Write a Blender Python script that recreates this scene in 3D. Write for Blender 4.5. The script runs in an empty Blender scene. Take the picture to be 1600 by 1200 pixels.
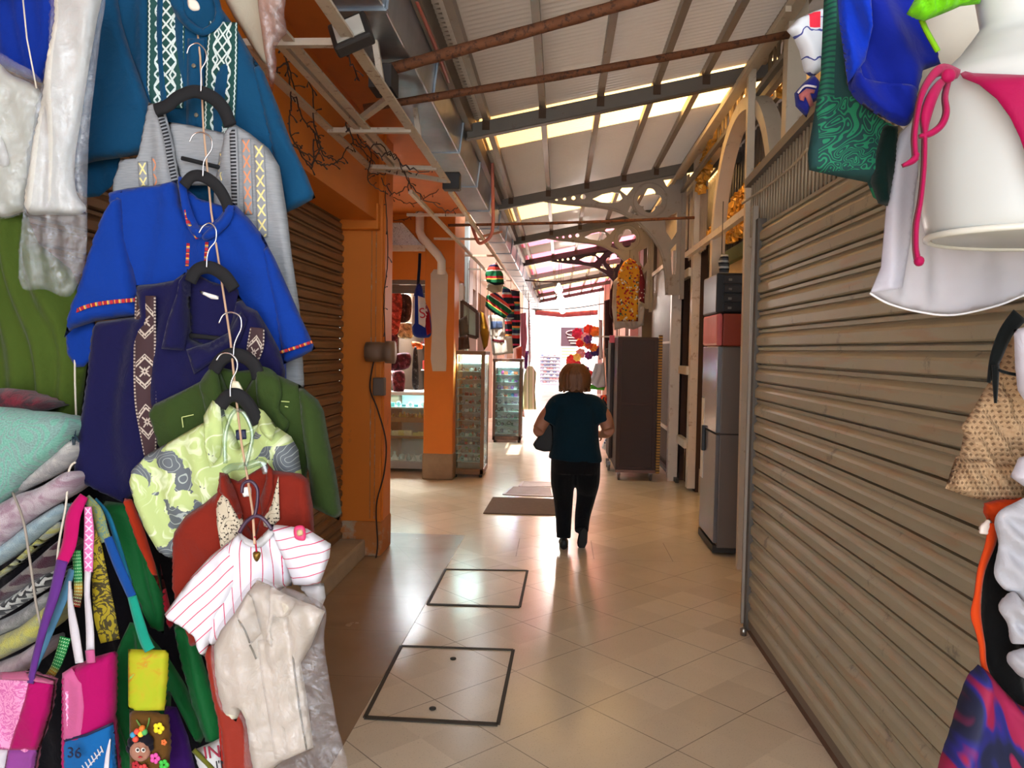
import bpy, bmesh, math, random
import numpy as np
from mathutils import Vector, Matrix, noise
from mathutils.geometry import delaunay_2d_cdt

random.seed(7)
PI = math.pi
sc = bpy.context.scene
col = sc.collection

# ---------------------------------------------------------------- camera
F_PX, VX, VY, ROLL, EYE = 1200.0, 875.0, 547.0, 1.1, 1.65
def _basis():
    Y = np.array([(VX-800)/F_PX, (600-VY)/F_PX, 1.0]); Y /= np.linalg.norm(Y)
    u = np.array([math.sin(math.radians(ROLL)), math.cos(math.radians(ROLL)), 0.0])
    Z = u - Y*(u @ Y); Z /= np.linalg.norm(Z)
    X = np.cross(Z, Y)
    if X[0] < 0: X = -X
    return np.array([X, Y, Z])
MB_ = _basis()
CAM = Vector((0, 0, EYE))
cam_data = bpy.data.cameras.new('camera'); cam = bpy.data.objects.new('camera', cam_data); col.objects.link(cam)
cam_data.sensor_width = 36.0; cam_data.lens = 36.0*F_PX/1600.0
cam_data.clip_start = 0.05; cam_data.clip_end = 300
_r, _u, _f = MB_[:, 0], MB_[:, 1], MB_[:, 2]
cam.matrix_world = Matrix(((_r[0], _u[0], -_f[0], 0), (_r[1], _u[1], -_f[1], 0), (_r[2], _u[2], -_f[2], EYE), (0, 0, 0, 1)))
sc.camera = cam

def ray(px, py):
    return MB_ @ np.array([(px-800)/F_PX, (600-py)/F_PX, 1.0])
def P(px, py, Y):
    r = ray(px, py); t = Y/r[1]
    return Vector((r[0]*t, Y, EYE + r[2]*t))
def PX(px, py, X):
    r = ray(px, py); t = X/r[0]
    return Vector((X, r[1]*t, EYE + r[2]*t))
def PG(px, py, z=0.0):
    r = ray(px, py); t = (z-EYE)/r[2]
    return Vector((r[0]*t, r[1]*t, z))

# ---------------------------------------------------------------- world, sun, exposure
sc.view_settings.view_transform = 'Standard'
sc.view_settings.look = 'None'
sc.view_settings.gamma = 1.0
sc.view_settings.use_curve_mapping = False
sc.view_settings.exposure = 2.2
w = bpy.data.worlds.new('daylight'); sc.world = w; w.use_nodes = True
bg = w.node_tree.nodes['Background']
bg.inputs[0].default_value = (0.88, 0.96, 1.06, 1); bg.inputs[1].default_value = 1.5
def add_light(name, kind, loc, energy, color=(1, 1, 1), rot=(0, 0, 0), size=1, size_y=None):
    l = bpy.data.lights.new(name, kind); l.energy = energy; l.color = color
    o = bpy.data.objects.new(name, l); col.objects.link(o); o.location = loc; o.rotation_euler = rot
    if kind == 'AREA':
        l.size = size
        if size_y: l.shape = 'RECTANGLE'; l.size_y = size_y
    elif kind == 'SUN': l.angle = size
    else: l.shadow_soft_size = size
    return o
# sunlight falls steeply, from behind the camera towards the far street
sun = add_light('sun', 'SUN', (0, 0, 20), 2.8, (1.0, 0.93, 0.82), (math.radians(28), math.radians(-8), 0), 0.01)

# ---------------------------------------------------------------- node expressions
class E:
    def __init__(s, nt, sock): s.nt, s.k = nt, sock
    def _m(s, op, b=None, c=None):
        n = s.nt.nodes.new('ShaderNodeMath'); n.operation = op
        for i, v in enumerate((s, b, c)):
            if v is None: continue
            if isinstance(v, E): s.nt.links.new(v.k, n.inputs[i])
            else: n.inputs[i].default_value = v
        return E(s.nt, n.outputs[0])
    def __add__(s, o): return s._m('ADD', o)
    def __sub__(s, o): return s._m('SUBTRACT', o)
    def __mul__(s, o): return s._m('MULTIPLY', o)
    def __truediv__(s, o): return s._m('DIVIDE', o)
    def frac(s): return s._m('FRACT')
    def floor(s): return s._m('FLOOR')
    def abs(s): return s._m('ABSOLUTE')
    def sin(s): return s._m('SINE')
    def gt(s, t): return s._m('GREATER_THAN', t)
    def lt(s, t): return s._m('LESS_THAN', t)
    def mn(s, o): return s._m('MINIMUM', o)
    def mx(s, o): return s._m('MAXIMUM', o)
    def tri(s): return s._m('PINGPONG', 1.0)
class NB:
    """small material builder: colour maths on uv (metres) or object coordinates"""
    def __init__(s, name):
        s.m = bpy.data.materials.new(name); s.m.use_nodes = True
        s.nt = s.m.node_tree; s.b = s.nt.nodes['Principled BSDF']; s.out = s.nt.nodes['Material Output']
        s._c = {}
    def uv(s):
        if 'uv' not in s._c:
            t = s.nt.nodes.new('ShaderNodeUVMap'); x = s.nt.nodes.new('ShaderNodeSeparateXYZ')
            s.nt.links.new(t.outputs[0], x.inputs[0]); s._c['uv'] = (E(s.nt, x.outputs[0]), E(s.nt, x.outputs[1])); s._c['uvv'] = t.outputs[0]
        return s._c['uv']
    def pos(s):
        if 'p' not in s._c:
            t = s.nt.nodes.new('ShaderNodeNewGeometry'); x = s.nt.nodes.new('ShaderNodeSeparateXYZ')
            s.nt.links.new(t.outputs['Position'], x.inputs[0]); s._c['p'] = tuple(E(s.nt, x.outputs[i]) for i in range(3)); s._c['pv'] = t.outputs['Position']
        return s._c['p']
    def vec(s, kind='pos'):
        (s.pos if kind == 'pos' else s.uv)(); return s._c['pv' if kind == 'pos' else 'uvv']
    def comb(s, x, y, z=0.0):
        n = s.nt.nodes.new('ShaderNodeCombineXYZ')
        for i, v in enumerate((x, y, z)):
            if isinstance(v, E): s.nt.links.new(v.k, n.inputs[i])
            else: n.inputs[i].default_value = v
        return n.outputs[0]
    def noise(s, scale, detail=3, vec=None, rough=.55, dist=0.0):
        n = s.nt.nodes.new('ShaderNodeTexNoise'); n.inputs['Scale'].default_value = scale; n.inputs['Detail'].default_value = detail
        n.inputs['Roughness'].default_value = rough; n.inputs['Distortion'].default_value = dist
        s.nt.links.new(vec if vec is not None else s.vec(), n.inputs['Vector']); return E(s.nt, n.outputs['Fac'])
    def voro(s, scale, vec=None, feature='F1', out='Distance', rnd=1.0):
        n = s.nt.nodes.new('ShaderNodeTexVoronoi'); n.feature = feature; n.inputs['Scale'].default_value = scale
        n.inputs['Randomness'].default_value = rnd
        s.nt.links.new(vec if vec is not None else s.vec(), n.inputs['Vector'])
        return E(s.nt, n.outputs[out]) if out == 'Distance' else n.outputs[out]
    def mix(s, f, a, b):
        n = s.nt.nodes.new('ShaderNodeMix'); n.data_type = 'RGBA'
        if isinstance(f, E): s.nt.links.new(f.k, n.inputs[0])
        else: n.inputs[0].default_value = f
        for i, v in ((6, a), (7, b)):
            if isinstance(v, tuple): n.inputs[i].default_value = (*v[:3], 1)
            else: s.nt.links.new(v, n.inputs[i])
        return n.outputs[2]
    def ramp(s, f, stops, mode='LINEAR'):
        n = s.nt.nodes.new('ShaderNodeValToRGB'); s.nt.links.new(f.k, n.inputs[0]); cr = n.color_ramp; cr.interpolation = mode
        while len(cr.elements) > 1: cr.elements.remove(cr.elements[-1])
        cr.elements[0].position = stops[0][0]; cr.elements[0].color = (*stops[0][1], 1)
        for p_, c in stops[1:]:
            e = cr.elements.new(p_); e.color = (*c, 1)
        return n.outputs[0]
    def color(s, c):
        if isinstance(c, tuple): s.b.inputs['Base Color'].default_value = (*c[:3], 1)
        else: s.nt.links.new(c, s.b.inputs['Base Color'])
    def bump(s, h, strength=.3, dist=.002):
        n = s.nt.nodes.new('ShaderNodeBump'); n.inputs['Strength'].default_value = strength; n.inputs['Distance'].default_value = dist
        s.nt.links.new(h.k, n.inputs['Height']); s.nt.links.new(n.outputs[0], s.b.inputs['Normal'])
    def fin(s, rough=.8, metal=0.0, spec=None):
        if isinstance(rough, E): s.nt.links.new(rough.k, s.b.inputs['Roughness'])
        else: s.b.inputs['Roughness'].default_value = rough
        s.b.inputs['Metallic'].default_value = metal
        if spec is not None: s.b.inputs['Specular IOR Level'].default_value = spec
        return s.m
def srgb(r, g, b):
    f = lambda c: (c/255/12.92) if c/255 <= .04045 else ((c/255+.055)/1.055)**2.4
    return (f(r), f(g), f(b))
_mats = {}
def M(name, rgb, rough=.7, metal=0.0, var=.12, scale=6, bump=0.0, bscale=60, spec=None, dirt=None):
    """plain material with soft colour variation; rgb in 0..255"""
    if name in _mats: return _mats[name]
    n = NB(name); c = srgb(*rgb)
    lo = tuple(x*(1-var) for x in c); hi = tuple(min(1, x*(1+var)) for x in c)
    k = n.mix(n.noise(scale, 4), lo, hi)
    if dirt:
        d = n.noise(dirt[1], 6, rough=.7)
        k = n.mix(((d-dirt[2])*8.0).mn(1.0).mx(0.0), k, srgb(*dirt[0]))
    n.color(k)
    if bump: n.bump(n.noise(bscale, 3), bump, .004)
    _mats[name] = n.fin(rough, metal, spec); return _mats[name]
def fabric(name, rgb, rough=.85, var=.1, weave=.25, sheen=.1, wscale=900):
    if name in _mats: return _mats[name]
    n = NB(name); c = srgb(*rgb); q = .55+.25*min(c)/max(max(c), .01)*max(c); c = tuple(x*q for x in c)
    lo = tuple(x*(1-var) for x in c); hi = tuple(min(1, x*(1+var)) for x in c)
    n.color(n.mix(n.noise(9, 3), lo, hi))
    n.bump(n.noise(wscale, 2)*.5 + n.noise(17, 4, dist=1.2)*5.0, weave*1.3, .003)
    n.b.inputs['Sheen Weight'].default_value = sheen
    _mats[name] = n.fin(rough, 0, .15); return _mats[name]
def emis(name, rgb, s):
    n = NB(name); c = srgb(*rgb); n.color(c); n.b.inputs['Emission Color'].default_value = (*c, 1); n.b.inputs['Emission Strength'].default_value = s
    return n.fin(.5)
def clear(name, rgb=(255, 255, 255), gloss=.12, alpha=.12, bump=.4, bscale=30, rough=.08):
    n = NB(name); nt = n.nt; nt.nodes.remove(n.b)
    t = nt.nodes.new('ShaderNodeBsdfTransparent'); g = nt.nodes.new('ShaderNodeBsdfGlossy'); d = nt.nodes.new('ShaderNodeBsdfDiffuse')
    g.inputs['Roughness'].default_value = rough; t.inputs[0].default_value = (*srgb(*rgb), 1); d.inputs[0].default_value = (*srgb(*rgb), 1)
    m1 = nt.nodes.new('ShaderNodeMixShader'); m2 = nt.nodes.new('ShaderNodeMixShader')
    m1.inputs[0].default_value = alpha; m2.inputs[0].default_value = gloss
    nt.links.new(t.outputs[0], m1.inputs[1]); nt.links.new(d.outputs[0], m1.inputs[2])
    nt.links.new(m1.outputs[0], m2.inputs[1]); nt.links.new(g.outputs[0], m2.inputs[2]); nt.links.new(m2.outputs[0], n.out.inputs[0])
    if bump:
        b = nt.nodes.new('ShaderNodeBump'); b.inputs['Strength'].default_value = bump; b.inputs['Distance'].default_value = .01
        nt.links.new(n.noise(bscale, 4, dist=1.5).k, b.inputs['Height']); nt.links.new(b.outputs[0], g.inputs['Normal'])
    return n.m

# ---------------------------------------------------------------- objects
def link(name, me, m, parent=None):
    o = bpy.data.objects.new(name, me); col.objects.link(o)
    if m is not None:
        me.materials.clear() if False else None
        if len(me.materials) == 0: me.materials.append(m)
    if parent is not None:
        o.parent = parent
        o.matrix_parent_inverse = parent.matrix_basis.inverted()
    return o
def tag(o, label=None, cat=None, group=None, kind=None):
    if label: o['label'] = label
    if cat: o['category'] = cat
    if group: o['group'] = group
    if kind: o['kind'] = kind
    return o
def empty(name, loc, label=None, cat=None, group=None):
    o = bpy.data.objects.new(name, None); col.objects.link(o); o.location = loc; o.empty_display_size = .05
    return tag(o, label, cat, group)
def copy_tree(o, dloc, label=None):
    """copy of a thing with its parts and their sub-parts, shifted by dloc"""
    c = o.copy(); col.objects.link(c); c.location = o.location + Vector(dloc)
    if label: c['label'] = label
    if o.parent: pass
    for ch in [x for x in ALL_CH(o)]:
        d = ch.copy(); col.objects.link(d); d.parent = c
        for g in [x for x in ALL_CH(ch)]:
            e = g.copy(); col.objects.link(e); e.parent = d
    return c
def ALL_CH(o): return [x for x in list(col.objects) if x.parent == o]
class MB:
    def __init__(s): s.v, s.f, s.sm = [], [], []
    def add(s, v, f, smooth=False):
        n = len(s.v); s.v += [tuple(x) for x in v]; s.f += [tuple(i+n for i in q) for q in f]; s.sm += [smooth]*len(f); return s
    def box(s, x0, x1, y0, y1, z0, z1):
        v = [(x, y, z) for x in (x0, x1) for y in (y0, y1) for z in (z0, z1)]
        return s.add(v, [(0, 1, 3, 2), (4, 6, 7, 5), (0, 4, 5, 1), (2, 3, 7, 6), (0, 2, 6, 4), (1, 5, 7, 3)])
    def bar(s, a, b, wd, ht, up=(0, 0, 1)):
        a, b = Vector(a), Vector(b); d = (b-a).normalized(); u = Vector(up)
        if abs(d.dot(u)) > .98: u = Vector((1, 0, 0))
        r = d.cross(u).normalized()*wd/2; u = r.cross(d).normalized()*ht/2
        v = [p + i*r + j*u for p in (a, b) for i, j in ((-1, -1), (1, -1), (1, 1), (-1, 1))]
        return s.add(v, [(0, 1, 2, 3), (7, 6, 5, 4), (0, 4, 5, 1), (1, 5, 6, 2), (2, 6, 7, 3), (3, 7, 4, 0)])
    def tube(s, pts, r, n=8, closed=False, cap=True, flat=1.0):
        pts = [Vector(p) for p in pts]; N = len(pts); rr = r if isinstance(r, (list, tuple)) else [r]*N
        prev = None; rings = []
        for i, p in enumerate(pts):
            a = pts[(i-1) % N] if (closed or i > 0) else p; b = pts[(i+1) % N] if (closed or i < N-1) else p
            d = (b-a).normalized() if (b-a).length > 1e-9 else Vector((0, 0, 1))
            if prev is None:
                prev = d.orthogonal().normalized() if abs(d.y) > .9 else d.cross(Vector((0, 1, 0))).normalized()
            prev = (prev - d*prev.dot(d)).normalized(); q = d.cross(prev)
            rings.append([p + rr[i]*(math.cos(2*PI*k/n)*prev + flat*math.sin(2*PI*k/n)*q) for k in range(n)])
        v = [x for R in rings for x in R]; f = []
        for i in range(N if closed else N-1):
            j = (i+1) % N
            for k in range(n): f.append((i*n+k, i*n+(k+1) % n, j*n+(k+1) % n, j*n+k))
        if cap and not closed: f += [tuple(range(n-1, -1, -1)), tuple((N-1)*n+k for k in range(n))]
        return s.add(v, f, True)
    def lathe(s, prof, c, n=20, sx=1.0, sy=1.0, axis='z'):
        v, f = [], []
        for r, h in prof:
            for k in range(n):
                a = 2*PI*k/n; x, y = r*math.cos(a)*sx, r*math.sin(a)*sy
                v.append((c[0]+x, c[1]+y, c[2]+h) if axis == 'z' else ((c[0]+h, c[1]+x, c[2]+y) if axis == 'x' else (c[0]+x, c[1]+h, c[2]+y)))
        N = len(prof)
        for i in range(N-1):
            for k in range(n): f.append((i*n+k, i*n+(k+1) % n, (i+1)*n+(k+1) % n, (i+1)*n+k))
        f += [tuple(range(n-1, -1, -1)), tuple((N-1)*n+k for k in range(n))]
        return s.add(v, f, True)
    def ball(s, c, r, n=10, m=7, sc=(1, 1, 1)):
        prof = [(max(1e-4, r*math.sin(PI*i/m)), -r*math.cos(PI*i/m)*sc[2]) for i in range(m+1)]
        return s.lathe(prof, c, n, sc[0], sc[1])
    def build(s, name, m, parent=None, bevel=0.0, remesh=0.0, sub=0):
        me = bpy.data.meshes.new(name); me.from_pydata(s.v, [], s.f); me.update()
        me.polygons.foreach_set('use_smooth', s.sm)
        bm = bmesh.new(); bm.from_mesh(me); bmesh.ops.recalc_face_normals(bm, faces=bm.faces); bm.to_mesh(me); bm.free()
        o = link(name, me, m, parent)
        if remesh:
            md = o.modifiers.new('r', 'REMESH'); md.mode = 'VOXEL'; md.voxel_size = remesh; md.use_smooth_shade = True
            md = o.modifiers.new('s', 'SMOOTH'); md.factor = .6; md.iterations = sub or 6
        elif bevel:
            md = o.modifiers.new('b', 'BEVEL'); md.width = bevel; md.segments = 2; md.limit_method = 'ANGLE'
        return o
def struct(o): o['kind'] = 'structure'; return o
def box(name, x0, x1, y0, y1, z0, z1, m, parent=None, bevel=.0): return MB().box(x0, x1, y0, y1, z0, z1).build(name, m, parent, bevel)
def crv(pts, n=6, closed=False):
    """Catmull-Rom through points (2d or 3d)"""
    pts = [Vector(p) for p in pts]; N = len(pts); out = []
    for i in range(N if closed else N-1):
        p0 = pts[(i-1) % N] if (closed or i > 0) else pts[0]; p1 = pts[i]; p2 = pts[(i+1) % N]
        p3 = pts[(i+2) % N] if (closed or i+2 < N) else pts[-1]
        for k in range(n):
            t = k/n
            out.append(.5*((2*p1)+(p2-p0)*t+(2*p0-5*p1+4*p2-p3)*t*t+(3*p1-p0-3*p2+p3)*t**3))
    if not closed: out.append(pts[-1])
    return out
def shape2d(name, outlines, to3d, depth, m, parent=None, bevel=0.0):
    """filled outline with holes, extruded: outlines in 2d, to3d maps (u, v, w) to the world"""
    cu = bpy.data.curves.new(name, 'CURVE'); cu.dimensions = '2D'; cu.fill_mode = 'BOTH'; cu.extrude = depth/2
    for pts in outlines:
        sp = cu.splines.new('POLY'); sp.points.add(len(pts)-1)
        for i, p in enumerate(pts): sp.points[i].co = (p[0], p[1], 0, 1)
        sp.use_cyclic_u = True
    t = bpy.data.objects.new(name, cu); col.objects.link(t)
    bpy.context.view_layer.update()
    me = bpy.data.meshes.new_from_object(t.evaluated_get(bpy.context.evaluated_depsgraph_get()))
    bpy.data.objects.remove(t); bpy.data.curves.remove(cu)
    for v in me.vertices: v.co = to3d(v.co.x, v.co.y, v.co.z)
    me.name = name; me.materials.clear()
    return link(name, me, m, parent)
def circ(cx, cy, r, n=24, r2=None): return [(cx+r*math.cos(2*PI*k/n), cy+(r2 or r)*math.sin(2*PI*k/n)) for k in range(n)]
def text(s_, size, loc, m, parent, name='lettering', rot=(PI/2, 0, 0), ext=.001, align='CENTER'):
    cu = bpy.data.curves.new(name, 'FONT'); cu.body = s_; cu.size = size; cu.extrude = ext; cu.align_x = align; cu.align_y = 'CENTER'
    t = bpy.data.objects.new(name, cu); col.objects.link(t); bpy.context.view_layer.update()
    me = bpy.data.meshes.new_from_object(t.evaluated_get(bpy.context.evaluated_depsgraph_get()))
    bpy.data.objects.remove(t)
    mt = Matrix.Translation(loc) @ Matrix.Rotation(rot[2], 4, 'Z') @ Matrix.Rotation(rot[0], 4, 'X') @ Matrix.Rotation(rot[1], 4, 'Z')
    me.transform(mt); me.materials.clear()
    return link(name, me, m, parent)

# ---------------------------------------------------------------- cloth
def _dist(Q, poly):
    d = np.full(len(Q), 1e9)
    A = poly; B = np.roll(poly, -1, 0)
    for a, b in zip(A, B):
        ab = b-a; t = np.clip(((Q-a) @ ab)/max(1e-9, ab @ ab), 0, 1)
        d = np.minimum(d, np.hypot(*(Q-(a+t[:, None]*ab)).T))
    return d
def _inside(Q, poly):
    c = np.zeros(len(Q), bool); x, y = Q[:, 0], Q[:, 1]
    A = poly; B = np.roll(poly, -1, 0)
    for (x0, y0), (x1, y1) in zip(A, B):
        if y0 == y1: continue
        c ^= ((y0 > y) != (y1 > y)) & (x < (x1-x0)*(y-y0)/(y1-y0)+x0)
    return c
class Cloth: pass
FOLD = 1.5
def cloth(name, poly, Y, m, parent=None, bulge=.022, back=.012, edge=.025, fold=(.004, .06, 80), step=6, base=None, lift=.004,
          smooth=True, rot=0.0, warp=.5, seed=0, tilt=(0, 0), crease=0.0):
    """a piece of cloth of true size hanging at distance Y: outline, rounded edges, folds and thickness"""
    pts = np.array([(p[0], p[1]) for p in poly], float)
    if smooth:
        pts = np.array([(q.x, q.y) for q in crv([Vector((a, b, 0)) for a, b in pts], 5, True)])
    ring = []
    for a, b in zip(pts, np.roll(pts, -1, 0)):
        n = max(1, int(np.hypot(*(b-a))/step+.5))
        for k in range(n): ring.append(a+(b-a)*k/n)
    ring = np.array(ring)
    keep = [0]
    for i in range(1, len(ring)):
        if np.hypot(*(ring[i]-ring[keep[-1]])) > step*.4: keep.append(i)
    ring = ring[keep]
    cx, cy = pts.mean(0); Y0 = Y if Y is not None else base(np.array([[cx, cy]]))[0]
    s = Y0/F_PX
    def yb(Q):
        if base is not None: return base(Q)-lift
        return Y + tilt[0]*(Q[:, 0]-cx) + tilt[1]*(Q[:, 1]-cy)
    fold = (fold[0]*FOLD, fold[1], fold[2])
    an = math.radians(fold[2]); ca, sa = math.cos(an), math.sin(an)
    def front(Q):
        d = _dist(Q, ring)*s; ins = _inside(Q, ring); d = np.where(ins, d, 0)
        k = np.clip(d/edge, 0, 1); prof = np.sqrt(np.maximum(0, 1-(1-k)**2))
        u = (Q[:, 0]*sa - Q[:, 1]*ca)*s; v = (Q[:, 0]*ca + Q[:, 1]*sa)*s
        f = np.zeros(len(Q))
        if fold[0]:
            for i in range(len(Q)):
                wv = noise.noise(Vector((u[i]*4+seed, v[i]*2.2, seed*1.7)))*warp*fold[1]*3
                f[i] = math.sin(2*PI*(u[i]+wv)/fold[1])*.6+noise.noise(Vector((u[i]*9/(.2+fold[1]*8), v[i]*3, seed+5)))*1.2
                if crease: f[i] += crease*noise.noise(Vector((u[i]*30, v[i]*30, seed)))
        return yb(Q) - bulge*prof - fold[0]*f*np.clip(d/edge, 0, 1)
    lo, hi = ring.min(0), ring.max(0); g = []
    j = 0; y = lo[1]+step*.5
    while y < hi[1]:
        x = lo[0]+(step*.5 if j % 2 else 0)
        while x < hi[0]: g.append((x, y)); x += step
        y += step*.87; j += 1
    g = np.array(g) if g else np.zeros((0, 2))
    if len(g):
        g = g[_inside(g, ring)]
        if len(g): g = g[_dist(g, ring) > step*.55]
    allp = np.vstack([ring, g]) if len(g) else ring
    nR = len(ring)
    res = delaunay_2d_cdt([Vector(p) for p in allp], [(i, (i+1) % nR) for i in range(nR)], [], 1, 1e-5)
    V = np.array([(p.x, p.y) for p in res[0]]); T = [tuple(f) for f in res[2]]
    used = set()
    E_ = {}
    for t in T:
        for i in range(len(t)):
            e = tuple(sorted((t[i], t[(i+1) % len(t)]))); E_[e] = E_.get(e, 0)+1
    bd = set(i for e, c in E_.items() if c == 1 for i in e)
    fy, by = front(V), yb(V)
    d = _dist(V, ring)*s; k = np.clip(d/edge, 0, 1); prof = np.sqrt(np.maximum(0, 1-(1-k)**2))
    R = np.stack([(V[:, 0]-800)/F_PX, (600-V[:, 1])/F_PX, np.ones(len(V))], 1) @ MB_.T
    t = by/R[:, 1]; B = R*t[:, None]; B[:, 2] += EYE
    fr = B.copy(); fr[:, 1] = fy; bk = B.copy(); bk[:, 1] = by + (back*prof if base is None else .0006)
    vs = [tuple(x) for x in fr]; idx = {}
    bidx = []
    for i in range(len(V)):
        if i in bd and base is None: bidx.append(i)
        else: bidx.append(len(vs)); vs.append(tuple(bk[i]))
    F = []
    for q in T:
        F.append(q); F.append(tuple(bidx[i] for i in reversed(q)))
    if base is not None:
        for (a, b), c in E_.items():
            if c == 1: F.append((a, b, bidx[b], bidx[a]))
    me = bpy.data.meshes.new(name); me.from_pydata(vs, [], F); me.update()
    bm = bmesh.new(); bm.from_mesh(me); bmesh.ops.recalc_face_normals(bm, faces=bm.faces); bm.to_mesh(me); bm.free()
    me.polygons.foreach_set('use_smooth', [True]*len(me.polygons))
    uvl = me.uv_layers.new(name='UVMap'); a = math.radians(rot); c_, s_ = math.cos(a), math.sin(a)
    UV = []
    back_of = {bidx[i]: i for i in range(len(V))}
    for lp in me.loops:
        i = lp.vertex_index; i = back_of.get(i, i)
        x, y = (V[i, 0]-cx)*s, -(V[i, 1]-cy)*s
        UV += [x*c_-y*s_, x*s_+y*c_]
    uvl.data.foreach_set('uv', UV)
    o = link(name, me, m, parent)
    return o, front
def ribbon(name, pts, wd, m, parent=None, base=None, Y=None, lift=.005, th=.0015, n=5, across=5, smooth=True, tuck=0.0, twist=None):
    """band of cloth following a line; uv: u across 0..1, v along in metres. Y may be a list"""
    N = len(pts); Ys = Y if isinstance(Y, (list, tuple)) else [Y or 0]*N
    W = wd if isinstance(wd, (list, tuple)) else [wd]*N
    q = [Vector((p[0], p[1], y)) for p, y in zip(pts, Ys)]; q2 = [Vector((w_, 0, 0)) for w_ in W]
    if smooth and N > 2: q, q2 = crv(q, n), crv(q2, n)
    elif N == 2:
        q = [q[0].lerp(q[1], k/8) for k in range(9)]; q2 = [q2[0].lerp(q2[1], k/8) for k in range(9)]
    L, vs, uvs = 0, [], []
    for i, p in enumerate(q):
        a = q[max(0, i-1)]; b = q[min(len(q)-1, i+1)]; d = Vector((b.x-a.x, b.y-a.y)).normalized(); nn = Vector((d.y, -d.x))
        if i: L += math.hypot(p.x-q[i-1].x, p.y-q[i-1].y)
        for k in range(across):
            e = k/(across-1)-.5
            x, y = p.x+nn.x*e*q2[i].x, p.y+nn.y*e*q2[i].x
            yy = (base(np.array([[x, y]]))[0]-lift) if base is not None else p.z-.004*(1-4*e*e)
            w3 = P(x, y, yy); s = yy/F_PX
            vs.append(w3); uvs.append((k/(across-1), L*s))
    nv = len(vs); vs += [v+Vector((0, th+.0005, 0)) for v in vs]; F = []
    R = len(q)
    for i in range(R-1):
        for k in range(across-1):
            a = i*across+k; F.append((a, a+1, a+across+1, a+across)); F.append((a+nv+across, a+nv+across+1, a+nv+1, a+nv))
        a = i*across; F.append((a, a+across, a+across+nv, a+nv)); a += across-1; F.append((a+nv, a+across+nv, a+across, a))
    for a0 in (0, (R-1)*across):
        for k in range(across-1): F.append((a0+k, a0+k+nv, a0+k+1+nv, a0+k+1))
    me = bpy.data.meshes.new(name); me.from_pydata([tuple(v) for v in vs], [], F); me.update()
    bm = bmesh.new(); bm.from_mesh(me); bmesh.ops.recalc_face_normals(bm, faces=bm.faces); bm.to_mesh(me); bm.free()
    me.polygons.foreach_set('use_smooth', [True]*len(me.polygons))
    uvl = me.uv_layers.new(name='UVMap'); d = []
    for lp in me.loops: d += list(uvs[lp.vertex_index % nv])
    uvl.data.foreach_set('uv', d)
    return link(name, me, m, parent)
def root_of(name, px, py, Y, label, cat, group=None): return empty(name, P(px, py, Y), label, cat, group)
# ================================================================ SETTING
# floor: diagonal cream tiles, with a darker brown strip along the left wall
def floor_mat():
    n = NB('cream floor tiles'); x, y, z = n.pos()
    k = .7071
    u = ((x-.518)+(y-3.867))*(k/.506); v = ((x-.518)-(y-3.867))*(k/.506)
    # band of square-laid tiles across the alley
    band = (y.gt(6.05))*(y.lt(6.64))
    u2 = (x-.3)/.62; 
    dl = ((u+.5).frac()-.5).abs().mn(((v+.5).frac()-.5).abs())*.506
    dq = (((u2+.5).frac()-.5).abs()*.62).mn((y-6.05).abs()).mn((y-6.64).abs())
    line = (dl.lt(.0026))*(band*-1.0+1.0) + (dq.lt(.003))*band
    line = line.mn(1.0)
    t = n.comb((u+.5).floor(), (v+.5).floor())
    vn = n.nt.nodes.new('ShaderNodeTexWhiteNoise'); vn.noise_dimensions = '2D'; n.nt.links.new(t, vn.inputs['Vector'])
    tv = E(n.nt, vn.outputs['Value'])
    nz = n.noise(3.5, 6, rough=.6); sp = n.noise(140, 2)
    a = n.mix((tv*.55+nz*.5).mn(1.0), srgb(208, 192, 168), srgb(238, 224, 200))
    a = n.mix(((sp-.62)*6.0).mx(0.0).mn(.35), a, srgb(150, 128, 100))
    a = n.mix(line*(n.noise(5, 3)*.9+.25).mn(1.0), a, srgb(92, 74, 56))
    n.color(a)
    n.bump(line*-1.0, .25, .002)
    return n.fin((nz*.14+.13)+line*.4, 0, .4)
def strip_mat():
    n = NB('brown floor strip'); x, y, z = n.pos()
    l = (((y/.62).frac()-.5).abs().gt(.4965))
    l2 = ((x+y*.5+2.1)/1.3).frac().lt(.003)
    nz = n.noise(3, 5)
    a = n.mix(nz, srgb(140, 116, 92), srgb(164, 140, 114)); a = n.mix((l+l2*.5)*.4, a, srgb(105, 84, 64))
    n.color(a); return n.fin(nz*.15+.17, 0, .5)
fl = struct(box('floor', -6, 6, -8, 33.6, -.1, 0, floor_mat()))
SW, SE = PG(727, 836), PG(530, 1165)
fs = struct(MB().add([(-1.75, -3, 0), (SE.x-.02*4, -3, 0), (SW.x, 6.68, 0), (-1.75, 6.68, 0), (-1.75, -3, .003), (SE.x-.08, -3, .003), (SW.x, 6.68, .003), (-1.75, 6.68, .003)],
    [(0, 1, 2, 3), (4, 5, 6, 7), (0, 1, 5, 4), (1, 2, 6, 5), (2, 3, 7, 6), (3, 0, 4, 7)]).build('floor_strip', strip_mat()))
# outer street far away, sunlit
struct(box('floor_street', -14, 14, 33.6, 48, -.1, 0, M('street paving', (214, 206, 196), .8)))

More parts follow.
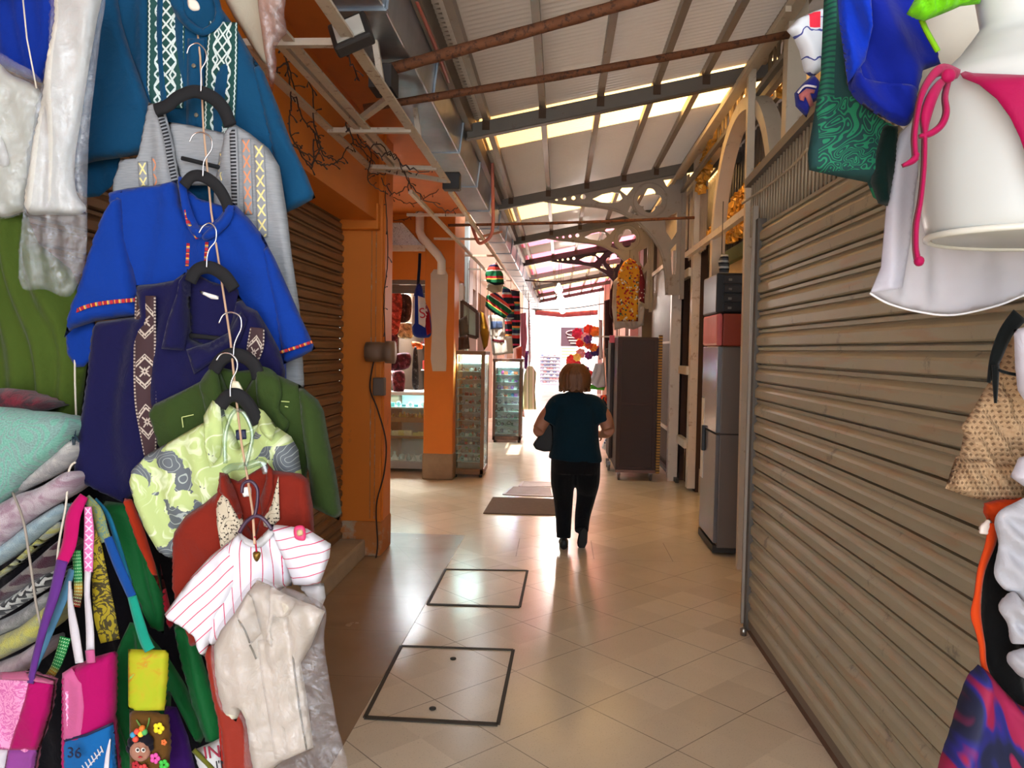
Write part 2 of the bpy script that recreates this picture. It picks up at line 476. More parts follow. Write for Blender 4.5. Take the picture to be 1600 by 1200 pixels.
# inspection covers let into the floor
joint = M('dark joint', (62, 54, 44), .8)
cover_m = floor_mat()
def cover(pts, label, holes):
    r = empty('inspection_cover', pts[0], label, 'floor cover')
    mb = MB(); c = [Vector(p) for p in pts]
    w_ = [.03, .014, .022, .03]
    for i in range(4):
        a, b = c[i].copy(), c[(i+1) % 4].copy(); a.z = b.z = .003; mb.bar(a, b, .018 if i else .03, .005)
    mb.build('frame_joint', joint, r)
    for h in holes: MB().lathe([(.016, -.001), (.016, .004)], (h.x, h.y, .002), 14).build('lifting_hole', joint, r)
    return r
cover([PG(570, 1122), PG(778, 1133), PG(802, 1016), PG(627, 1010)], 'large square tiled inspection cover in the floor, nearest, with two lifting holes', [PG(708, 1030), PG(676, 1108)])
cover([PG(668, 945), PG(812, 949), PG(824, 892), PG(696, 890)], 'square tiled inspection cover in the floor, beyond the one with two holes', [])
gr = M('grate metal', (164, 148, 140), .45, .2)
def grate(p, label):
    c = [PG(*q) for q in p]; r = empty('floor_grate', c[0], label, 'floor grate')
    mb = MB()
    for i in range(4): mb.bar(c[i]+Vector((0, 0, .004)), c[(i+1) % 4]+Vector((0, 0, .004)), .03, .008)
    mb.build('grate_frame', gr, r); b = MB()
    for k in range(1, 12):
        t = k/12; b.bar(c[0].lerp(c[3], t)+Vector((0, 0, .003)), c[1].lerp(c[2], t)+Vector((0, 0, .003)), .02, .006)
    b.build('bars', gr, r)
grate([(787, 773), (864, 776), (862, 763), (800, 761)], 'larger metal floor grate beyond the brown mat')
grate([(812, 760), (862, 761), (862, 754), (817, 753)], 'small metal floor grate, farther of the two')
MT = [PG(755, 803), PG(876, 806), PG(872, 781), PG(770, 778)]
mtm = M('brown mat', (112, 92, 80), .95, var=.2, scale=30, bump=.5)
mt = MB().add([tuple(p) for p in MT]+[tuple(p+Vector((0, 0, .012))) for p in MT], [(3, 2, 1, 0), (4, 5, 6, 7), (0, 1, 5, 4), (1, 2, 6, 5), (2, 3, 7, 6), (3, 0, 4, 7)]).build('floor_mat', mtm)
tag(mt, 'brown rectangular mat lying across the tiles to the left of the walking woman', 'mat')

# ---- left side: orange wall, pillars, rolling shutter
ORA = (214, 118, 30)
orange = M('orange paint', ORA, .55, var=.10, scale=2.5, bump=.25, bscale=12, dirt=((150, 92, 40), 2.2, .62), spec=.35)
orange_worn = M('worn orange paint', (186, 112, 50), .75, var=.2, scale=5, bump=.5, dirt=((176, 156, 130), 6, .5))
dark_in = M('dark interior', (38, 32, 28), .9)
struct(box('wall_left', -2.4, -1.42, -3.0, 5.92, 2.62, 4.6, orange))
struct(box('wall_left_pier', -1.72, -1.385, 5.92, 6.27, .10, 4.6, orange, bevel=.012))
struct(box('wall_left_pier_base', -1.725, -1.378, 5.905, 6.28, 0, .28, orange_worn, bevel=.02))
mb = MB()
for x in (-1.475, -1.44): mb.box(x, x+.008, 5.914, 5.925, .3, 2.62)
struct(mb.build('trim_1', orange_worn))
struct(box('trim_2', -1.40, -1.372, 5.95, 6.0, .28, 3.4, orange))
struct(box('trim_lintel', -2.0, -1.405, 5.84, 5.92, 2.55, 2.75, orange, bevel=.01))
struct(box('wall_left_back', -2.5, -2.0, -1.5, 5.95, 0, 2.7, dark_in))
stone = M('worn stone step', (176, 160, 138), .8, var=.2, scale=7, bump=.4)
struct(box('trim_step', -2.0, -1.50, -1.5, 5.9, 0, .14, stone, bevel=.015))
def slatted(name, X, y0, y1, z0, z1, p, m, sgn, prof, label, cat, guide=None):
    """rolling shutter in the plane X: the profile of one slat repeated"""
    r = empty(name, (X, (y0+y1)/2, z0), label, cat)
    vs, zs = [], []
    z = z0; k = 0
    pts = []
    while z < z1-1e-4:
        for dz, dx in prof: pts.append((X-sgn*dx, min(z+dz*p, z1)))
        z += p
    N = len(pts); v = [(a, y0, b) for a, b in pts]+[(a, y1, b) for a, b in pts]
    v += [(X+sgn*.03, y0, z0), (X+sgn*.03, y0, z1), (X+sgn*.03, y1, z0), (X+sgn*.03, y1, z1)]
    f = [(i, i+1, N+i+1, N+i) for i in range(N-1)]
    f += [(2*N, 2*N+1, 2*N+3, 2*N+2)]
    MB().add(v, f).build('curtain', m, r)
    return r
def shutter_mat(name, c1, c2, period, z0, wear=(150, 120, 90)):
    n = NB(name); x, y, z = n.pos()
    a = n.mix(n.noise(1.7, 5), srgb(*c1), srgb(*c2))
    st = n.noise(1.0, 5, vec=n.comb(y*3.0, z*22.0, x))
    a = n.mix(((st-.55)*5.0).mn(.55).mx(0.0), a, srgb(*wear))
    d = n.noise(7, 6, rough=.75)
    a = n.mix(((d-.60)*7.0).mn(.6).mx(0.0), a, srgb(92, 92, 86))
    n.color(a); n.bump(n.noise(60, 3), .15, .002); return n.fin(.48, .25, .5)
PROF = [(0, -.016), (.03, .006), (.08, .014), (.46, .015), (.56, .010), (.70, -.004), (.76, -.006), (.78, .003), (.93, .004), (.94, -.018), (.995, -.018)]
SR = slatted('rolling_shutter', 1.14, 1.0, 4.50, .09, 2.39, .1, shutter_mat('worn grey brown slats', (158, 150, 128), (182, 170, 142), .1, .09, (176, 142, 108)), 1, PROF,
    'large closed grey-brown rolling shutter filling the right side of the alley', 'shutter')
steel_dk = M('dark steel', (58, 54, 50), .55, .5)
rust = M('rusty steel', (118, 72, 44), .75, .3, var=.3, scale=18, dirt=((70, 44, 30), 30, .5), bump=.3)
grey_mt = M('galvanised grey', (138, 130, 120), .45, .5, var=.15)
box('bottom_rail', 1.128, 1.165, 1.0, 4.50, .05, .10, M('bottom rail paint', (122, 108, 94), .55, .3), SR)
box('guide_rail', 1.115, 1.17, 4.50, 4.56, .03, 2.42, M('guide rail paint', (92, 84, 76), .5, .4), SR)
box('side_guard', 1.10, 1.13, 4.555, 4.575, .05, 2.5, M('guard paint', (150, 138, 124), .5, .3), SR)
MB().lathe([(.0, 0), (.018, .0), (.02, .04), (.0, .05)], (1.09, 4.45, .02), 10).build('padlock', M('padlock', (150, 146, 140), .3, .9), SR)
struct(box('trim_sill', 1.14, 1.22, .8, 4.6, 0, .055, M('rusty sill', (104, 74, 56), .8, .1, var=.3, scale=14)))
struct(box('wall_right_stall', 1.18, 2.6, -1.5, 4.54, .02, 2.42, dark_in))
SL = slatted('rolling_shutter', -1.70, 0.6, 5.9, .14, 2.62, .083, shutter_mat('brown tan slats', (120, 92, 66), (152, 120, 90), .083, .14, (112, 84, 60)), -1, PROF,
    'closed brown rolling shutter set into the orange wall behind the shirts', 'shutter')

# ---- pillar two and the side passage with the shop
struct(box('wall_left_pillar', -1.69, -1.32, 9.5, 9.95, .0, 3.75, orange, bevel=.012))
pl = M('bare plaster', (200, 184, 164), .85, var=.08, scale=6, bump=.3)
mbp = MB()
base2 = struct(box('wall_left_pillar_base', -1.70, -1.31, 9.49, 9.96, 0, .33, M('stained plaster', (150, 126, 100), .9, var=.25, scale=8, bump=.4), bevel=.015))
def patch2d(u, v, w_): return Vector((u, 9.494+w_, v))
out = [(P(x, y, 9.5).x, P(x, y, 9.5).z) for x, y in [(673, 428), (678, 421), (696, 421), (700, 430), (699, 480), (697, 520), (698, 560), (697, 580), (676, 580), (673, 560), (675, 520), (673, 470)]]
struct(shape2d('wall_left_bare_patch', [out], patch2d, .006, pl))
struct(box('wall_left_header', -4.6, -1.69, 9.55, 9.8, 2.5, 4.4, orange))
struct(box('wall_left_upper', -1.69, -1.34, 9.95, 10.6, 2.55, 3.75, orange))
struct(box('wall_left_passage', -4.7, -4.5, -1, 14, 0, 4.4, M('passage wall', (196, 150, 96), .8)))
struct(box('wall_left_return', -4.6, -1.9, 6.05, 6.2, 0, 4.4, orange))
struct(box('wall_left_shop_back', -4.6, -1.5, 12.4, 12.55, 0, 4.2, M('shop back wall', (206, 214, 208), .8)))
struct(box('ceiling_passage', -4.7, -1.42, 6.2, 12.6, 3.7, 3.8, M('passage ceiling', (190, 170, 140), .8)))
struct(box('ceiling_shop', -4.6, -1.6, 9.8, 12.5, 2.62, 2.7, M('shop ceiling', (190, 188, 180), .8)))
struct(box('wall_left_shop_side', -1.66, -1.55, 9.95, 12.5, 0, 2.65, M('shop side wall', (150, 120, 84), .8)))
# walls further down on the left: stall fronts
struct(box('wall_left_far', -2.6, -1.62, 10.6, 33.4, 2.75, 4.2, M('far left fascia', (150, 104, 70), .7)))
struct(box('wall_left_far_back', -3.2, -2.6, 12.6, 33.4, 0, 4.0, M('far stall back', (120, 96, 84), .9)))
struct(box('wall_left_far_end', -3.0, -1.7, 33.0, 33.4, 0, 3.6, M('far end pier', (214, 190, 190), .8)))
for i, y in enumerate((14.6, 18.2, 22.0, 26.0, 30.0)):
    struct(box('wall_left_far_pier', -1.80, -1.60, y, y+.25, 0, 3.3, M('far pier paint', (196, 158, 140), .7)))

# ---- roof
ROOF_X0, ROOF_X1, ROOF_S = -.74, 2.75, .203
def rz(x): return 3.47+ROOF_S*(x+.74)
def roof_mat(name, rgb, tr, rgb_t):
    n = NB(name); nt = n.nt
    x, y, z = n.pos(); c = n.mix(n.noise(1.4, 5), srgb(*rgb), srgb(*[min(255, v+10) for v in rgb]))
    n.color(c); n.fin(.38, 0, .5)
    t = nt.nodes.new('ShaderNodeBsdfTranslucent'); t.inputs[0].default_value = (*srgb(*rgb_t), 1)
    m = nt.nodes.new('ShaderNodeMixShader'); m.inputs[0].default_value = tr
    nt.links.new(n.b.outputs[0], m.inputs[1]); nt.links.new(t.outputs[0], m.inputs[2]); nt.links.new(m.outputs[0], n.out.inputs[0])
    return n.m
sheet_w = roof_mat('white roof sheet', (214, 208, 200), .10, (255, 244, 236))
sheet_y = roof_mat('amber fibreglass sheet', (240, 206, 150), .8, (255, 226, 176))
sheet_p = roof_mat('pink plastic sheet', (226, 150, 160), .75, (255, 178, 190))
def roof_sheet(name, y0, y1, m, amp=.006, per=.062, dz=0.0, x1=ROOF_X1):
    n = max(2, int((y1-y0)/per*4)); v, f = [], []
    for i in range(n+1):
        y = y0+(y1-y0)*i/n; a = amp*math.sin(2*PI*y/per)
        for x in (ROOF_X0-.06, x1): v += [(x, y, rz(x)+.10+a+dz), (x, y, rz(x)+.11+a+dz)]
    for i in range(n):
        k = i*4; f += [(k, k+2, k+6, k+4), (k+1, k+5, k+7, k+3), (k, k+4, k+5, k+1), (k+2, k+3, k+7, k+6)]
    return struct(MB().add(v, f, True).build(name, m))
segs = [(-3.0, 6.5, sheet_w), (6.5, 7.5, sheet_y), (7.5, 10.5, sheet_w), (10.5, 11.6, sheet_y), (11.6, 13.4, sheet_w), (13.4, 14.6, sheet_p), (14.6, 15.8, sheet_w),
        (15.8, 17.2, sheet_p), (17.2, 18.4, sheet_y), (18.4, 21.0, sheet_p), (21.0, 21.9, sheet_y), (21.9, 23.6, sheet_w), (23.6, 25.2, sheet_y), (25.2, 28.4, sheet_p)]
for a, b, m in segs: roof_sheet('ceiling', a, b, m)
purl = M('purlin paint', (150, 142, 132), .5, .3, var=.1, dirt=((110, 84, 62), 9, .6))
for x in (-.64, -.18, .29, .74, 1.13, 1.5, 2.0):
    mb = MB(); mb.bar((x, -3.0, rz(x)+.06), (x, 28.4, rz(x)+.06), .05, .07); struct(mb.build('ceiling_purlin', purl))
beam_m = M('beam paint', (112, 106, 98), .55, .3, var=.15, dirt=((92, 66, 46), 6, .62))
BY = [3.2, 6.4, 9.6, 12.8, 16.0, 19.2, 22.4, 25.6, 28.4]
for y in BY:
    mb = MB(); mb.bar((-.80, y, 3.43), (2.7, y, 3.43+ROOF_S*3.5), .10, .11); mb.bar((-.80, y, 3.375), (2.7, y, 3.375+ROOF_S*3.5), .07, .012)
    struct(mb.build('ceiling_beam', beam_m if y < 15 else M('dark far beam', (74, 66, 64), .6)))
    mb = MB()
    for x in (-.64, -.18, .29, .74, 1.13): mb.box(x-.03, x+.03, y-.06, y-.02, rz(x)-.05, rz(x)+.05)
    struct(mb.build('ceiling_cleats', M('rust cleat', (84, 62, 46), .7, .3)))
# gutter lip along the left eave and the big sheet metal duct below it
struct(MB().bar((-.775, -3.0, 3.50), (-.775, 28.4, 3.50), .05, .14).build('ceiling_gutter', M('gutter', (124, 112, 100), .5, .4, var=.2)))
struct(MB().bar((-.73, -3.0, 3.60), (-.73, 28.4, 3.60), .03, .05).build('ceiling_eave_rail', purl))
dr = empty('metal_duct', (-.94, 10, 3.2), 'long grey sheet metal duct running under the left edge of the roof', 'duct')
def duct_mat():
    n = NB('galvanised sheet'); a = n.noise(1.3, 5, rough=.7); b = n.noise(5, 4)
    n.color(n.ramp((a+b*.3), [(.35, srgb(112, 122, 132)), (.6, srgb(150, 160, 170)), (.8, srgb(176, 184, 192))])); return n.fin(b*.25+.22, .8)
dm = duct_mat(); Yd = [-3.0, -1.6, -.3]+[1.0+1.28*i for i in range(0, 25)]
for a, b in zip(Yd[:-1], Yd[1:]):
    s = MB().add([(-1.07, a, 3.20), (-.83, a, 3.20), (-.80, a, 3.46), (-1.10, a, 3.60), (-1.07, b, 3.20), (-.83, b, 3.20), (-.80, b, 3.46), (-1.10, b, 3.60)],
        [(0, 3, 2, 1), (4, 5, 6, 7), (0, 1, 5, 4), (1, 2, 6, 5), (2, 3, 7, 6), (3, 0, 4, 7)]).build('duct_section', dm, dr, bevel=.008)
    s = MB(); s.bar((-1.075, b, 3.195), (-.822, b, 3.195), .03, .012); s.bar((-.822, b, 3.195), (-.79, b, 3.47), .03, .012, up=(1, 0, 0)); s.build('seam_flange', dm, dr)
struct(box('wall_left_above', -2.4, -1.10, -3.0, 9.5, 3.30, 4.6, M('upper wall orange', (200, 108, 34), .7)))

# ---- right facade
cream_c = M('cream cast iron', (204, 190, 168), .5, .05, var=.1, dirt=((150, 120, 88), 8, .6), bump=.15)
white_m = M('white painted metal', (214, 204, 192), .45, .1, var=.08, dirt=((166, 140, 112), 10, .58))
ochre = M('ochre wall', (214, 184, 132), .8, var=.14, scale=3, bump=.3, dirt=((176, 120, 76), 5, .62))
greyc = NB('grey corrugated cladding'); _x, _y, _z = greyc.pos(); greyc.color(greyc.mix(greyc.noise(3, 5), srgb(112, 106, 104), srgb(150, 142, 138)))
greyc = greyc.fin(.5, .3)
struct(box('wall_right', 1.72, 1.9, 4.56, 9.12, 0, 2.62, ochre))
struct(box('wall_right_base', 1.66, 1.72, 8.2, 9.12, 0, .28, stone))
def corr(name, X, y0, y1, z0, z1, per, amp, m):
    n = int((y1-y0)/per*6); v, f = [], []
    for i in range(n+1):
        y = y0+(y1-y0)*i/n; a = amp*max(-.5, min(.5, math.sin(2*PI*y/per)*1.2))
        v += [(X+a, y, z0), (X+a, y, z1)]
    for i in range(n): k = i*2; f.append((k, k+1, k+3, k+2))
    o = MB().add(v, f).build(name, m); sd = o.modifiers.new('t', 'SOLIDIFY'); sd.thickness = .004; return struct(o)
corr('wall_right_cladding', 2.15, 3.0, 13.0, 2.5, 4.2, .14, .03, greyc)
struct(box('wall_right_outer', 2.6, 2.75, .8, 33, 0, 4.3, M('outer wall', (150, 138, 124), .8)))
# rounded arches along the right, carried by thin posts
def arch(yc, R, zs, X, w_=.10, label=None):
    o = []; 
    N = 28
    outer = [(yc-R-w_, 2.35), (yc-R-w_, zs)]+[(yc+(R+w_)*math.cos(PI-PI*k/N), zs+(R+w_)*math.sin(PI-PI*k/N)) for k in range(N+1)]+[(yc+R+w_, zs), (yc+R+w_, 2.35), (yc+R, 2.35), (yc+R, zs)]
    outer += [(yc+R*math.cos(PI*k/N), zs+R*math.sin(PI*k/N)) for k in range(N+1)]+[(yc-R, zs), (yc-R, 2.35)]
    t3 = lambda u, v, w2: Vector((X+w2, u, v))
    return shape2d('arch_frame', [outer], t3, .12, cream_c)
for i, yc in enumerate((6.42,)):
    o = arch(yc, .96, 2.62, 1.47)
    struct(o); o.name = 'wall_right_arch'
# frieze of iron rings over the arches
t3 = lambda u, v, w2: Vector((1.52+w2, u, v))
for i, (y, zz, r) in enumerate([(5.35, 3.78, .11), (5.62, 3.84, .085), (5.86, 3.80, .07), (6.5, 3.82, .08), (6.75, 3.80, .10), (7.05, 3.80, .10), (7.35, 3.80, .10), (7.7, 3.80, .10)]):
    mb = MB(); mb.tube([(1.52, y+r*math.cos(2*PI*k/20), zz+1.35*r*math.sin(2*PI*k/20)) for k in range(20)], .014, 6, closed=True)
    struct(mb.build('trim_ring', M('bronze rings', (140, 118, 90), .5, .3)))
struct(MB().bar((1.56, 4.6, 3.66), (1.56, 12.9, 3.66), .05, .05).build('trim_frieze_low', cream_c))
struct(MB().bar((1.56, 4.6, 3.98), (1.56, 12.9, 3.98), .07, .06).build('trim_frieze_top', cream_c))
# eave rails
for x, z, y0, wd in ((1.40, 3.80, 2.2, .07), (1.33, 3.72, 4.8, .035), (1.45, 3.62, 5.2, .04)):
    struct(MB().bar((x, y0, z), (x, 12.9, z-.02), wd, wd).build('trim_eave', cream_c if x < 1.45 else grey_mt))
struct(MB().bar((1.42, 5.7, 2.74), (1.42, 8.9, 2.75), .05, .06).build('trim_rail', white_m))
struct(MB().bar((1.41, 5.92, 0), (1.385, 5.92, 3.78), .055, .055).build('trim_post', cream_c))
struct(MB().bar((1.47, 5.12, 2.3), (1.47, 5.12, 3.9), .10, .12).build('trim_column', cream_c))
# right side further on: white gate posts, slatted panel, brown boarding
mb = MB(); mb.bar((1.46, 9.92, 0), (1.46, 9.92, 2.93), .12, .12); struct(mb.build('trim_gate_post', white_m))
mb = MB(); mb.bar((1.60, 9.2, 0.04), (1.60, 9.2, 4.0), .14, .14); struct(mb.build('trim_gate_post_tall', white_m))
for z in (2.55, 1.38, .5): 
    mb = MB(); mb.box(1.50, 1.56, 9.25, 9.86, z, z+.1); struct(mb.build('trim_hinge', white_m))
struct(box('wall_right_gap', 1.62, 1.7, 9.12, 9.9, 0, 2.9, M('dark gap', (70, 50, 40), .9)))
pr = empty('slatted_gate', (1.5, 11.3, .6), 'grey metal gate of narrow vertical slats on the right, beyond the two white posts', 'gate')
mb = MB(); y = 10.0
while y < 12.75: mb.box(1.49, 1.51, y, y+.028, .62, 2.86); y += .06
mb.build('slats', M('slat paint', (132, 124, 116), .5, .3), pr)
mb = MB(); mb.bar((1.5, 9.98, 2.9), (1.5, 12.8, 2.9), .05, .06); mb.bar((1.5, 9.98, .6), (1.5, 12.8, .6), .05, .05); mb.bar((1.5, 9.98, 1.78), (1.5, 12.8, 1.78), .03, .03); mb.build('gate_frame', white_m, pr)
box('backing', 1.53, 1.55, 9.98, 12.8, .1, 2.85, M('gate backing', (84, 72, 64), .8), pr)
struct(box('wall_right_board', 1.56, 1.62, 9.95, 12.9, 0, 2.9, M('dark brown boarding', (74, 48, 36), .8)))
struct(MB().bar((1.5, 9.7, .03), (1.48, 13, .03), .04, .05).build('trim_track', steel_dk))
corr('wall_right_upper_near', 1.60, 8.7, 9.9, 2.8, 3.8, .12, .02, M('pale upper cladding', (176, 164, 154), .5, .2))
corr('wall_right_upper', 1.58, 9.9, 12.9, 2.95, 3.9, .10, .02, M('pale upper cladding', (176, 164, 154), .5, .2))
# grey masonry pier behind the brackets and walls beyond
struct(box('wall_right_pier', 1.36, 1.7, 13.0, 13.5, 0, 4.0, M('grey stone pier', (112, 98, 84), .85, var=.15)))
struct(box('wall_right_far', 1.62, 2.6, 13.5, 33.4, 2.7, 4.3, M('far right fascia', (150, 120, 104), .8)))
struct(box('wall_right_far_back', 2.0, 2.6, 13.5, 33.4, 0, 2.8, M('far right back', (92, 70, 64), .9)))
for y in (16.2, 19.4, 22.6, 26.0, 29.5): struct(box('wall_right_far_pier', 1.45, 1.62, y, y+.25, 0, 3.9, M('pink far pier', (206, 176, 168), .7)))
struct(box('wall_right_near_upper', 1.55, 1.62, .9, 4.6, 2.8, 4.2, M('upper wall near', (196, 182, 160), .7)))

# iron brackets with a quatrefoil, one under every roof beam
iron_l = M('grey cast iron', (150, 140, 130), .5, .2, var=.12, dirt=((110, 86, 66), 8, .6))
iron_d = M('dark cast iron', (58, 52, 52), .55, .3)
def bracket(y, m, label):
    dx = 0.0
    o = [(-.30, 3.53), (1.47, 3.885), (1.47, 2.35), (1.30, 2.35), (1.285, 2.59), (1.235, 2.83), (1.165, 2.975), (1.06, 3.11), (.92, 3.238), (.78, 3.325), (.643, 3.385), (.43, 3.425), (.21, 3.445), (-.05, 3.47), (-.28, 3.505)]
    outer = [(p.x, p.y) for p in crv([Vector((a, b, 0)) for a, b in o[3:]], 4)]; outer = o[:3]+outer
    holes = []
    for a, r in ((-.08, .016), (.02, .020), (.13, .026), (.25, .032)): holes.append(circ(a, 3.50+a*.13+.01, r, 12))
    holes.append([(.36, 3.515), (.46, 3.475), (.58, 3.462), (.68, 3.475), (.73, 3.525), (.70, 3.585), (.60, 3.60), (.48, 3.575)])
    q = []; cx, cy = 1.06, 3.50
    for k in range(72):
        a = 2*PI*k/72; rr = .098+.052*abs(math.cos(2*(a)))**.7
        q.append((cx+rr*math.cos(a), cy+rr*math.sin(a)))
    holes.append(q)
    holes += [[(1.25, 3.28), (1.40, 3.36), (1.40, 3.12), (1.34, 3.02), (1.27, 3.12)], [(.78, 3.56), (.86, 3.66), (.72, 3.655), (.70, 3.62)], [(1.27, 3.66), (1.38, 3.77), (1.22, 3.75)],
              [(1.33, 2.9), (1.40, 2.98), (1.40, 2.6), (1.355, 2.6)], [(.80, 3.36), (.93, 3.31), (.89, 3.40), (.83, 3.44)]]
    t3 = lambda u, v, w2: Vector((u, y+.0+w2, v))
    r = empty('roof_bracket', (1.47, y, 2.4), label, 'bracket', 'iron brackets under the roof beams')
    shape2d('openwork_plate', [outer]+holes, t3, .035, m, r)
    mb = MB(); mb.tube([(cx+.205*math.cos(2*PI*k/32), y, cy+.205*math.sin(2*PI*k/32)) for k in range(32)], .022, 6, closed=True); mb.build('ring_moulding', m, r)
    mb = MB(); cc = crv([Vector((a, y, b)) for a, b in o[3:]], 4); mb.tube(cc, .022, 6); mb.build('arched_rib', m, r)
    box('wall_plate', 1.45, 1.50, y-.05, y+.05, 2.3, 3.9, m, r)
bracket(9.6, iron_l, 'pale grey cast iron bracket with quatrefoil opening, nearest of the row')
bracket(12.8, iron_l, 'grey cast iron bracket with quatrefoil opening, second in the row')
bracket(16.0, iron_d, 'dark cast iron bracket with quatrefoil opening, above the yellow embroidered dress')
# ================================================================ MIDGROUND
# ---- rusty round poles across the alley
def pole_across(a, b, r, label, n=10):
    mb = MB(); a, b = Vector(a), Vector(b); pts = [a.lerp(b, k/20) + Vector((0, 0, -.012*math.sin(PI*k/20))) for k in range(21)]
    mb.tube(pts, [r*(1+.06*math.sin(k*2.3)) for k in range(21)], n); return tag(mb.build('cross_pole', rust), label, 'pole')
pa, pb = PX(595, 112, -1.0), P(1000, -5, 3.9); d = pb-pa
pole_across(pa, pb+d*.75, .031, 'thick rusty pole crossing under the roof, nearest to the camera')
pa, pb = PX(568, 169, -1.2), PX(1232, 54, 1.38)
pole_across(pa, pb, .024, 'rusty pole crossing under the roof, the second one, ending at the right facade')
pole_across(PX(700, 352, -1.2), PX(1085, 340, 1.4), .015, 'thin brown pole crossing the alley behind the second roof bracket')
p4 = [P(785, 434, 17.5), P(840, 441, 17.5), P(940, 428, 17.5), P(975, 424, 17.5)]
tag(MB().tube(crv([P(800, 480, 19), P(850, 484, 19), P(900, 481, 19), P(945, 474, 19)], 6), .014, 6).build('sagging_cable', M('black cable', (40, 34, 34), .6)), 'black cable sagging across the far end of the alley', 'cable')
tag(MB().tube(crv([P(820, 438, 15), P(870, 440, 15), P(960, 430, 15)], 6), .014, 6).build('cross_rod', steel_dk), 'dark rod crossing the alley under the dark bracket', 'rod')

# ---- white steel awning frame along the left wall with a flood light
fr = empty('awning_frame', (-1.15, 4.3, 2.93), 'white peeling steel awning frame sticking out from the orange wall', 'frame')
pnt = M('peeling white paint', (206, 192, 172), .55, .1, var=.12, scale=20, dirt=((138, 96, 64), 22, .57))
for nme, x, w_ in (('outer_rail', -.90, .05), ('middle_rail', -1.16, .04), ('middle_rail', -1.22, .03), ('inner_rail', -1.39, .05)):
    mb = MB(); mb.bar((x, 1.2, 2.93), (x, 6.0 if x > -1 else 5.7, 2.94), w_, .012); mb.bar((x-w_/2, 1.2, 2.95), (x-w_/2, 6.0 if x > -1 else 5.7, 2.96), .012, .05); mb.build(nme, pnt, fr)
for a, b in (((-.90, 3.25, 2.93), (-1.40, 3.25, 2.93)), ((-.90, 4.55, 2.93), (-1.40, 4.55, 2.93)), ((-.9, 5.5, 2.93), (-1.38, 5.5, 2.94)), ((-.92, 4.05, 2.96), (-1.39, 4.75, 2.96)), ((-.9, 5.9, 2.93), (-1.38, 5.55, 2.94))):
    MB().bar(a, b, .035, .03).build('cross_bar', pnt, fr)
MB().bar((-.93, 3.95, 2.95), (-.98, 3.9, 3.3), .03, .03).build('hanger_strut', pnt, fr)
MB().bar((-.93, 5.0, 2.95), (-.98, 5.0, 3.3), .03, .03).build('hanger_strut', pnt, fr)
for y in (3.9,): box('junction_box', -1.02, -.90, y+.1, y+.28, 3.0, 3.12, M('dark box', (50, 44, 42), .7), fr)
# second frame seen beyond the first pillar
f2 = empty('awning_frame', (-1.0, 8, 2.9), 'thin pale awning frame further along, between the two orange pillars and beyond', 'frame')
for x in (-.92, -1.25):
    MB().bar((x, 6.3, 2.93), (x, 17.5, 2.95), .035, .03).build('rail', pnt, f2)
for y in (7.4, 9.0, 10.6, 12.4, 14.4, 16.5): MB().bar((-.92, y, 2.93), (-1.5, y, 2.93), .03, .025).build('cross_bar', pnt, f2)
MB().bar((-.92, 8.8, 2.93), (-.80, 10.2, 3.2), .025, .025).build('brace', M('pink paint', (196, 130, 112), .6), f2)
# pink pipe looping down from the gutter
pk = [P(1, 1, 1)]*0+[PX(662, 2, -.76), PX(700, 50, -.76)]
tag(MB().tube(crv([(-.77, 4.0, 3.44), (-.77, 4.7, 3.43), (-.78, 5.2, 3.44)], 4), .014, 6).build('conduit', M('pink red conduit', (176, 92, 78), .5)), 'short red-pink conduit running along the gutter over the duct', 'pipe')
pk = [P(768, 235, 8), P(770, 300, 8), P(769, 362, 8), P(752, 380, 8.1), P(744, 372, 8.2), P(735, 345, 8.3)]
tag(MB().tube(crv(pk, 5), .018, 8).build('drain_hose', M('salmon hose', (196, 118, 104), .5)), 'salmon pink hose hanging from the roof edge and looping back up beside the duct', 'hose')
# tangled wires with dead bulbs on the orange wall
wire_m = M('dark brown wire', (56, 36, 28), .7)
rnd = random.Random(3)
def wire(pts, label, r=.004, wob=.02, bulbs=True):
    q = crv(pts, 8); q = [p+Vector((0, rnd.uniform(-wob, wob)*.4, rnd.uniform(-wob, wob)*.4)) for p in q]
    o = empty('light_string', q[0], label, 'string lights', 'tangled strings of dead fairy lights' if label else None)
    MB().tube(q, r, 5).build('cable', wire_m, o)
    if bulbs:
        mb = MB()
        for i in range(2, len(q)-1, 3):
            e = q[i]+Vector((rnd.uniform(-.02, .06), rnd.uniform(-.02, .02), rnd.uniform(-.05, .03))); mb.tube([q[i], (q[i]+e)/2+Vector((0, 0, .006)), e], [.003, .0025, .005], 5)
        mb.build('bulbs', wire_m, o)['kind'] = 'stuff'
    return o
def pw(l, X=-1.38): return [PX(a, b, X) for a, b in l]
wire(pw([(428, 118), (448, 98), (462, 150), (475, 190), (490, 205), (500, 235), (520, 250)]), 'dark fairy light string looping on the orange wall left of the awning frame')
wire(pw([(440, 60), (450, 110), (455, 160), (452, 200), (470, 240), (488, 262), (490, 215)]), 'dark fairy light string drooping down the orange wall beside the teal sleeve')
wire(pw([(452, 225), (480, 240), (505, 258), (530, 250), (548, 225), (570, 238), (590, 262)]), 'dark fairy light string sagging low along the orange wall above the shutter corner')
wire(pw([(470, 112), (488, 140), (490, 190), (500, 230), (486, 258)]), 'curled fairy light string in the middle of the orange wall')
wire(pw([(520, 130), (545, 180), (560, 215), (580, 240), (575, 280), (600, 300)], -1.36), 'fairy light string running beside the awning frame towards the pillar top')
wire([P(602, 300, 5.9), P(606, 400, 5.9), P(600, 470, 5.88), P(603, 560, 5.88)], 'fairy light string hanging down the near orange pillar', wob=.03)
wire([PX(505, 0, -1.05), PX(520, 40, -1.05), PX(545, 90, -1.05), PX(560, 130, -1.05)], 'fairy light string wound along the top of the awning frame', wob=.05)
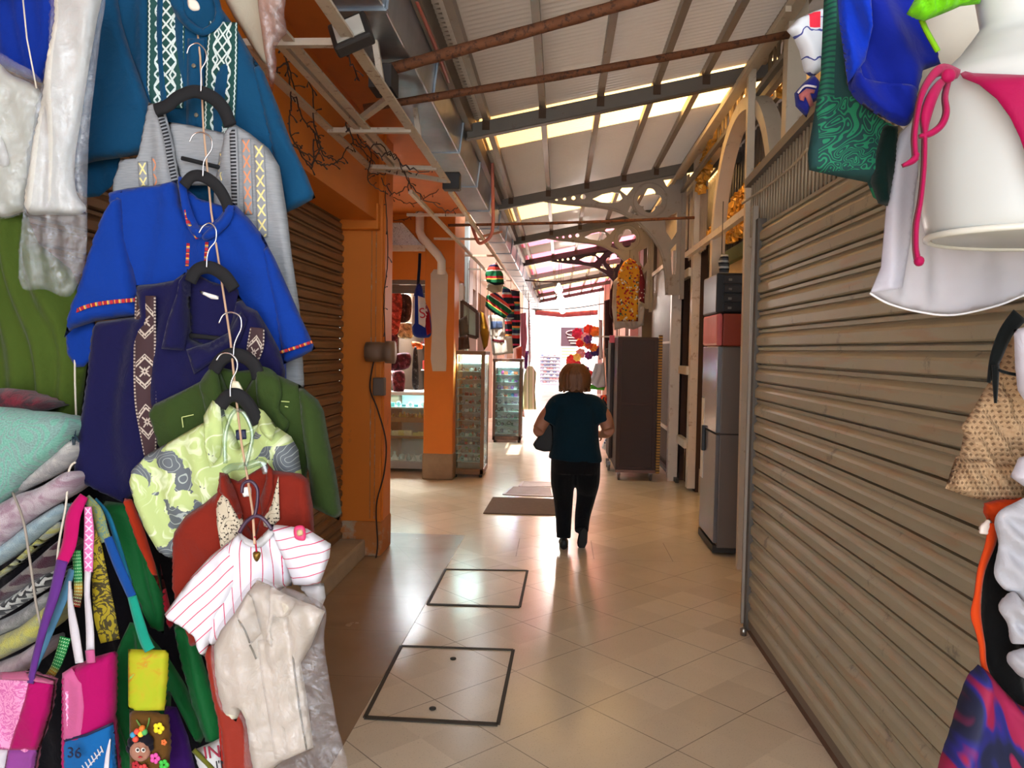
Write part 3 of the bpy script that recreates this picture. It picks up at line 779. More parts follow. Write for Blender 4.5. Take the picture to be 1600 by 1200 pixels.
wire([P(606, 345, 9.3), P(640, 340, 9.3), P(665, 320, 9.3), P(690, 300, 9.3), P(712, 290, 9.3)], 'fairy light string drooping across the second pillar header', wob=.03)
wire([P(606, 305, 8), P(640, 318, 8), P(672, 305, 8), P(705, 280, 8)], 'fairy light string spanning from the first pillar to the second', wob=.03)
wire([PX(690, 240, -1.0), PX(710, 262, -1.0), PX(735, 300, -1.0), PX(765, 360, -1.0), PX(790, 405, -1.0)], 'fairy light string along the outer rail towards the far stalls', wob=.04)
wire([P(560, 262, 5.6), P(590, 275, 5.6), P(618, 262, 5.6), P(640, 285, 5.6), P(612, 300, 5.6), P(596, 280, 5.6)], 'knotted ball of fairy light string at the top corner of the near pillar', wob=.05)
wire([PX(585, 240, -1.1), PX(620, 250, -1.1), PX(650, 300, -1.05), PX(700, 330, -1.0), PX(722, 318, -.95)], 'fairy light string swinging below the end of the awning frame', wob=.05)
wire([PX(540, 195, -1.2), PX(560, 225, -1.2), PX(600, 232, -1.1), PX(640, 262, -1.0), PX(690, 268, -.95)], 'fairy light string draped over the cross bars of the awning frame', wob=.05)
# floodlight under the awning
fo = empty('flood_light', PX(548, 52, -.9), 'small square flood light with a pale lens on the awning frame', 'flood light')
c = PX(549, 52, -.9)
box('housing', c.x-.085, c.x+.085, c.y-.03, c.y+.03, c.z-.075, c.z+.075, M('black housing', (40, 36, 34), .5), fo, bevel=.01)
box('lens', c.x-.062, c.x+.062, c.y-.036, c.y-.028, c.z-.052, c.z+.052, M('pale lens', (190, 186, 176), .3), fo)
fo.rotation_euler = (math.radians(-25), math.radians(-22), 0)
fo2 = empty('flood_light', PX(706, 284, -.9), 'dark flood light at the far end of the awning frame', 'flood light')
c = PX(706, 284, -.9)
box('housing', c.x-.07, c.x+.07, c.y-.05, c.y+.05, c.z-.07, c.z+.07, M('black housing', (40, 36, 34), .5), fo2, bevel=.01)
# round brown lamp housing and switch box on the near pillar, with a cable to the floor
lb = empty('wall_lamp', P(602, 550, 5.9), 'brown round can lamp mounted on the near orange pillar', 'wall lamp')
bc = P(598, 550, 5.98)
MB().lathe([(.0, -.10), (.075, -.10), (.078, 0), (.072, .05), (.085, .052), (.088, .12), (.0, .125)], (bc.x, bc.y-.12, bc.z), 20, axis='x').build('lamp_can', M('brown lamp paint', (132, 104, 84), .5), lb)
sb = empty('switch_box', P(592, 600, 5.88), 'small grey-brown switch box below the can lamp', 'switch box')
bc = P(592, 602, 5.88); box('box_body', bc.x-.04, bc.x+.05, 5.84, 5.915, bc.z-.08, bc.z+.06, M('box paint', (96, 80, 70), .6), sb, bevel=.008)
tag(MB().tube(crv([P(585, 560, 5.87), P(578, 605, 5.87), P(590, 640, 5.87), P(603, 690, 5.87), P(600, 740, 5.87), P(588, 790, 5.87), P(590, 850, 5.87), P(586, 878, 5.86)], 6), .006, 6).build('power_cable', wire_m), 'brown cable running down the near orange pillar to the floor', 'cable')
# white drain pipe bending down to the second pillar
tag(MB().tube([P(656, 318, 9.35), P(656, 362, 9.35), P(660, 372, 9.35), P(684, 398, 9.35), P(690, 408, 9.38), P(690, 428, 9.42)], .052, 12).build('drain_pipe', M('white drain pipe', (224, 218, 208), .5)), 'white drain pipe bending diagonally down to the second orange pillar', 'pipe')
# pale box above the shop
ab = empty('sign_panel', P(630, 365, 9.4), 'pale blue-white boxed panel over the jewellery shop entrance', 'panel')
mb = MB(); v = [P(a, b, 9.35) for a, b in [(606, 348), (628, 348), (660, 384), (606, 384)]]; mb.add([tuple(p) for p in v]+[tuple(p+Vector((0, .15, 0))) for p in v], [(0, 1, 2, 3), (7, 6, 5, 4), (0, 4, 5, 1), (1, 5, 6, 2), (2, 6, 7, 3), (3, 7, 4, 0)])
pn = NB('crackled pale panel'); pn.color(pn.mix((pn.noise(14, 6, dist=3)-.5).abs().lt(.012), srgb(206, 214, 222), srgb(90, 100, 120))); mb.build('panel_face', pn.fin(.5), ab)
MB().bar(P(604, 388, 9.33), P(664, 388, 9.33), .05, .07).build('lower_rail', pnt, ab)
hs = empty('shutter_housing', P(632, 448, 9.6), 'rolled-up grey shutter over the jewellery shop', 'shutter')
for i, (z, r) in enumerate(((2.47, .04), (2.41, .035), (2.36, .03))): MB().bar((-3.2, 9.62+i*.02, z), (-1.7, 9.62+i*.02, z), .06, .05).build('slat', M('shutter housing', (120, 110, 96), .4, .5), hs)

# ---- jewellery shop: counters, lamps, hanging goods
glass = clear('display glass', (235, 250, 250), .10, .04, 0)
wood = M('golden brown wood', (150, 106, 58), .5, var=.2, scale=8)
wood_dk = M('dark wood', (84, 54, 34), .5, var=.2)
tubem = emis('lit tube', (235, 250, 255), 9)
def tube_lamp(name, a, b, label, power, size):
    r = empty(name, a, label, 'lamp'); MB().tube([a, b], .016, 8).build('tube', tubem, r)
    return r
CT = empty('glass_counter', (-2.1, 10.2, 0), 'glass shop counter of three lit tiers seen between the two orange pillars', 'counter')
X0, X1, Y0, Y1 = -3.2, -1.72, 10.05, 10.65
for z0, z1, m in ((0.0, .10, M('counter plinth', (170, 176, 172), .5)), (.40, .43, wood), (.62, .68, wood), (.80, .82, M('white edge', (214, 222, 220), .4)), (.98, 1.02, M('white edge', (214, 222, 220), .4))):
    box('shelf', X0, X1, Y0, Y1, z0+.04, z1+.04, m, CT)
for x in (X0, X1-.02): MB().bar((x, Y0, 0.05), (x, Y0, 1.04), .025, .025).build('corner_post', M('white edge', (214, 222, 220), .4), CT)
box('front_glass', X0, X1, Y0-.006, Y0, .14, 1.02, glass, CT)
box('back_panel', X0, X1, Y1, Y1+.02, .05, 1.04, M('counter back', (200, 214, 212), .6), CT)
def trinkets(n, x0, x1, y, z, sz, cols, label, cat, group, seed, kinds=('box',)):
    """small goods standing in a row, each its own object"""
    R = random.Random(seed)
    for i in range(n):
        x = x0+(x1-x0)*(i+.5)/n+R.uniform(-.1, .1)*(x1-x0)/n; s = sz*R.uniform(.75, 1.15); c = R.choice(cols); k = kinds[i % len(kinds)]
        mb = MB()
        if k == 'box': mb.box(x-s*.42, x+s*.42, y-s*.3, y+s*.3, z, z+s*R.uniform(.4, .8)); nm = 'jewel_box'
        elif k == 'ball': mb.ball((x, y, z+s*.42), s*.42, 8, 6); nm = 'bead_ornament'
        elif k == 'cone': mb.lathe([(s*.40, 0), (s*.34, s*.2), (s*.1, s*.7), (s*.16, s*.85), (.001, s*.95)], (x, y, z), 8); nm = 'figurine'
        elif k == 'tor': mb.tube([(x+s*.38*math.cos(t*PI/6), y, z+s*.42+s*.38*math.sin(t*PI/6)) for t in range(12)], s*.10, 5, closed=True); nm = 'bracelet'
        else: mb.lathe([(s*.25, 0), (s*.36, s*.3), (s*.2, s*.7), (s*.24, s*.85), (.001, s*.86)], (x, y, z), 9); nm = 'little_jar'
        o = mb.build(nm, M('trinket %d %d %d' % c, c, .35, .2, var=.3, scale=40)); tag(o, label, cat, group)
SIL = [(210, 220, 222), (170, 186, 190), (120, 130, 134), (226, 232, 230)]; GLD = [(200, 160, 70), (150, 104, 50), (110, 80, 44), (226, 190, 100)]
CYN = [(120, 210, 206), (170, 230, 226), (90, 180, 186), (230, 110, 90), (220, 240, 238)]
trinkets(9, -2.6, -1.78, 10.16, .14, .12, SIL, 'silver trinket on the bottom tier of the glass counter', 'trinket', 'silverware on the lowest counter tier', 1, ('jar', 'cone', 'ball'))
trinkets(9, -2.6, -1.78, 10.16, .47, .11, [(236, 226, 150), (240, 234, 190), (160, 220, 214)], 'pale yellow box on the second tier of the glass counter', 'box', 'pale boxes on the second counter tier', 2)
trinkets(16, -2.6, -1.78, 10.14, .72, .07, GLD, 'small golden figure on the third tier of the glass counter', 'figurine', 'golden figures on the third counter tier', 3, ('cone', 'jar'))
trinkets(10, -2.6, -1.78, 10.16, .86, .08, CYN, 'turquoise trinket box on the upper tier of the glass counter', 'trinket', 'turquoise boxes on the upper counter tier', 4, ('box', 'ball'))
add_light('shop_tube_light', 'AREA', (-2.4, 10.9, 2.52), 70, (.92, .98, 1), (0, 0, 0), 1.2, .3)
add_light('counter_light', 'AREA', (-2.3, 10.3, .97), 4, (.8, 1, 1), (0, 0, 0), 1.4, .3)
lt = tube_lamp('tube_lamp', (-3.0, 10.9, 2.58), (-1.8, 10.9, 2.58), 'lit white tube lamp on the jewellery shop ceiling', 0, 0)
sh = empty('wall_rack', (-2.3, 12.2, 1), 'white wire rack at the back of the jewellery shop', 'rack')
mb = MB()
for z in (.9, 1.3, 1.7, 2.1): mb.bar((-3.4, 12.2, z), (-1.7, 12.2, z), .2, .02)
mb.build('shelves', M('rack white', (214, 214, 210), .4), sh)
mb = MB()
for x in (-3.4, -2.85, -2.3, -1.75): mb.bar((x, 12.2, 0), (x, 12.2, 2.4), .03, .03)
mb.build('uprights', M('rack white', (214, 214, 210), .4), sh)
for i, z in enumerate((.91, 1.31, 1.71, 2.11)): trinkets(8, -2.8, -1.8, 12.15, z, .17, [(130, 50, 70), (60, 120, 90), (200, 200, 196), (180, 60, 50), (70, 80, 110)], 'small souvenir on the white rack at the back of the shop', 'souvenir', 'souvenirs on the back rack', 20+i, ('jar', 'cone', 'box'))
# hanging goods at the shop front
def printed(name, c):
    n = NB(name); k = n.noise(16, 3, n.vec('uv')); lo = tuple(v*.45 for v in srgb(*c)); hi = tuple(min(1, v*1.6+.12) for v in srgb(*c))
    n.color(n.ramp(k, [(.40, lo), (.47, srgb(*c)), (.60, hi), (.63, srgb(*c))], 'CONSTANT')); return n.fin(.85)
hang = [((606, 628, 622, 604), (458, 462, 520, 512), (176, 60, 44), 'red and white beaded sash hanging at the left edge of the shop opening'),
        ((622, 642, 640, 620), (462, 465, 500, 500), (70, 34, 28), 'dark brown leather pouch hanging in the shop opening'),
        ((600, 620, 618, 600), (514, 516, 548, 544), (96, 28, 40), 'maroon purse hanging below the red sash in the shop opening'),
        ((622, 646, 644, 622), (505, 506, 528, 526), (196, 168, 120), 'tan woven pouch hanging beside the tricolour bag'),
        ((612, 640, 638, 606), (556, 552, 575, 578), (92, 26, 48), 'wide maroon shawl hanging over the counter'),
        ((614, 632, 630, 616), (582, 582, 614, 614), (110, 32, 44), 'maroon handbag hanging just above the counter'),
        ((646, 652, 654, 644), (548, 548, 604, 602), (44, 36, 36), 'dark bead necklace hanging near the second pillar'),
        ((604, 616, 618, 604), (582, 580, 592, 594), (236, 240, 242), 'white card hanging above the left end of the counter'),
        ((644, 658, 660, 646), (534, 536, 545, 544), (232, 110, 40), 'orange tassel hanging under the tricolour bag')]
for i, (xs, ys, c, lab) in enumerate(hang):
    o, _ = cloth('hanging_goods' if 'sash' in lab else lab.split(' hanging')[0].split()[-1], list(zip(xs, ys)), 9.95+.05*i, printed('goods %d' % i, c), None, bulge=.04, back=.03, edge=.05, fold=(.02, .08, 80), step=2.4)
    tag(o, lab, lab.split(' hanging')[0].split()[-1])
# tricolour bag
tb = root_of('hanging_bag', 655, 440, 9.0, 'tall blue, white and red bag with a red letter hanging by the second orange pillar', 'bag')
sb_, sf = cloth('bag_body', [(651, 445), (658, 445), (664, 470), (672, 490), (674, 522), (664, 528), (646, 524), (644, 500), (646, 465)], 9.0, fabric('bag blue', (34, 60, 170)), tb, bulge=.05, back=.05, edge=.08, fold=(.01, .12, 80), step=3)
cloth('white_panel', [(653, 462), (664, 466), (668, 486), (664, 512), (654, 506)], None, fabric('bag white', (232, 226, 224)), tb, base=sf, lift=.01, bulge=.004, fold=(0, 1, 0), edge=.01, step=3, smooth=False)
cloth('red_panel', [(665, 472), (671, 490), (674, 520), (667, 524), (665, 510)], None, fabric('bag red', (178, 30, 44)), tb, base=sf, lift=.012, bulge=.004, fold=(0, 1, 0), edge=.01, step=3, smooth=False)
cloth('side_strip', [(645, 464), (648, 462), (648, 505), (643, 512)], None, fabric('bag white', (232, 226, 224)), tb, base=sf, lift=.014, bulge=.004, fold=(0, 1, 0), edge=.01, step=3, smooth=False)
MB().tube([P(656, 396, 9.0), P(655, 420, 9.0), P(653, 446, 9.0)], .018, 6).build('strap', fabric('dark strap', (34, 36, 66)), tb)
l = P(660, 490, 8.90); text('S', .17, l, M('letter red', (186, 34, 50), .7), tb, rot=(PI/2, -PI/2*0+.15, 0), ext=.002)

# ---- wooden display case with glass
def showcase(name, x0, x1, y0, y1, h, fm, label, shelves, base=.07):
    r = empty(name, ((x0+x1)/2, y0, 0), label, 'display case')
    for x in (x0, x1-.045):
        for y in (y0, y1-.045): box('post', x, x+.045, y, y+.045, .04, h, fm, r)
    box('base', x0, x1, y0, y1, .04, .04+base, fm, r, bevel=.005); box('top', x0-.01, x1+.01, y0-.01, y1+.01, h-.03, h+.02, fm, r, bevel=.005)
    for z in shelves: box('shelf', x0+.045, x1-.03, y0+.02, y1-.03, z-.006, z, M('glass shelf', (190, 210, 208), .2), r)
    box('front_pane', x0+.04, x1-.04, y0+.004, y0+.008, .12, h-.05, glass, r); box('side_pane', x1-.008, x1-.004, y0+.04, y1-.04, .12, h-.05, glass, r)
    box('back_panel', x0+.02, x1-.02, y1-.02, y1-.01, .1, h-.03, M('case back', (206, 216, 214), .6), r)
    for x, y in ((x0+.04, y0+.04), (x1-.04, y0+.04), (x0+.04, y1-.04), (x1-.04, y1-.04)): MB().lathe([(.02, 0), (.02, .04)], (x, y, 0), 10).build('foot', steel_dk, r)
    return r
s1 = [.10+.105*i for i in range(1, 14)]
showcase('display_case', -1.35, -.95, 9.72, 10.32, 1.60, M('case wood', (128, 92, 50), .45, var=.2, scale=7), 'tall wooden glazed display case standing beside the second orange pillar', s1)
for i, z in enumerate(s1):
    trinkets(5, -1.26, -1.0, 9.80, z+.002, .055, ([(190, 60, 50), (120, 40, 40), (90, 60, 40), (230, 240, 236), (150, 120, 80)], CYN+[(240, 244, 240)])[i % 3 == 0], 'tiny ornament on a shelf of the tall wooden display case', 'ornament', 'ornaments in the wooden display case', 40+i, ('tor', 'box', 'ball', 'jar'))
    trinkets(3, -1.26, -1.0, 10.1, z+.002, .05, SIL+[(120, 170, 90), (200, 120, 120)], 'tiny ornament on a shelf of the tall wooden display case', 'ornament', 'ornaments in the wooden display case', 80+i, ('ball', 'cone'))
add_light('case_light', 'AREA', (-1.15, 9.85, 1.55), 14, (.85, 1, 1), (math.radians(12), 0, 0), .3, .2)
s2 = [.16+.13*i for i in range(0, 10)]
showcase('display_case', -1.17, -.66, 13.5, 14.0, 1.46, M('case dark wood', (92, 62, 46), .5), 'second glazed display case behind the wooden one, full of colourful bangles', s2)
for i, z in enumerate(s2):
    cl = [(60, 150, 220), (230, 70, 160), (240, 240, 244), (160, 60, 200), (60, 200, 150), (240, 120, 60)] if z > .72 else [(110, 40, 60), (70, 50, 90), (170, 160, 170), (60, 90, 70)]
    trinkets(6, -1.09, -.74, 13.60, z+.002, .085, cl, 'colourful bangle on a shelf of the second display case', 'bangle', 'bangles in the second display case', 120+i, ('tor', 'ball', 'box'))
add_light('case_light_far', 'AREA', (-.92, 13.6, 1.42), 24, (.9, .98, 1), (math.radians(10), 0, 0), .4, .2)

# stall wall and fascia beyond the second pillar
struct(box('wall_left_stall_board', -1.62, -1.56, 10.6, 13.6, 2.42, 3.25, M('brown fascia board', (128, 76, 52), .6, var=.15)))
struct(box('wall_left_stall_back', -2.3, -2.2, 10.4, 18, 0, 2.8, M('stall back', (92, 70, 52), .9)))
lt2 = tube_lamp('tube_lamp', (-1.6, 10.8, 2.34), (-1.6, 13.4, 2.34), 'long tube lamp under the brown fascia board beyond the second pillar', 0, 0)
mr = empty('framed_mirror', P(738, 500, 11), 'pale framed pane standing over the display case', 'mirror')
f_, g_ = [P(a, b, 11.6) for a, b in [(722, 470), (746, 488), (746, 528), (722, 522)]], None
MB().add([tuple(p) for p in f_]+[tuple(p+Vector((0, .04, 0))) for p in f_], [(0, 1, 2, 3), (7, 6, 5, 4), (0, 4, 5, 1), (1, 5, 6, 2), (2, 6, 7, 3), (3, 7, 4, 0)]).build('pane', M('pale pane', (176, 186, 164), .25), mr)
mb = MB()
for i in range(4): mb.bar(f_[i]-Vector((0, .01, 0)), f_[(i+1) % 4]-Vector((0, .01, 0)), .05, .05)
mb.build('pane_frame', wood_dk, mr)

def stripes_mat(name, cols, period, axis='v', rough=.85, seed=0):
    n = NB(name); u, v = n.uv(); t = ((v if axis == 'v' else u)/period + n.noise(3, 2, vec=n.vec('uv'))*.08).frac()
    st = []; p = 0
    R = random.Random(seed); tot = sum(c[1] for c in cols)
    for c, wd in cols: st.append((p/tot, srgb(*c))); p += wd
    n.color(n.ramp(t, st, 'CONSTANT')); n.bump(n.noise(500, 2), .3, .002); return n.fin(rough, 0, .2)
SAR = [((24, 92, 58), 3), ((228, 222, 210), .6), ((206, 70, 60), 2), ((30, 34, 70), 1.4), ((232, 150, 140), 1), ((20, 30, 40), 1.5), ((24, 92, 58), 2), ((240, 200, 90), .5), ((150, 30, 44), 1.4)]
SAR2 = [((30, 28, 34), 3), ((190, 48, 44), 1.6), ((150, 150, 146), 1), ((28, 34, 60), 2), ((60, 120, 90), 1), ((214, 120, 60), 1), ((24, 22, 28), 2), ((176, 40, 70), 1)]
sm1, sm2 = stripes_mat('green striped blanket', SAR, .34), stripes_mat('dark striped blanket', SAR2, .42)
def hang_cloth(name, poly, Y, m, label, cat, group=None, **k):
    kw = dict(bulge=.03, back=.02, edge=.03, fold=(.02, .12, 85), step=2.6, smooth=False); kw.update(k)
    o, f = cloth(name, poly, Y, m, None, **kw); tag(o, label, cat, group)
    t = min(poly, key=lambda q: q[1]); a = P(t[0], t[1]+1, Y)
    MB().tube([a+Vector((0, .005, 0)), Vector((a.x, a.y+.005, max(a.z+.12, 2.9)))], .004, 5).build('hanging_loop', M('loop cord', (90, 80, 70), .8), o)
    return o, f
hang_cloth('striped_blanket', [(764, 415), (776, 410), (786, 428), (788, 444), (774, 446), (760, 440), (758, 428)], 12.0, sm1, 'rolled green and red striped blanket hanging topmost of the left stalls', 'blanket')
hang_cloth('cream_blanket', [(762, 442), (786, 444), (784, 456), (770, 458), (760, 452)], 12.1, fabric('cream fringe', (214, 202, 176)), 'cream fringed blanket edge under the topmost striped blanket', 'blanket')
hang_cloth('striped_blanket', [(760, 462), (775, 455), (790, 470), (800, 486), (788, 498), (768, 488), (758, 478)], 12.2, stripes_mat('diagonal blanket', SAR, .30, seed=3), 'green, red and navy striped blanket folded diagonally over the white shirts', 'blanket', rot=35)
hang_cloth('striped_blanket', [(786, 446), (797, 452), (804, 475), (803, 498), (793, 500), (788, 480), (784, 460)], 13.0, sm2, 'narrow dark striped blanket hanging beside the diagonal one', 'blanket')
hang_cloth('striped_blanket', [(798, 452), (812, 455), (813, 500), (812, 540), (801, 545), (799, 500)], 13.5, sm2, 'long dark striped blanket hanging like a column above the second display case', 'blanket')
hang_cloth('striped_blanket', [(788, 498), (800, 498), (800, 528), (789, 528)], 13.2, stripes_mat('red black blanket', SAR2, .36, seed=9), 'short red and black striped blanket between the long one and the white shirts', 'blanket')
wm = fabric('white knit', (222, 214, 206))
w1, wf = hang_cloth('white_shirt', [(762, 492), (788, 492), (790, 520), (788, 530), (766, 530)], 12.6, wm, 'white shirt with a blue landscape print hanging above the display case', 'shirt')
cloth('landscape_print', [(766, 502), (785, 502), (785, 513), (766, 514)], None, fabric('blue print', (96, 116, 160)), w1, base=wf, lift=.01, bulge=.004, fold=(0, 1, 0), edge=.01, step=3, smooth=False)
w2, wf = hang_cloth('white_shirt', [(766, 524), (800, 526), (802, 552), (770, 556)], 12.4, wm, 'white shirt with dark red lettering hanging lowest above the display case', 'shirt')
ribbon('lettering_band', [(769, 531), (780, 533), (788, 533)], 4, fabric('maroon print', (110, 30, 44)), w2, base=wf, lift=.012)
hang_cloth('yellow_cloth', [(750, 486), (757, 490), (765, 520), (762, 540), (756, 548), (750, 520)], 11.6, fabric('mustard', (196, 140, 36)), 'mustard yellow cloth hanging over the wooden display case', 'cloth')
hang_cloth('tan_bag', [(716, 500), (730, 492), (733, 520), (718, 528)], 11.2, fabric('grey tan', (130, 112, 96)), 'grey-brown shoulder bag hanging beside the second orange pillar', 'bag')
hang_cloth('leather_bag', [(714, 528), (732, 522), (734, 545), (716, 547)], 10.9, M('brown leather', (74, 50, 38), .5), 'dark brown leather bag on top of the display case', 'bag')
hang_cloth('dress', [(819, 585), (824, 572), (832, 572), (838, 582), (836, 612), (838, 640), (814, 640), (817, 610)], 15.5, stripes_mat('green white dress', [((190, 200, 160), 2), ((226, 226, 208), 1), ((120, 140, 104), .5)], .12, 'u'), 'pale green striped dress hanging past the second display case', 'dress')
hang_cloth('skirt', [(812, 585), (818, 580), (817, 625), (820, 652), (812, 650)], 16.0, fabric('pink beige', (200, 150, 140)), 'pinkish skirt hanging just behind the pale green dress', 'skirt')
hang_cloth('shawl', [(813, 490), (822, 488), (824, 530), (820, 560), (814, 555)], 16.2, fabric('pink shawl', (206, 120, 140)), 'pink shawl hanging above the pale green dress', 'shawl')
hang_cloth('scarf', [(825, 470), (829, 470), (830, 560), (826, 580)], 17, fabric('white scarf', (226, 214, 220)), 'narrow white scarf hanging at the far left stalls', 'scarf')
hang_cloth('scarf', [(819, 548), (826, 548), (824, 578), (819, 576)], 16.6, fabric('purple scarf', (110, 50, 130)), 'small purple scarf hanging over the green dress', 'scarf')
hang_cloth('pouch', [(806, 545), (816, 540), (815, 566), (806, 562)], 14.9, fabric('orange pouch', (220, 96, 60)), 'small orange pouch beneath the long dark striped blanket', 'pouch')

# ---- right side: fridge, boxes, rolling cabinet
fg = empty('refrigerator', PG(1120, 868), 'tall grey refrigerator standing past the rolling shutter', 'refrigerator')
gsteel = M('grey enamel', (118, 108, 100), .35, .3, var=.08, scale=3)
silver = M('silver wrap', (158, 164, 172), .2, .55, var=.15, scale=3, bump=.3, bscale=6)
FX0, FX1, FY0, FY1 = 1.272, 1.62, 6.28, 6.92
box('cabinet', FX0+.03, FX1, FY0, FY1, .06, 1.70, gsteel, fg, bevel=.01)
box('lower_door', FX0, FX0+.032, FY0+.005, FY1-.005, .10, .985, M('door grey', (120, 118, 120), .28, .4), fg, bevel=.006)
box('upper_door', FX0-.004, FX0+.032, FY0-.004, FY1-.005, 1.0, 1.70, silver, fg, bevel=.006)
box('front_seam', FX0+.03, FX1-.02, FY0-.004, FY0+.002, .985, .998, steel_dk, fg)
box('kick_plate', FX0+.0, FX1, FY0+.01, FY1+.02, .02, .08, steel_dk, fg)
box('door_handle', FX0-.03, FX0, FY1-.2, FY1-.16, .80, 1.02, M('black plastic', (24, 24, 26), .4), fg, bevel=.006)
box('leaflet', FX0-.006, FX0-.001, FY1-.14, FY1-.02, .55, 1.25, M('white paper', (220, 224, 226), .8), fg)
rc = empty('cooler_box', (1.4, 6.5, 1.7), 'red cool box with a pink end standing on the refrigerator', 'box')
box('box_body', 1.30, 1.62, 6.26, 6.85, 1.705, 1.965, M('brick red', (146, 52, 28), .4, var=.12), rc, bevel=.008)
box('pink_end', 1.25, 1.30, 6.26, 6.85, 1.705, 1.965, M('pink gloss', (216, 112, 112), .2, var=.15), rc, bevel=.02)
bc = empty('drawer_box', (1.4, 6.5, 1.97), 'black four-drawer box standing on the red cool box', 'drawers')
blk = M('black plastic', (24, 24, 26), .4)
box('box_body', 1.245, 1.60, 6.28, 6.85, 1.967, 2.29, blk, bc, bevel=.015)
for i in range(4):
    box('drawer', 1.30, 1.58, 6.265, 6.285, 1.98+.075*i, 2.045+.075*i, M('black drawer', (34, 32, 34), .35), bc, bevel=.004)
    box('knob', 1.335, 1.36, 6.25, 6.268, 2.0+.075*i, 2.018+.075*i, M('grey knob', (120, 116, 110), .5), bc)
hang_cloth('plastic_bundle', [(1124, 428), (1122, 408), (1128, 396), (1138, 398), (1140, 418), (1138, 430)], 6.5, stripes_mat('black white plastic', [((50, 50, 54), 1), ((190, 188, 184), 1), ((90, 90, 92), 1)], .05), 'small grey and black striped bundle on top of the black drawer box', 'bundle', step=3, fold=(.01, .05, 30))
tag(MB().tube([PX(1088, 340, 1.62), PX(1090, 540, 1.62)], .012, 6).build('conduit', M('brown conduit', (150, 116, 84), .6)), 'thin brown conduit running down the ochre wall beside the white gate post', 'pipe')
MB().lathe([(.0, 0), (.07, 0), (.075, .04), (.04, .06), (0, .06)], (1.0, 0, 0), 14).v
mt_ = empty('electric_meter', (1.66, 8.8, 1.6), 'round beige electric meter on the ochre wall', 'meter')
c = PX(1092, 535, 1.66); MB().lathe([(.0, -.07), (.055, -.07), (.075, -.05), (.08, .05), (.0, .055)], tuple(c), 16, axis='x').build('meter_body', M('beige meter', (196, 168, 136), .4), mt_)
# dark brown cabinet on castors, folded shutters
cb = empty('rolling_cabinet', (1.0, 9.8, 0), 'dark brown metal cabinet on castors standing across the right of the alley', 'cabinet')
brn = M('dark brown enamel', (58, 38, 36), .6, 0, var=.08)
c0, c1 = P(967, 530, 9.8), P(1027, 530, 9.8)
X0, X1 = .73, 1.235
box('body', X0, X1, 9.78, 10.9, .13, 1.83, brn, cb, bevel=.01)
for z0, z1 in ((.18, .97), (1.0, 1.79)): box('panel', X0+.05, X1-.05, 9.772, 9.785, z0, z1, M('brown panel', (50, 33, 32), .6), cb, bevel=.004)
box('bottom_rail', X0, X1, 9.765, 9.80, .11, .145, M('rail copper', (110, 74, 60), .4, .2), cb)
box('side_door', .68, .73, 10.4, 10.95, .2, 1.80, M('side door brown', (54, 40, 40), .6), cb, bevel=.01)
cn = empty('reel', (0, 0, 0)); bpy.data.objects.remove(cn)
for x, y in ((X0+.05, 9.85), (X1-.05, 9.85), (.70, 10.6), (.70, 10.9)):
    mb = MB(); mb.lathe([(.0, -.015), (.042, -.015), (.045, 0), (.042, .015), (0, .015)], (x, y, .046), 14, axis='x'); mb.box(x-.022, x+.022, y-.02, y+.02, .06, .13); mb.build('castor', M('castor', (120, 112, 108), .4, .6), cb)
tag(box('sticker_board', .66, .73, 10.39, 10.40, 1.76, 1.86, M('pink sign', (236, 110, 130), .6)), 'pink price board fixed at the top corner of the brown cabinet', 'sign')
dp = NB('gold patterned trim'); _p = dp.pos(); dp.color(dp.mix((_p[2]*28.0).frac().gt(.55), srgb(176, 132, 52), srgb(84, 60, 34)))
tag(box('patterned_pole', 1.245, 1.29, 9.80, 9.86, .10, 1.86, dp.fin(.6)), 'narrow gold and black patterned strip standing right of the brown cabinet', 'strip')
hang_cloth('yellow_dress', [(966, 425), (974, 410), (984, 403), (994, 408), (1000, 425), (997, 470), (997, 502), (964, 502), (963, 460)], 10.6, (lambda n: (n.color(n.mix((n.voro(26, n.vec('uv'))).lt(.42), srgb(222, 152, 28), n.ramp(E(n.nt, n.noise(12, 1, n.vec('uv')).k), [(.42, srgb(176, 40, 34)), (.5, srgb(40, 96, 70)), (.56, srgb(230, 220, 200))], 'CONSTANT'))), n.fin(.85))[1])(NB('yellow embroidery')),
    'yellow dress with dense flower embroidery hanging above the brown cabinet', 'dress', fold=(.008, .2, 88))
hang_cloth('maroon_blouse', [(990, 412), (1002, 416), (1008, 440), (1007, 474), (998, 470), (996, 440)], 10.75, (lambda n: (n.color(n.mix(n.voro(22, n.vec('uv')).lt(.26), srgb(120, 24, 36), srgb(224, 196, 190))), n.fin(.85))[1])(NB('red flowers')), 'maroon flowered blouse hanging behind the right edge of the yellow dress', 'blouse')
hang_cloth('white_slip', [(958, 440), (968, 430), (1000, 470), (1008, 482), (1006, 508), (990, 515), (975, 512), (960, 516), (956, 480)], 10.9, fabric('offwhite slip', (226, 214, 200)), 'white fringed slip showing below the yellow embroidered dress', 'slip')
hang_cloth('maroon_shawl', [(953, 455), (958, 440), (962, 470), (958, 505), (952, 490)], 11.1, fabric('maroon shawl', (84, 26, 36)), 'maroon shawl hanging left of the white slip', 'shawl')
tag(MB().bar(P(928, 526, 10.7), P(1000, 526, 10.7), .02, .02).build('hanging_rail', white_m), 'thin white rail over the top of the brown cabinet', 'rail')

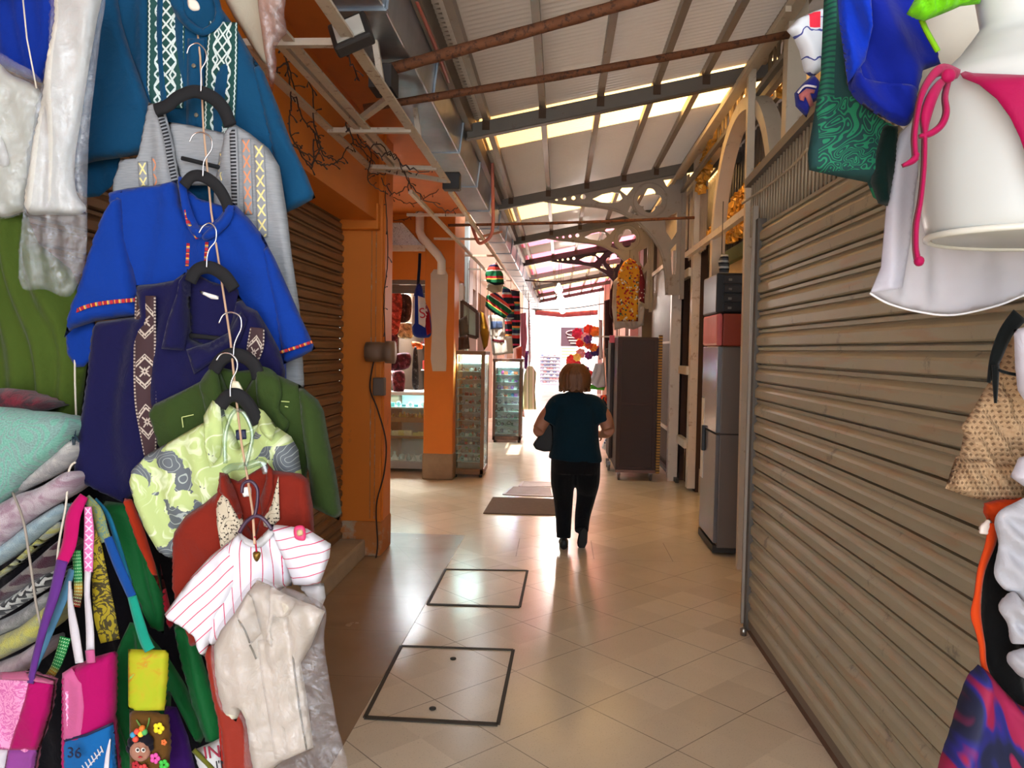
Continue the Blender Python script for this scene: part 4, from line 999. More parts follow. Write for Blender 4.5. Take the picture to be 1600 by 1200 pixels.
# stalls on the right beyond the cabinet
GD = [((899, 590), (912, 578), (920, 590), (918, 606), (902, 608), (226, 170, 150))]
hang_cloth('white_skirt', [(930, 568), (944, 566), (947, 604), (934, 606), (921, 598)], 13.0, fabric('lilac white', (214, 214, 236)), 'white flared skirt hanging between the woman and the brown cabinet', 'skirt')
hang_cloth('green_cloth', [(920, 600), (946, 604), (944, 610), (922, 608)], 13.1, fabric('green hem', (90, 200, 60)), 'bright green cloth under the white flared skirt', 'cloth')
hang_cloth('grey_coat', [(946, 545), (964, 540), (966, 600), (960, 640), (948, 620)], 12.0, fabric('slate', (66, 72, 84)), 'slate grey coat hanging left of the brown cabinet', 'coat')
hang_cloth('flower_bag', [(938, 618), (956, 615), (958, 650), (946, 655), (936, 640)], 12.2, (lambda n: (n.color(n.ramp(E(n.nt, n.noise(7, 1, n.vec('uv')).k), [(.3, srgb(30, 30, 44)), (.42, srgb(226, 90, 40)), (.5, srgb(180, 30, 60)), (.56, srgb(40, 130, 140)), (.64, srgb(150, 60, 150))], 'CONSTANT')), n.fin(.8))[1])(NB('bright flowers')), 'bag with bright orange and purple flowers hanging behind the right arm of the woman', 'bag')
hang_cloth('spotted_cloth', [(950, 650), (962, 642), (963, 680), (948, 705), (940, 700), (950, 670)], 12.3, (lambda n: (n.color(n.mix(n.voro(18, n.vec('uv')).lt(.28), srgb(226, 228, 232), srgb(50, 60, 120))), n.fin(.8))[1])(NB('white blue spots')), 'white and blue spotted cloth hanging low beside the cabinet castors', 'cloth')
hang_cloth('black_bag', [(950, 690), (962, 684), (964, 715), (950, 718)], 11.8, fabric('black bag cloth', (26, 24, 30)), 'black bag hanging lowest beside the brown cabinet', 'bag')
hang_cloth('blue_pouch', [(959, 585), (966, 583), (966, 605), (960, 606)], 11.6, fabric('blue pouch', (60, 150, 200)), 'small blue pouch against the left side of the brown cabinet', 'pouch')
hang_cloth('yellow_pouch', [(959, 608), (966, 606), (966, 626), (960, 626)], 11.6, fabric('yellow pouch', (220, 206, 70)), 'small yellow pouch under the blue one beside the brown cabinet', 'pouch')
hang_cloth('white_scarf', [(936, 500), (941, 500), (942, 560), (936, 562)], 14, fabric('white scarf', (226, 214, 220)), 'narrow white scarf hanging above the white flared skirt', 'scarf')
hang_cloth('dark_shawl', [(944, 470), (957, 466), (958, 530), (945, 560)], 13.6, fabric('plum', (70, 44, 50)), 'dark plum shawl hanging left of the maroon one', 'shawl')
pc = [(236, 90, 60), (240, 150, 60), (226, 60, 100), (60, 50, 120), (240, 190, 190), (120, 60, 140), (250, 220, 110), (230, 60, 60)]
R = random.Random(5)
for i in range(26):
    px, py = 905+R.uniform(-12, 18)+(8 if i < 13 else -2), 515+i*3.1
    c = P(px, py, 15+R.uniform(-.3, .3)); mb = MB(); rr = R.uniform(.06, .09)
    v = []; 
    mb.ball(tuple(c), rr, 9, 6, (1, 1, .8))
    for k in range(7):
        a = 2*PI*k/7; mb.ball((c.x+rr*.8*math.cos(a), c.y-.02, c.z+rr*.8*math.sin(a)), rr*.5, 6, 4)
    tag(mb.build('paper_flower', M('flower %d' % (i % 8), pc[i % 8], .8)), 'bright paper flower in the bunch hanging above the head of the woman', 'paper flower', 'paper flowers hanging at the far right')
# hanging bulbs
for i, (px, py, Y) in enumerate(((873, 452, 17), (876, 467, 18), (879, 484, 20))):
    c = P(px, py, Y); r = empty('light_bulb', c, ['glowing bulb hanging highest over the far alley', 'glowing bulb hanging second, just under the highest', 'glowing bulb hanging lowest on the cable over the far alley'][i], 'light bulb')
    MB().lathe([(.02, .13), (.03, .09), (.075, .03), (.085, -.02), (.06, -.08), (.001, -.1)], tuple(c), 14).build('glass_globe', emis('bulb glow', (255, 240, 225), 14), r)
    MB().tube([c+Vector((0, 0, .12)), c+Vector((0, 0, 1.5))], .006, 5).build('flex', wire_m, r)
    add_light('bulb_light', 'POINT', c-Vector((0, 0, .15)), 25, (1, .9, .85), size=.1)

# ---- golden ornaments massed behind the arches
R = random.Random(11); mb = MB()
gold_m = M('golden tinsel', (226, 162, 66), .35, .35, var=.5, scale=30)
def gold(n, px0, px1, py0, py1, X0, X1, cond):
    k = 0
    while k < n:
        px, py = R.uniform(px0, px1), R.uniform(py0, py1)
        if not cond(px, py): continue
        c = PX(px, py, R.uniform(X0, X1))
        if c.z > rz(c.x)-.08 or c.y > 9.5: k += 1; continue
        s = R.uniform(.028, .052)
        a = [Vector((R.uniform(-1, 1), R.uniform(-1, 1), R.uniform(-1, 1))).normalized()*s for _ in range(5)]
        mb.add([c+a[0], c+a[1], c-a[0], c-a[1], c+a[2]*1.1, c-a[2]*1.1], [(0, 1, 4), (1, 2, 4), (2, 3, 4), (3, 0, 4), (1, 0, 5), (2, 1, 5), (3, 2, 5), (0, 3, 5)]); k += 1
gold(2600, 1100, 1190, 195, 378, 1.60, 1.85, lambda x, y: y > 375-(x-1098)*1.25 and y < 395-(x-1100)*.45 and y > 215+max(0, x-1150)*.8)
gold(260, 1088, 1125, 190, 300, 1.50, 1.60, lambda x, y: abs((x-1092)-(300-y)*.26) < 7)
gold(300, 1170, 1250, 80, 150, 1.7, 1.9, lambda x, y: True)
o = mb.build('golden_tinsel', gold_m); tag(o, 'mass of small golden tinsel leaves piled behind the cream arch on the right', 'tinsel', kind='stuff')
struct(box('wall_right_green_sill', 1.66, 1.74, 5.6, 8.6, 2.55, 2.68, M('green sill', (92, 104, 52), .7)))

# ---- grille above the shutter and leaning rods
gr_ = empty('iron_grille', (1.16, 4.0, 2.4), 'grille of thin upright iron rods above the rolling shutter', 'grille')
mb = MB(); y = 2.2
while y < 4.85: mb.tube([(1.16, y, 2.36), (1.16, y, 2.79-.03*(y-3.7))], .008, 5); y += .055
mb.build('rods', M('pale rod', (176, 160, 136), .5, .3), gr_)['kind'] = 'stuff'
MB().bar((1.15, 2.2, 2.84), (1.15, 4.9, 2.70), .05, .05).build('top_bar', M('grey bar', (120, 112, 106), .5, .3), gr_)
box('corner_plate', 1.17, 1.27, 4.60, 4.68, 2.05, 2.55, M('grey plate', (96, 90, 84), .6, .2), gr_)
struct(box('wall_right_grille_back', 1.34, 1.38, .9, 4.5, 2.42, 2.9, M('sandy board', (186, 168, 138), .8, var=.1, scale=20)))
tag(MB().tube(crv([PX(1160, 318, 1.13), PX(1200, 290, 1.13), PX(1235, 262, 1.12), PX(1262, 232, 1.1)], 5), .007, 6).build('rope', M('pale rope', (190, 172, 142), .8)), 'pale rope slung from the cream post up to the hanging green cloth', 'rope')

hang_cloth('pink_valance', [(836, 484), (880, 488), (934, 484), (934, 492), (880, 496), (836, 492)], 24.5, fabric('pink valance cloth', (226, 120, 140)), 'pink cloth valance hung across the far mouth of the alley', 'valance')
# ---- far street and shop front in the sun
FY = 36.5
struct(box('wall_far', -9, 9, FY, FY+.3, 0, 9, M('sunlit plaster', (206, 192, 184), .8)))
def far_box(name, px0, px1, py0, py1, Y, m, label=None, cat=None, d=.1):
    a, b = P(px0, py1, Y), P(px1, py0, Y); o = box(name, a.x, b.x, Y, Y+d, a.z, b.z, m)
    return tag(o, label, cat) if label else struct(o)
fs_ = empty('shop_sign', P(902, 526, 30), 'dark square shop sign with pale lettering at the far end of the alley', 'sign')
a, b = P(876, 541, 30), P(915, 512, 30); box('board', a.x, b.x, 30, 30.08, a.z, b.z, M('dark plum board', (84, 62, 74), .6), fs_)
cl_ = M('sign ink', (196, 160, 160), .7)
MB().tube([(b.x-.45+.30*math.cos(t*PI/8), 29.97, (a.z+b.z)/2+.15+.10*math.sin(t*PI/8)) for t in range(16)], .02, 6, closed=True).build('emblem', cl_, fs_)
for i, zz in enumerate((-.02, -.14, -.24)): MB().bar((b.x-.7+.06*i, 29.98, (a.z+b.z)/2+zz), (b.x-.2-.06*i, 29.98, (a.z+b.z)/2+zz), .03, .05).build('text_line', cl_, fs_)
ds = empty('shoe_display', P(858, 575, 34), 'wall display of small pale shoes in the sunlit shop at the far end', 'display')
a, b = P(843, 602, 34.5), P(876, 548, 34.5); box('back_panel', a.x, b.x, 34.5, 34.6, a.z, b.z, M('display back', (176, 166, 184), .7), ds)
for i in range(9): box('shelf', a.x, b.x, 34.35, 34.5, a.z+.15*i+.1, a.z+.15*i+.115, M('display shelf', (226, 220, 226), .5), ds)
for i in range(9):
    for j in range(6):
        cc = R.choice([(70, 76, 110), (226, 200, 206), (200, 90, 90), (240, 236, 240), (120, 110, 130)])
        x = a.x+.1+(b.x-a.x-.15)*j/5.5; z = a.z+.15*i+.115
        o = MB().ball((x, 34.40, z+.035), .06, 7, 5, (1, .6, .6)).build('shoe', M('shoe %d %d %d' % cc, cc, .7)); tag(o, 'small shoe on the far sunlit wall display', 'shoe', 'shoes on the far wall display')
o = empty('striped_awning', P(890, 560, 33), 'small yellow slatted gate under the dark shop sign', 'gate')
a, b = P(877, 580, 33), P(900, 542, 33)
for i in range(4): box('slat', a.x, b.x, 33, 33.05, b.z-.1-.13*i, b.z-.04-.13*i, M('yellow slat', (214, 190, 110), .6), o)
for i in range(9): box('bar', a.x+(b.x-a.x)*i/9, a.x+(b.x-a.x)*i/9+.03, 33, 33.05, a.z, b.z-.5, M('yellow slat', (214, 190, 110), .6), o)
# ================================================================ THE WALKING WOMAN
WY = 6.42
skin = M('warm skin', (168, 112, 84), .55, var=.06)
wr = empty('person', (.14, WY, 0), 'woman with short auburn hair, teal blouse and black trousers walking away down the alley', 'person')
def sk(mb, pts, rad, n=12, flat=1.0): mb.tube(crv([Vector(p) for p in pts], 5), [q.x for q in crv([Vector((r, 0, 0)) for r in rad], 5)], n, flat=flat)
B = MB()
hx = .128
B.ball((hx, WY-.005, 1.425), .085, 16, 12, (1.0, 1.12, 1.30))                      # skull
B.ball((hx, WY+.035, 1.375), .062, 12, 10, (1.0, 1.05, 1.15))                      # jaw
B.tube([(hx, WY+.085, 1.435), (hx, WY+.115, 1.40), (hx, WY+.095, 1.385)], [.008, .014, .010], 8)   # nose
for s in (-1, 1):
    B.ball((hx+s*.086, WY, 1.415), .022, 8, 6, (.45, .8, 1.3))                     # ears
    B.ball((hx+s*.032, WY+.085, 1.43), .014, 8, 6, (1, .6, .7))                    # eyelids
B.ball((hx, WY+.098, 1.362), .02, 8, 6, (1.2, .5, .45))                            # lips
sk(B, [(hx, WY, 1.18), (hx, WY-.005, 1.26), (hx, WY, 1.36)], [.075, .055, .055])
sk(B, [(.145, WY, .80), (.145, WY, .95), (.145, WY, 1.12), (.14, WY, 1.20), (hx, WY, 1.27)], [.10, .09, .095, .07, .05], 16)
def arm(s, sh, el, wr_, ha):
    sk(B, [sh, ((sh[0]+el[0])/2+s*.012, (sh[1]+el[1])/2, (sh[2]+el[2])/2), el], [.064, .064, .054])
    sk(B, [el, ((wr_[0]*.45+el[0]*.55)+s*.006, (el[1]+wr_[1])/2, (el[2]+wr_[2])/2), wr_], [.054, .050, .028])
    W, H = Vector(wr_), Vector(ha); d = (H-W).normalized(); side = Vector((s*-.2, .1, 1)).cross(d).normalized(); up = d.cross(side).normalized()
    pc_ = W+d*.05
    B.tube([W, W+d*.03, W+d*.085], [.026, .036, .034], 10, flat=.5)
    for i, (o_, L) in enumerate(((-.027, .062), (-.009, .072), (.009, .068), (.026, .052))):
        a = W+d*.075+up*o_; b = a+d*L*.5+side*.008; c = b+d*L*.25-side*.02*-1; e = c+d*L*.12+side*.018
        B.tube([a, b, c, e], [.0095, .009, .0085, .007], 7)
    a = W+d*.02+up*-.03; B.tube([a, a+d*.03-up*.022, a+d*.055-up*.028+side*.01], [.011, .010, .008], 7)
arm(-1, (-.03, WY, 1.18), (-.165, WY-.05, .985), (-.09, WY+.16, .90), (-.02, WY+.24, .89))
arm(1, (.325, WY, 1.18), (.415, WY-.05, 1.0), (.375, WY+.16, .93), (.34, WY+.25, .93))
sk(B, [(.055, WY, .74), (.045, WY+.01, .55), (.052, WY+.02, .40), (.058, WY, .22), (.060, WY-.02, .085)], [.08, .07, .055, .045, .035]); sk(B, [(.245, WY, .74), (.252, WY+.02, .55), (.245, WY+.06, .42), (.215, WY-.03, .27), (.205, WY-.13, .175)], [.08, .07, .055, .045, .035])
B.build('body', skin, wr, remesh=.008)
# hair: short, full, auburn
def hair_mat():
    n = NB('auburn hair'); x, y, z = n.pos(); s = n.noise(1, 4, vec=n.comb(x*90, y*90, z*9))
    n.color(n.mix(s, srgb(66, 36, 18), srgb(138, 84, 42))); n.bump(s, .9, .008); return n.fin(.5)
H = MB()
H.ball((hx, WY-.02, 1.445), .110, 20, 16, (1.06, 1.06, .90)); H.ball((hx, WY-.04, 1.385), .108, 18, 14, (1.06, .85, .80))
RR = random.Random(2)
for i in range(46):
    a = RR.uniform(PI*.98, PI*2.02); r0 = .100; top = Vector((hx+.05*math.cos(a), WY-.03+.05*math.sin(a), 1.535)); mid = Vector((hx+r0*1.12*math.cos(a), WY-.03+r0*1.0*math.sin(a), 1.45))
    low = Vector((hx+r0*1.12*math.cos(a), WY-.045+r0*.85*math.sin(a), RR.uniform(1.325, 1.37))); end = low+Vector((RR.uniform(-.03, .03), RR.uniform(-.025, .012), -.02))
    H.tube(crv([top, mid, low, end], 3), [.014, .02, .02, .02, .02, .018, .016, .013, .010, .005], 6)
H.build('hair', hair_mat(), wr, remesh=.007, sub=2)
# blouse
teal = fabric('dark teal jersey', (12, 50, 64), .85, weave=.3)
T = MB()
prof = [(.735, .148, .225, .155), (.76, .147, .222, .155), (.84, .145, .205, .150), (.95, .143, .192, .142), (1.06, .142, .190, .140), (1.14, .142, .193, .132), (1.20, .142, .185, .115), (1.25, .138, .145, .085), (1.285, .133, .085, .066), (1.305, .131, .068, .06)]
v, f = [], []
N = 40
for (z, cx, rx, ry) in prof:
    for k in range(N):
        a = 2*PI*k/N; w_ = 1+.035*math.sin(5*a+z*6)*max(0, 1.0-z)*2.2
        zz = z + (.018*math.sin(a*1.0+1.5) if z < .75 else 0) - (.03*math.cos(a) if z < .75 else 0)
        v.append((cx+rx*w_*math.cos(a), WY-.005+ry*w_*math.sin(a), zz))
for i in range(len(prof)-1):
    for k in range(N): f.append((i*N+k, i*N+(k+1) % N, (i+1)*N+(k+1) % N, (i+1)*N+k))
f += [tuple(range(N-1, -1, -1)), tuple((len(prof)-1)*N+k for k in range(N))]
T.add(v, f, True)
for s, sh, mid, end in ((-1, (-.005, WY, 1.20), (-.055, WY-.01, 1.13), (-.098, WY-.03, 1.045)), (1, (.285, WY, 1.20), (.338, WY-.01, 1.135), (.368, WY-.03, 1.05))):
    sk(T, [(.14+s*.07, WY, 1.225), sh, mid, end], [.07, .082, .078, .074], 16)
bl = T.build('blouse', teal, wr, remesh=.009, sub=3)
# trousers: one piece, right leg lifting behind
pants = fabric('black trousers', (22, 22, 26), .85, weave=.3)
Q = MB()
v, f = [], []
for (z, cx, rx, ry) in [(.86, .147, .18, .13), (.78, .148, .205, .15), (.70, .148, .208, .155), (.63, .147, .20, .145)]:
    for k in range(N):
        a = 2*PI*k/N; v.append((cx+rx*math.cos(a), WY-.005+ry*math.sin(a), z))
for i in range(3):
    for k in range(N): f.append((i*N+k, i*N+(k+1) % N, (i+1)*N+(k+1) % N, (i+1)*N+k))
f += [tuple(range(N-1, -1, -1)), tuple(3*N+k for k in range(N))]
Q.add(v, f, True)
sk(Q, [(.055, WY, .70), (.045, WY+.01, .55), (.052, WY+.02, .40), (.058, WY, .22), (.060, WY-.02, .075)], [.115, .103, .083, .068, .062], 16)
sk(Q, [(.245, WY, .70), (.252, WY+.02, .55), (.245, WY+.06, .42), (.215, WY-.03, .27), (.205, WY-.13, .165)], [.112, .103, .083, .066, .058], 16)
Q.build('trousers', pants, wr, remesh=.009, sub=3)
shoe_m = M('black shoe', (22, 24, 26), .5); sole_m = M('dark sole', (44, 48, 50), .6)
def shoe(c, pitch, yaw, nm='shoe'):
    mb = MB(); v, f = [], []
    secs = [(-.10, .026, .05), (-.085, .034, .062), (-.03, .036, .062), (.03, .040, .05), (.09, .043, .038), (.13, .034, .03), (.15, .015, .018)]
    n = 14
    for y, hw, h in secs:
        for k in range(n):
            a = 2*PI*k/n; zz = math.sin(a); v.append((hw*math.cos(a), y, (h*zz if zz > 0 else .012*zz)+.012))
    for i in range(len(secs)-1):
        for k in range(n): f.append((i*n+k, i*n+(k+1) % n, (i+1)*n+(k+1) % n, (i+1)*n+k))
    f += [tuple(range(n-1, -1, -1)), tuple((len(secs)-1)*n+k for k in range(n))]
    mt2 = Matrix.Translation(c) @ Matrix.Rotation(yaw, 4, 'Z') @ Matrix.Rotation(pitch, 4, 'X')
    mb.add([mt2 @ Vector(p) for p in v], f, True); s = mb.build(nm, shoe_m, wr)
    m2 = MB(); n2 = 20; o_ = []
    for k in range(n2):
        a = 2*PI*k/n2; y = .025+.13*math.sin(a); hw = .030+.012*max(0, math.sin(a)); o_.append((hw*math.cos(a)*(1 if abs(math.sin(a)) < .95 else .8), y))
    vv = [mt2 @ Vector((x, y, -.008)) for x, y in o_]+[mt2 @ Vector((x, y, .004)) for x, y in o_]
    m2.add(vv, [tuple(range(n2-1, -1, -1)), tuple(range(n2, 2*n2))]+[(k, (k+1) % n2, n2+(k+1) % n2, n2+k) for k in range(n2)]); m2.build('sole', sole_m, s)
shoe(Vector((.062, WY-.01, .008)), 0, .02); shoe(Vector((.222, WY-.10, .115)), math.radians(-58), .12)
# handbag
hb = empty('handbag', (-.16, WY, .82), 'black handbag hanging from the left forearm of the woman', 'handbag')
bm_ = M('black leather', (12, 13, 16), .65, bump=.2, bscale=40)
H = MB(); v = []
for y, k in ((WY-.06, .9), (WY, 1.0), (WY+.10, .9)):
    for x, z in ((-.215, .855), (-.19, .815), (-.12, .795), (-.045, .80), (-.035, .90), (-.045, 1.03), (-.085, 1.06), (-.13, .99)): v.append((-.12+(x+.12)*k, y, .90+(z-.90)*k))
f = [tuple(range(7, -1, -1)), tuple(range(16, 24))]
for i in range(2):
    for k in range(8): f.append((i*8+k, i*8+(k+1) % 8, (i+1)*8+(k+1) % 8, (i+1)*8+k))
H.add(v, f, True).build('bag_body', bm_, hb, remesh=.008, sub=6)
MB().tube(crv([(-.06, WY+.02, 1.02), (-.085, WY+.08, 1.10), (-.13, WY+.10, 1.06), (-.13, WY+.05, .98)], 5), .008, 7).build('handle', bm_, hb)
# ================================================================ LEFT FOREGROUND
def gar(name, label, px, py, Y, cat='shirt', group=None): return root_of(name, px, py, Y, label, cat, group)
hang_m = M('black velvet', (14, 14, 18), .9); chrome = M('chrome wire', (206, 206, 210), .18, .95, var=.04)
def hanger(arch_pts, hook_pts, Y, label, m=None, th=.007, hm=None):
    r = root_of('clothes_hanger', arch_pts[len(arch_pts)//2][0], arch_pts[len(arch_pts)//2][1], Y, label, 'hanger')
    MB().tube(crv([P(a, b, Y) for a, b in arch_pts], 6), th*1.3, 8, flat=.5).build('shoulder_bar', m or hang_m, r)
    MB().tube(crv([P(a, b, Y-.012) for a, b in hook_pts], 6), .0022, 6).build('hook', hm or chrome, r)
    return r
def piece(name, poly, m, par, base, **k):
    kw = dict(lift=.004, bulge=.006, edge=.008, fold=(0, 1, 0), step=5); kw.update(k); return cloth(name, poly, None, m, par, base=base, **kw)

# cords from above that carry the shirts
cord_m = M('pale twisted cord', (196, 160, 130), .8); cord_w = M('off white cord', (206, 196, 180), .8)
tag(MB().tube([P(300, -30, 2.20), P(313, 90, 2.16), P(318, 200, 2.10), P(330, 330, 2.02), P(345, 430, 1.95), P(360, 530, 1.87), P(369, 620, 1.80), P(377, 690, 1.745), P(386, 742, 1.70), P(395, 800, 1.66), P(398, 850, 1.60)], .0028, 7).build('twine', cord_m),
    'thin pinkish cord running down the middle with all the shirt hangers hooked on it', 'cord')
tag(MB().tube([P(34, -20, 1.9), P(42, 60, 1.9), P(57, 138, 1.9)], .002, 6).build('twine', cord_w), 'white cord in front of the blue cloth at the upper left', 'cord')
tag(MB().tube(crv([P(122, 470, 2.05), P(117, 560, 2.03), P(119, 655, 2.0)], 4), .0028, 6).build('twine', cord_w), 'pale double cord along the right edge of the olive dress', 'cord')
tag(MB().tube(crv([P(118, 722, 1.86), P(108, 735, 1.86), P(103, 790, 1.84), P(92, 850, 1.82), P(88, 900, 1.82)], 5), .003, 6).build('twine', cord_w), 'white cord knotted beside the folded blankets above the bag straps', 'cord')
tag(MB().tube(crv([P(20, 770, 1.80), P(36, 812, 1.75), P(46, 870, 1.74), P(56, 940, 1.74), P(66, 990, 1.75)], 5), .003, 6).build('twine', M('grey cord', (150, 140, 128), .8)), 'grey cord tied down over the pile of folded blankets', 'cord')

# ---- garments behind
hang_b = dict(step=7)
wallcloth = fabric('black cloth backing', (20, 18, 26), .95)
o, _ = cloth('black_cloth', [(60, 560), (330, 560), (345, 900), (370, 1230), (-20, 1230), (-20, 640)], 2.12, wallcloth, None, bulge=.03, back=.02, fold=(.01, .1, 85), step=14); tag(o, 'black cloth hanging behind the tote bags and folded blankets', 'cloth')
o, _ = cloth('blue_cloth', [(-20, -20), (96, -20), (86, 40), (78, 90), (66, 130), (40, 122), (10, 108), (-20, 100)], 2.1, fabric('strong blue', (0, 54, 176), .75), None, fold=(.006, .09, 82), step=7, smooth=False); tag(o, 'plain strong blue garment hanging in the upper left corner', 'garment')
cream = fabric('cream cotton', (248, 242, 224), .8)
r = gar('wrapped_blouse', 'cream blouse in crumpled clear plastic at the left edge under the blue garment', 20, 110, 2.0, 'blouse')
cb_, cf = cloth('blouse', [(-20, 105), (20, 118), (60, 138), (68, 165), (55, 230), (44, 300), (38, 330), (-20, 318)], 2.0, fabric('pale yellow cotton', (244, 240, 214), .8), r, fold=(.006, .07, 70), step=7, crease=.5)
piece('lapel', [(-20, 195), (2, 215), (14, 255), (-4, 262), (-20, 258)], cream, r, cf)
plast = clear('clear wrapping', (246, 248, 252), .07, .05, 1.0, 30, .04)
piece('plastic_cover', [(-20, 98), (30, 100), (66, 128), (72, 170), (58, 230), (52, 300), (44, 330), (-20, 322)], plast, r, cf, lift=.014, bulge=.01, fold=(.007, .05, 40), step=6, crease=1)
r = gar('wrapped_tunic', 'long cream tunic in a clear plastic bag hanging left of the teal shirt', 110, 10, 1.95, 'tunic')
cb_, cf = cloth('tunic', [(92, -20), (156, -20), (150, 40), (138, 110), (126, 190), (117, 250), (119, 300), (135, 325), (120, 336), (80, 335), (42, 330), (50, 260), (64, 180), (78, 90), (88, 30)], 1.95, cream, r, fold=(.008, .07, 84), step=6, bulge=.03)
piece('plastic_cover', [(84, -20), (160, -20), (156, 60), (140, 200), (136, 300), (134, 400), (110, 462), (70, 452), (31, 443), (36, 330), (52, 200), (72, 100), (80, 20)], plast, r, cf, lift=.012, bulge=.014, fold=(.006, .05, 80), step=6, crease=1)
o, _ = cloth('olive_dress', [(-20, 312), (38, 326), (60, 380), (110, 420), (134, 470), (136, 570), (130, 620), (126, 662), (90, 655), (-20, 645)], 2.06, fabric('moss green cotton', (84, 106, 34), .85), None, fold=(.014, .065, 84), bulge=.03, step=7, smooth=False); tag(o, 'moss green pleated dress hanging at the left edge above the blankets', 'dress')
mb = MB()
RR = random.Random(9)
for i in range(26): a = P(112+RR.uniform(-8, 6), 655, 1.9+RR.uniform(-.02, .02)); mb.tube(crv([P(116, 655, 1.9), a+Vector((0, 0, -.02)), P(112+RR.uniform(-13, 12), 690+RR.uniform(-8, 6), 1.9+RR.uniform(-.02, .02))], 4), .0018, 4)
tag(mb.build('tassel', M('dark teal yarn', (16, 44, 60), .8)), 'dark teal yarn tassel at the corner of the turquoise folded blanket', 'tassel')
MBc = (lambda: 0)
o, _ = cloth('cream_shirt', [(352, -20), (440, -20), (432, 20), (428, 60), (420, 100), (405, 90), (380, 50), (362, 20)], 2.6, fabric('ivory cotton', (226, 216, 190), .8), None, fold=(.006, .08, 70), step=7); tag(o, 'ivory shirt end showing behind the right shoulder of the teal shirt', 'shirt')
sleeve_p = root_of('plastic_bag', 425, 40, 2.5, 'crumpled clear plastic bag hanging between the teal shirt and the awning frame', 'plastic bag')
cloth('bag_film', [(404, -20), (446, -20), (444, 20), (448, 50), (440, 60), (430, 78), (432, 100), (424, 150), (418, 110), (410, 60)], 2.5, clear('pinkish wrapping', (240, 222, 218), .12, .14, 1.0, 26, .07), sleeve_p, fold=(.01, .05, 70), crease=1.2, step=6)

# ---- teal shirt with embroidered dark green bands
Yt = 2.20
r = gar('embroidered_shirt', 'teal blue short-sleeved shirt with white-embroidered dark green bands, topmost of the shirt column', 300, 0, Yt)
tealm = fabric('teal blue cotton', (6, 84, 128), .8, weave=.3)
cloth('left_sleeve_inside', [(107, 268), (112, 296), (132, 309), (155, 307), (174, 292), (186, 268), (188, 244), (150, 240), (120, 250)], Yt+.02, tealm, r, bulge=.004, back=.01, fold=(.004, .06, 60), smooth=False)
bd, bf = cloth('body', [(165, -25), (185, 30), (210, 110), (235, 170), (242, 335), (440, 335), (438, 270), (430, 200), (415, 130), (398, 95), (372, 48), (345, 12), (330, -25)], Yt, tealm, r, fold=(.007, .11, 86), bulge=.03, smooth=False)
cloth('right_sleeve', [(395, 88), (412, 112), (434, 165), (456, 225), (480, 275), (493, 309), (470, 322), (445, 334), (436, 300), (425, 240), (412, 180), (398, 130)], Yt-.01, tealm, r, fold=(.004, .1, 70), smooth=False)
cloth('left_sleeve', [(150, -25), (140, 80), (126, 170), (106, 272), (122, 260), (150, 252), (200, 245), (240, 237), (259, 228), (235, 165), (205, 85), (190, 35), (180, -25)], Yt-.04, tealm, r, fold=(.004, .12, 75), bulge=.03, smooth=False)
def emb_mat():
    n = NB('white diamond embroidery'); u, v = n.uv()
    c = (u-.5).abs(); w_ = n.noise(700, 1, n.vec('uv'))
    p = v*14.0
    zig = (p.frac()-.5).abs()*2.0
    l1 = (c*3.4-zig).abs().lt(.11); l2 = (c*3.4-(zig*-1.0+1.0)).abs().lt(.11); l3 = (c*3.4-zig*.6-.42).abs().lt(.09)
    inner = c.lt(.30)
    z2 = ((v*70.0).frac()-.5).abs()*.10
    edge = (c-.43-z2*.6).abs().lt(.020)
    m = (((l1+l2+l3).mn(1.0))*inner+edge).mn(1.0)*(w_.gt(.40))
    n.color(n.mix(m, srgb(4, 62, 58), srgb(220, 232, 228))); n.bump(m, .7, .003); return n.fin(.8)
em = emb_mat()
ribbon('embroidered_band', [(259, -22), (259, 60), (257, 168)], 58, em, r, base=bf, across=9)
ribbon('embroidered_band', [(349, 34), (346, 100), (342, 210)], [44, 50, 48], em, r, base=bf, across=9)
ribbon('placket', [(306, 60), (305, 120), (304, 200)], 26, tealm, r, base=bf, lift=.006)
for a, b in ((303, 103), (307, 180)): MB().lathe([(0, -.003), (.006, -.003), (.006, .001), (0, .001)], tuple(P(a, b, bf(np.array([[a, b]]))[0]-.01)), 12, axis='y').build('button', M('shirt button', (110, 104, 90), .4), r)
piece('collar', [(262, -25), (268, 10), (280, 32), (300, 50), (318, 56), (322, 48), (305, 38), (288, 18), (282, -25)], tealm, r, bf, lift=.010, bulge=.010)
piece('collar', [(318, 56), (338, 46), (349, 30), (346, 12), (336, -25), (330, -25), (336, 18), (330, 36), (316, 46)], tealm, r, bf, lift=.010, bulge=.010)
tg = root_of('price_tag', 300, 8, 2.1, 'small white tag tied to the cord at the very top of the shirt column', 'tag')
cloth('tag_card', [(294, -4), (308, 2), (312, 14), (302, 17), (294, 10)], 2.08, M('white card', (224, 214, 200), .6), tg, bulge=.003, edge=.004, fold=(0, 1, 0), step=3)

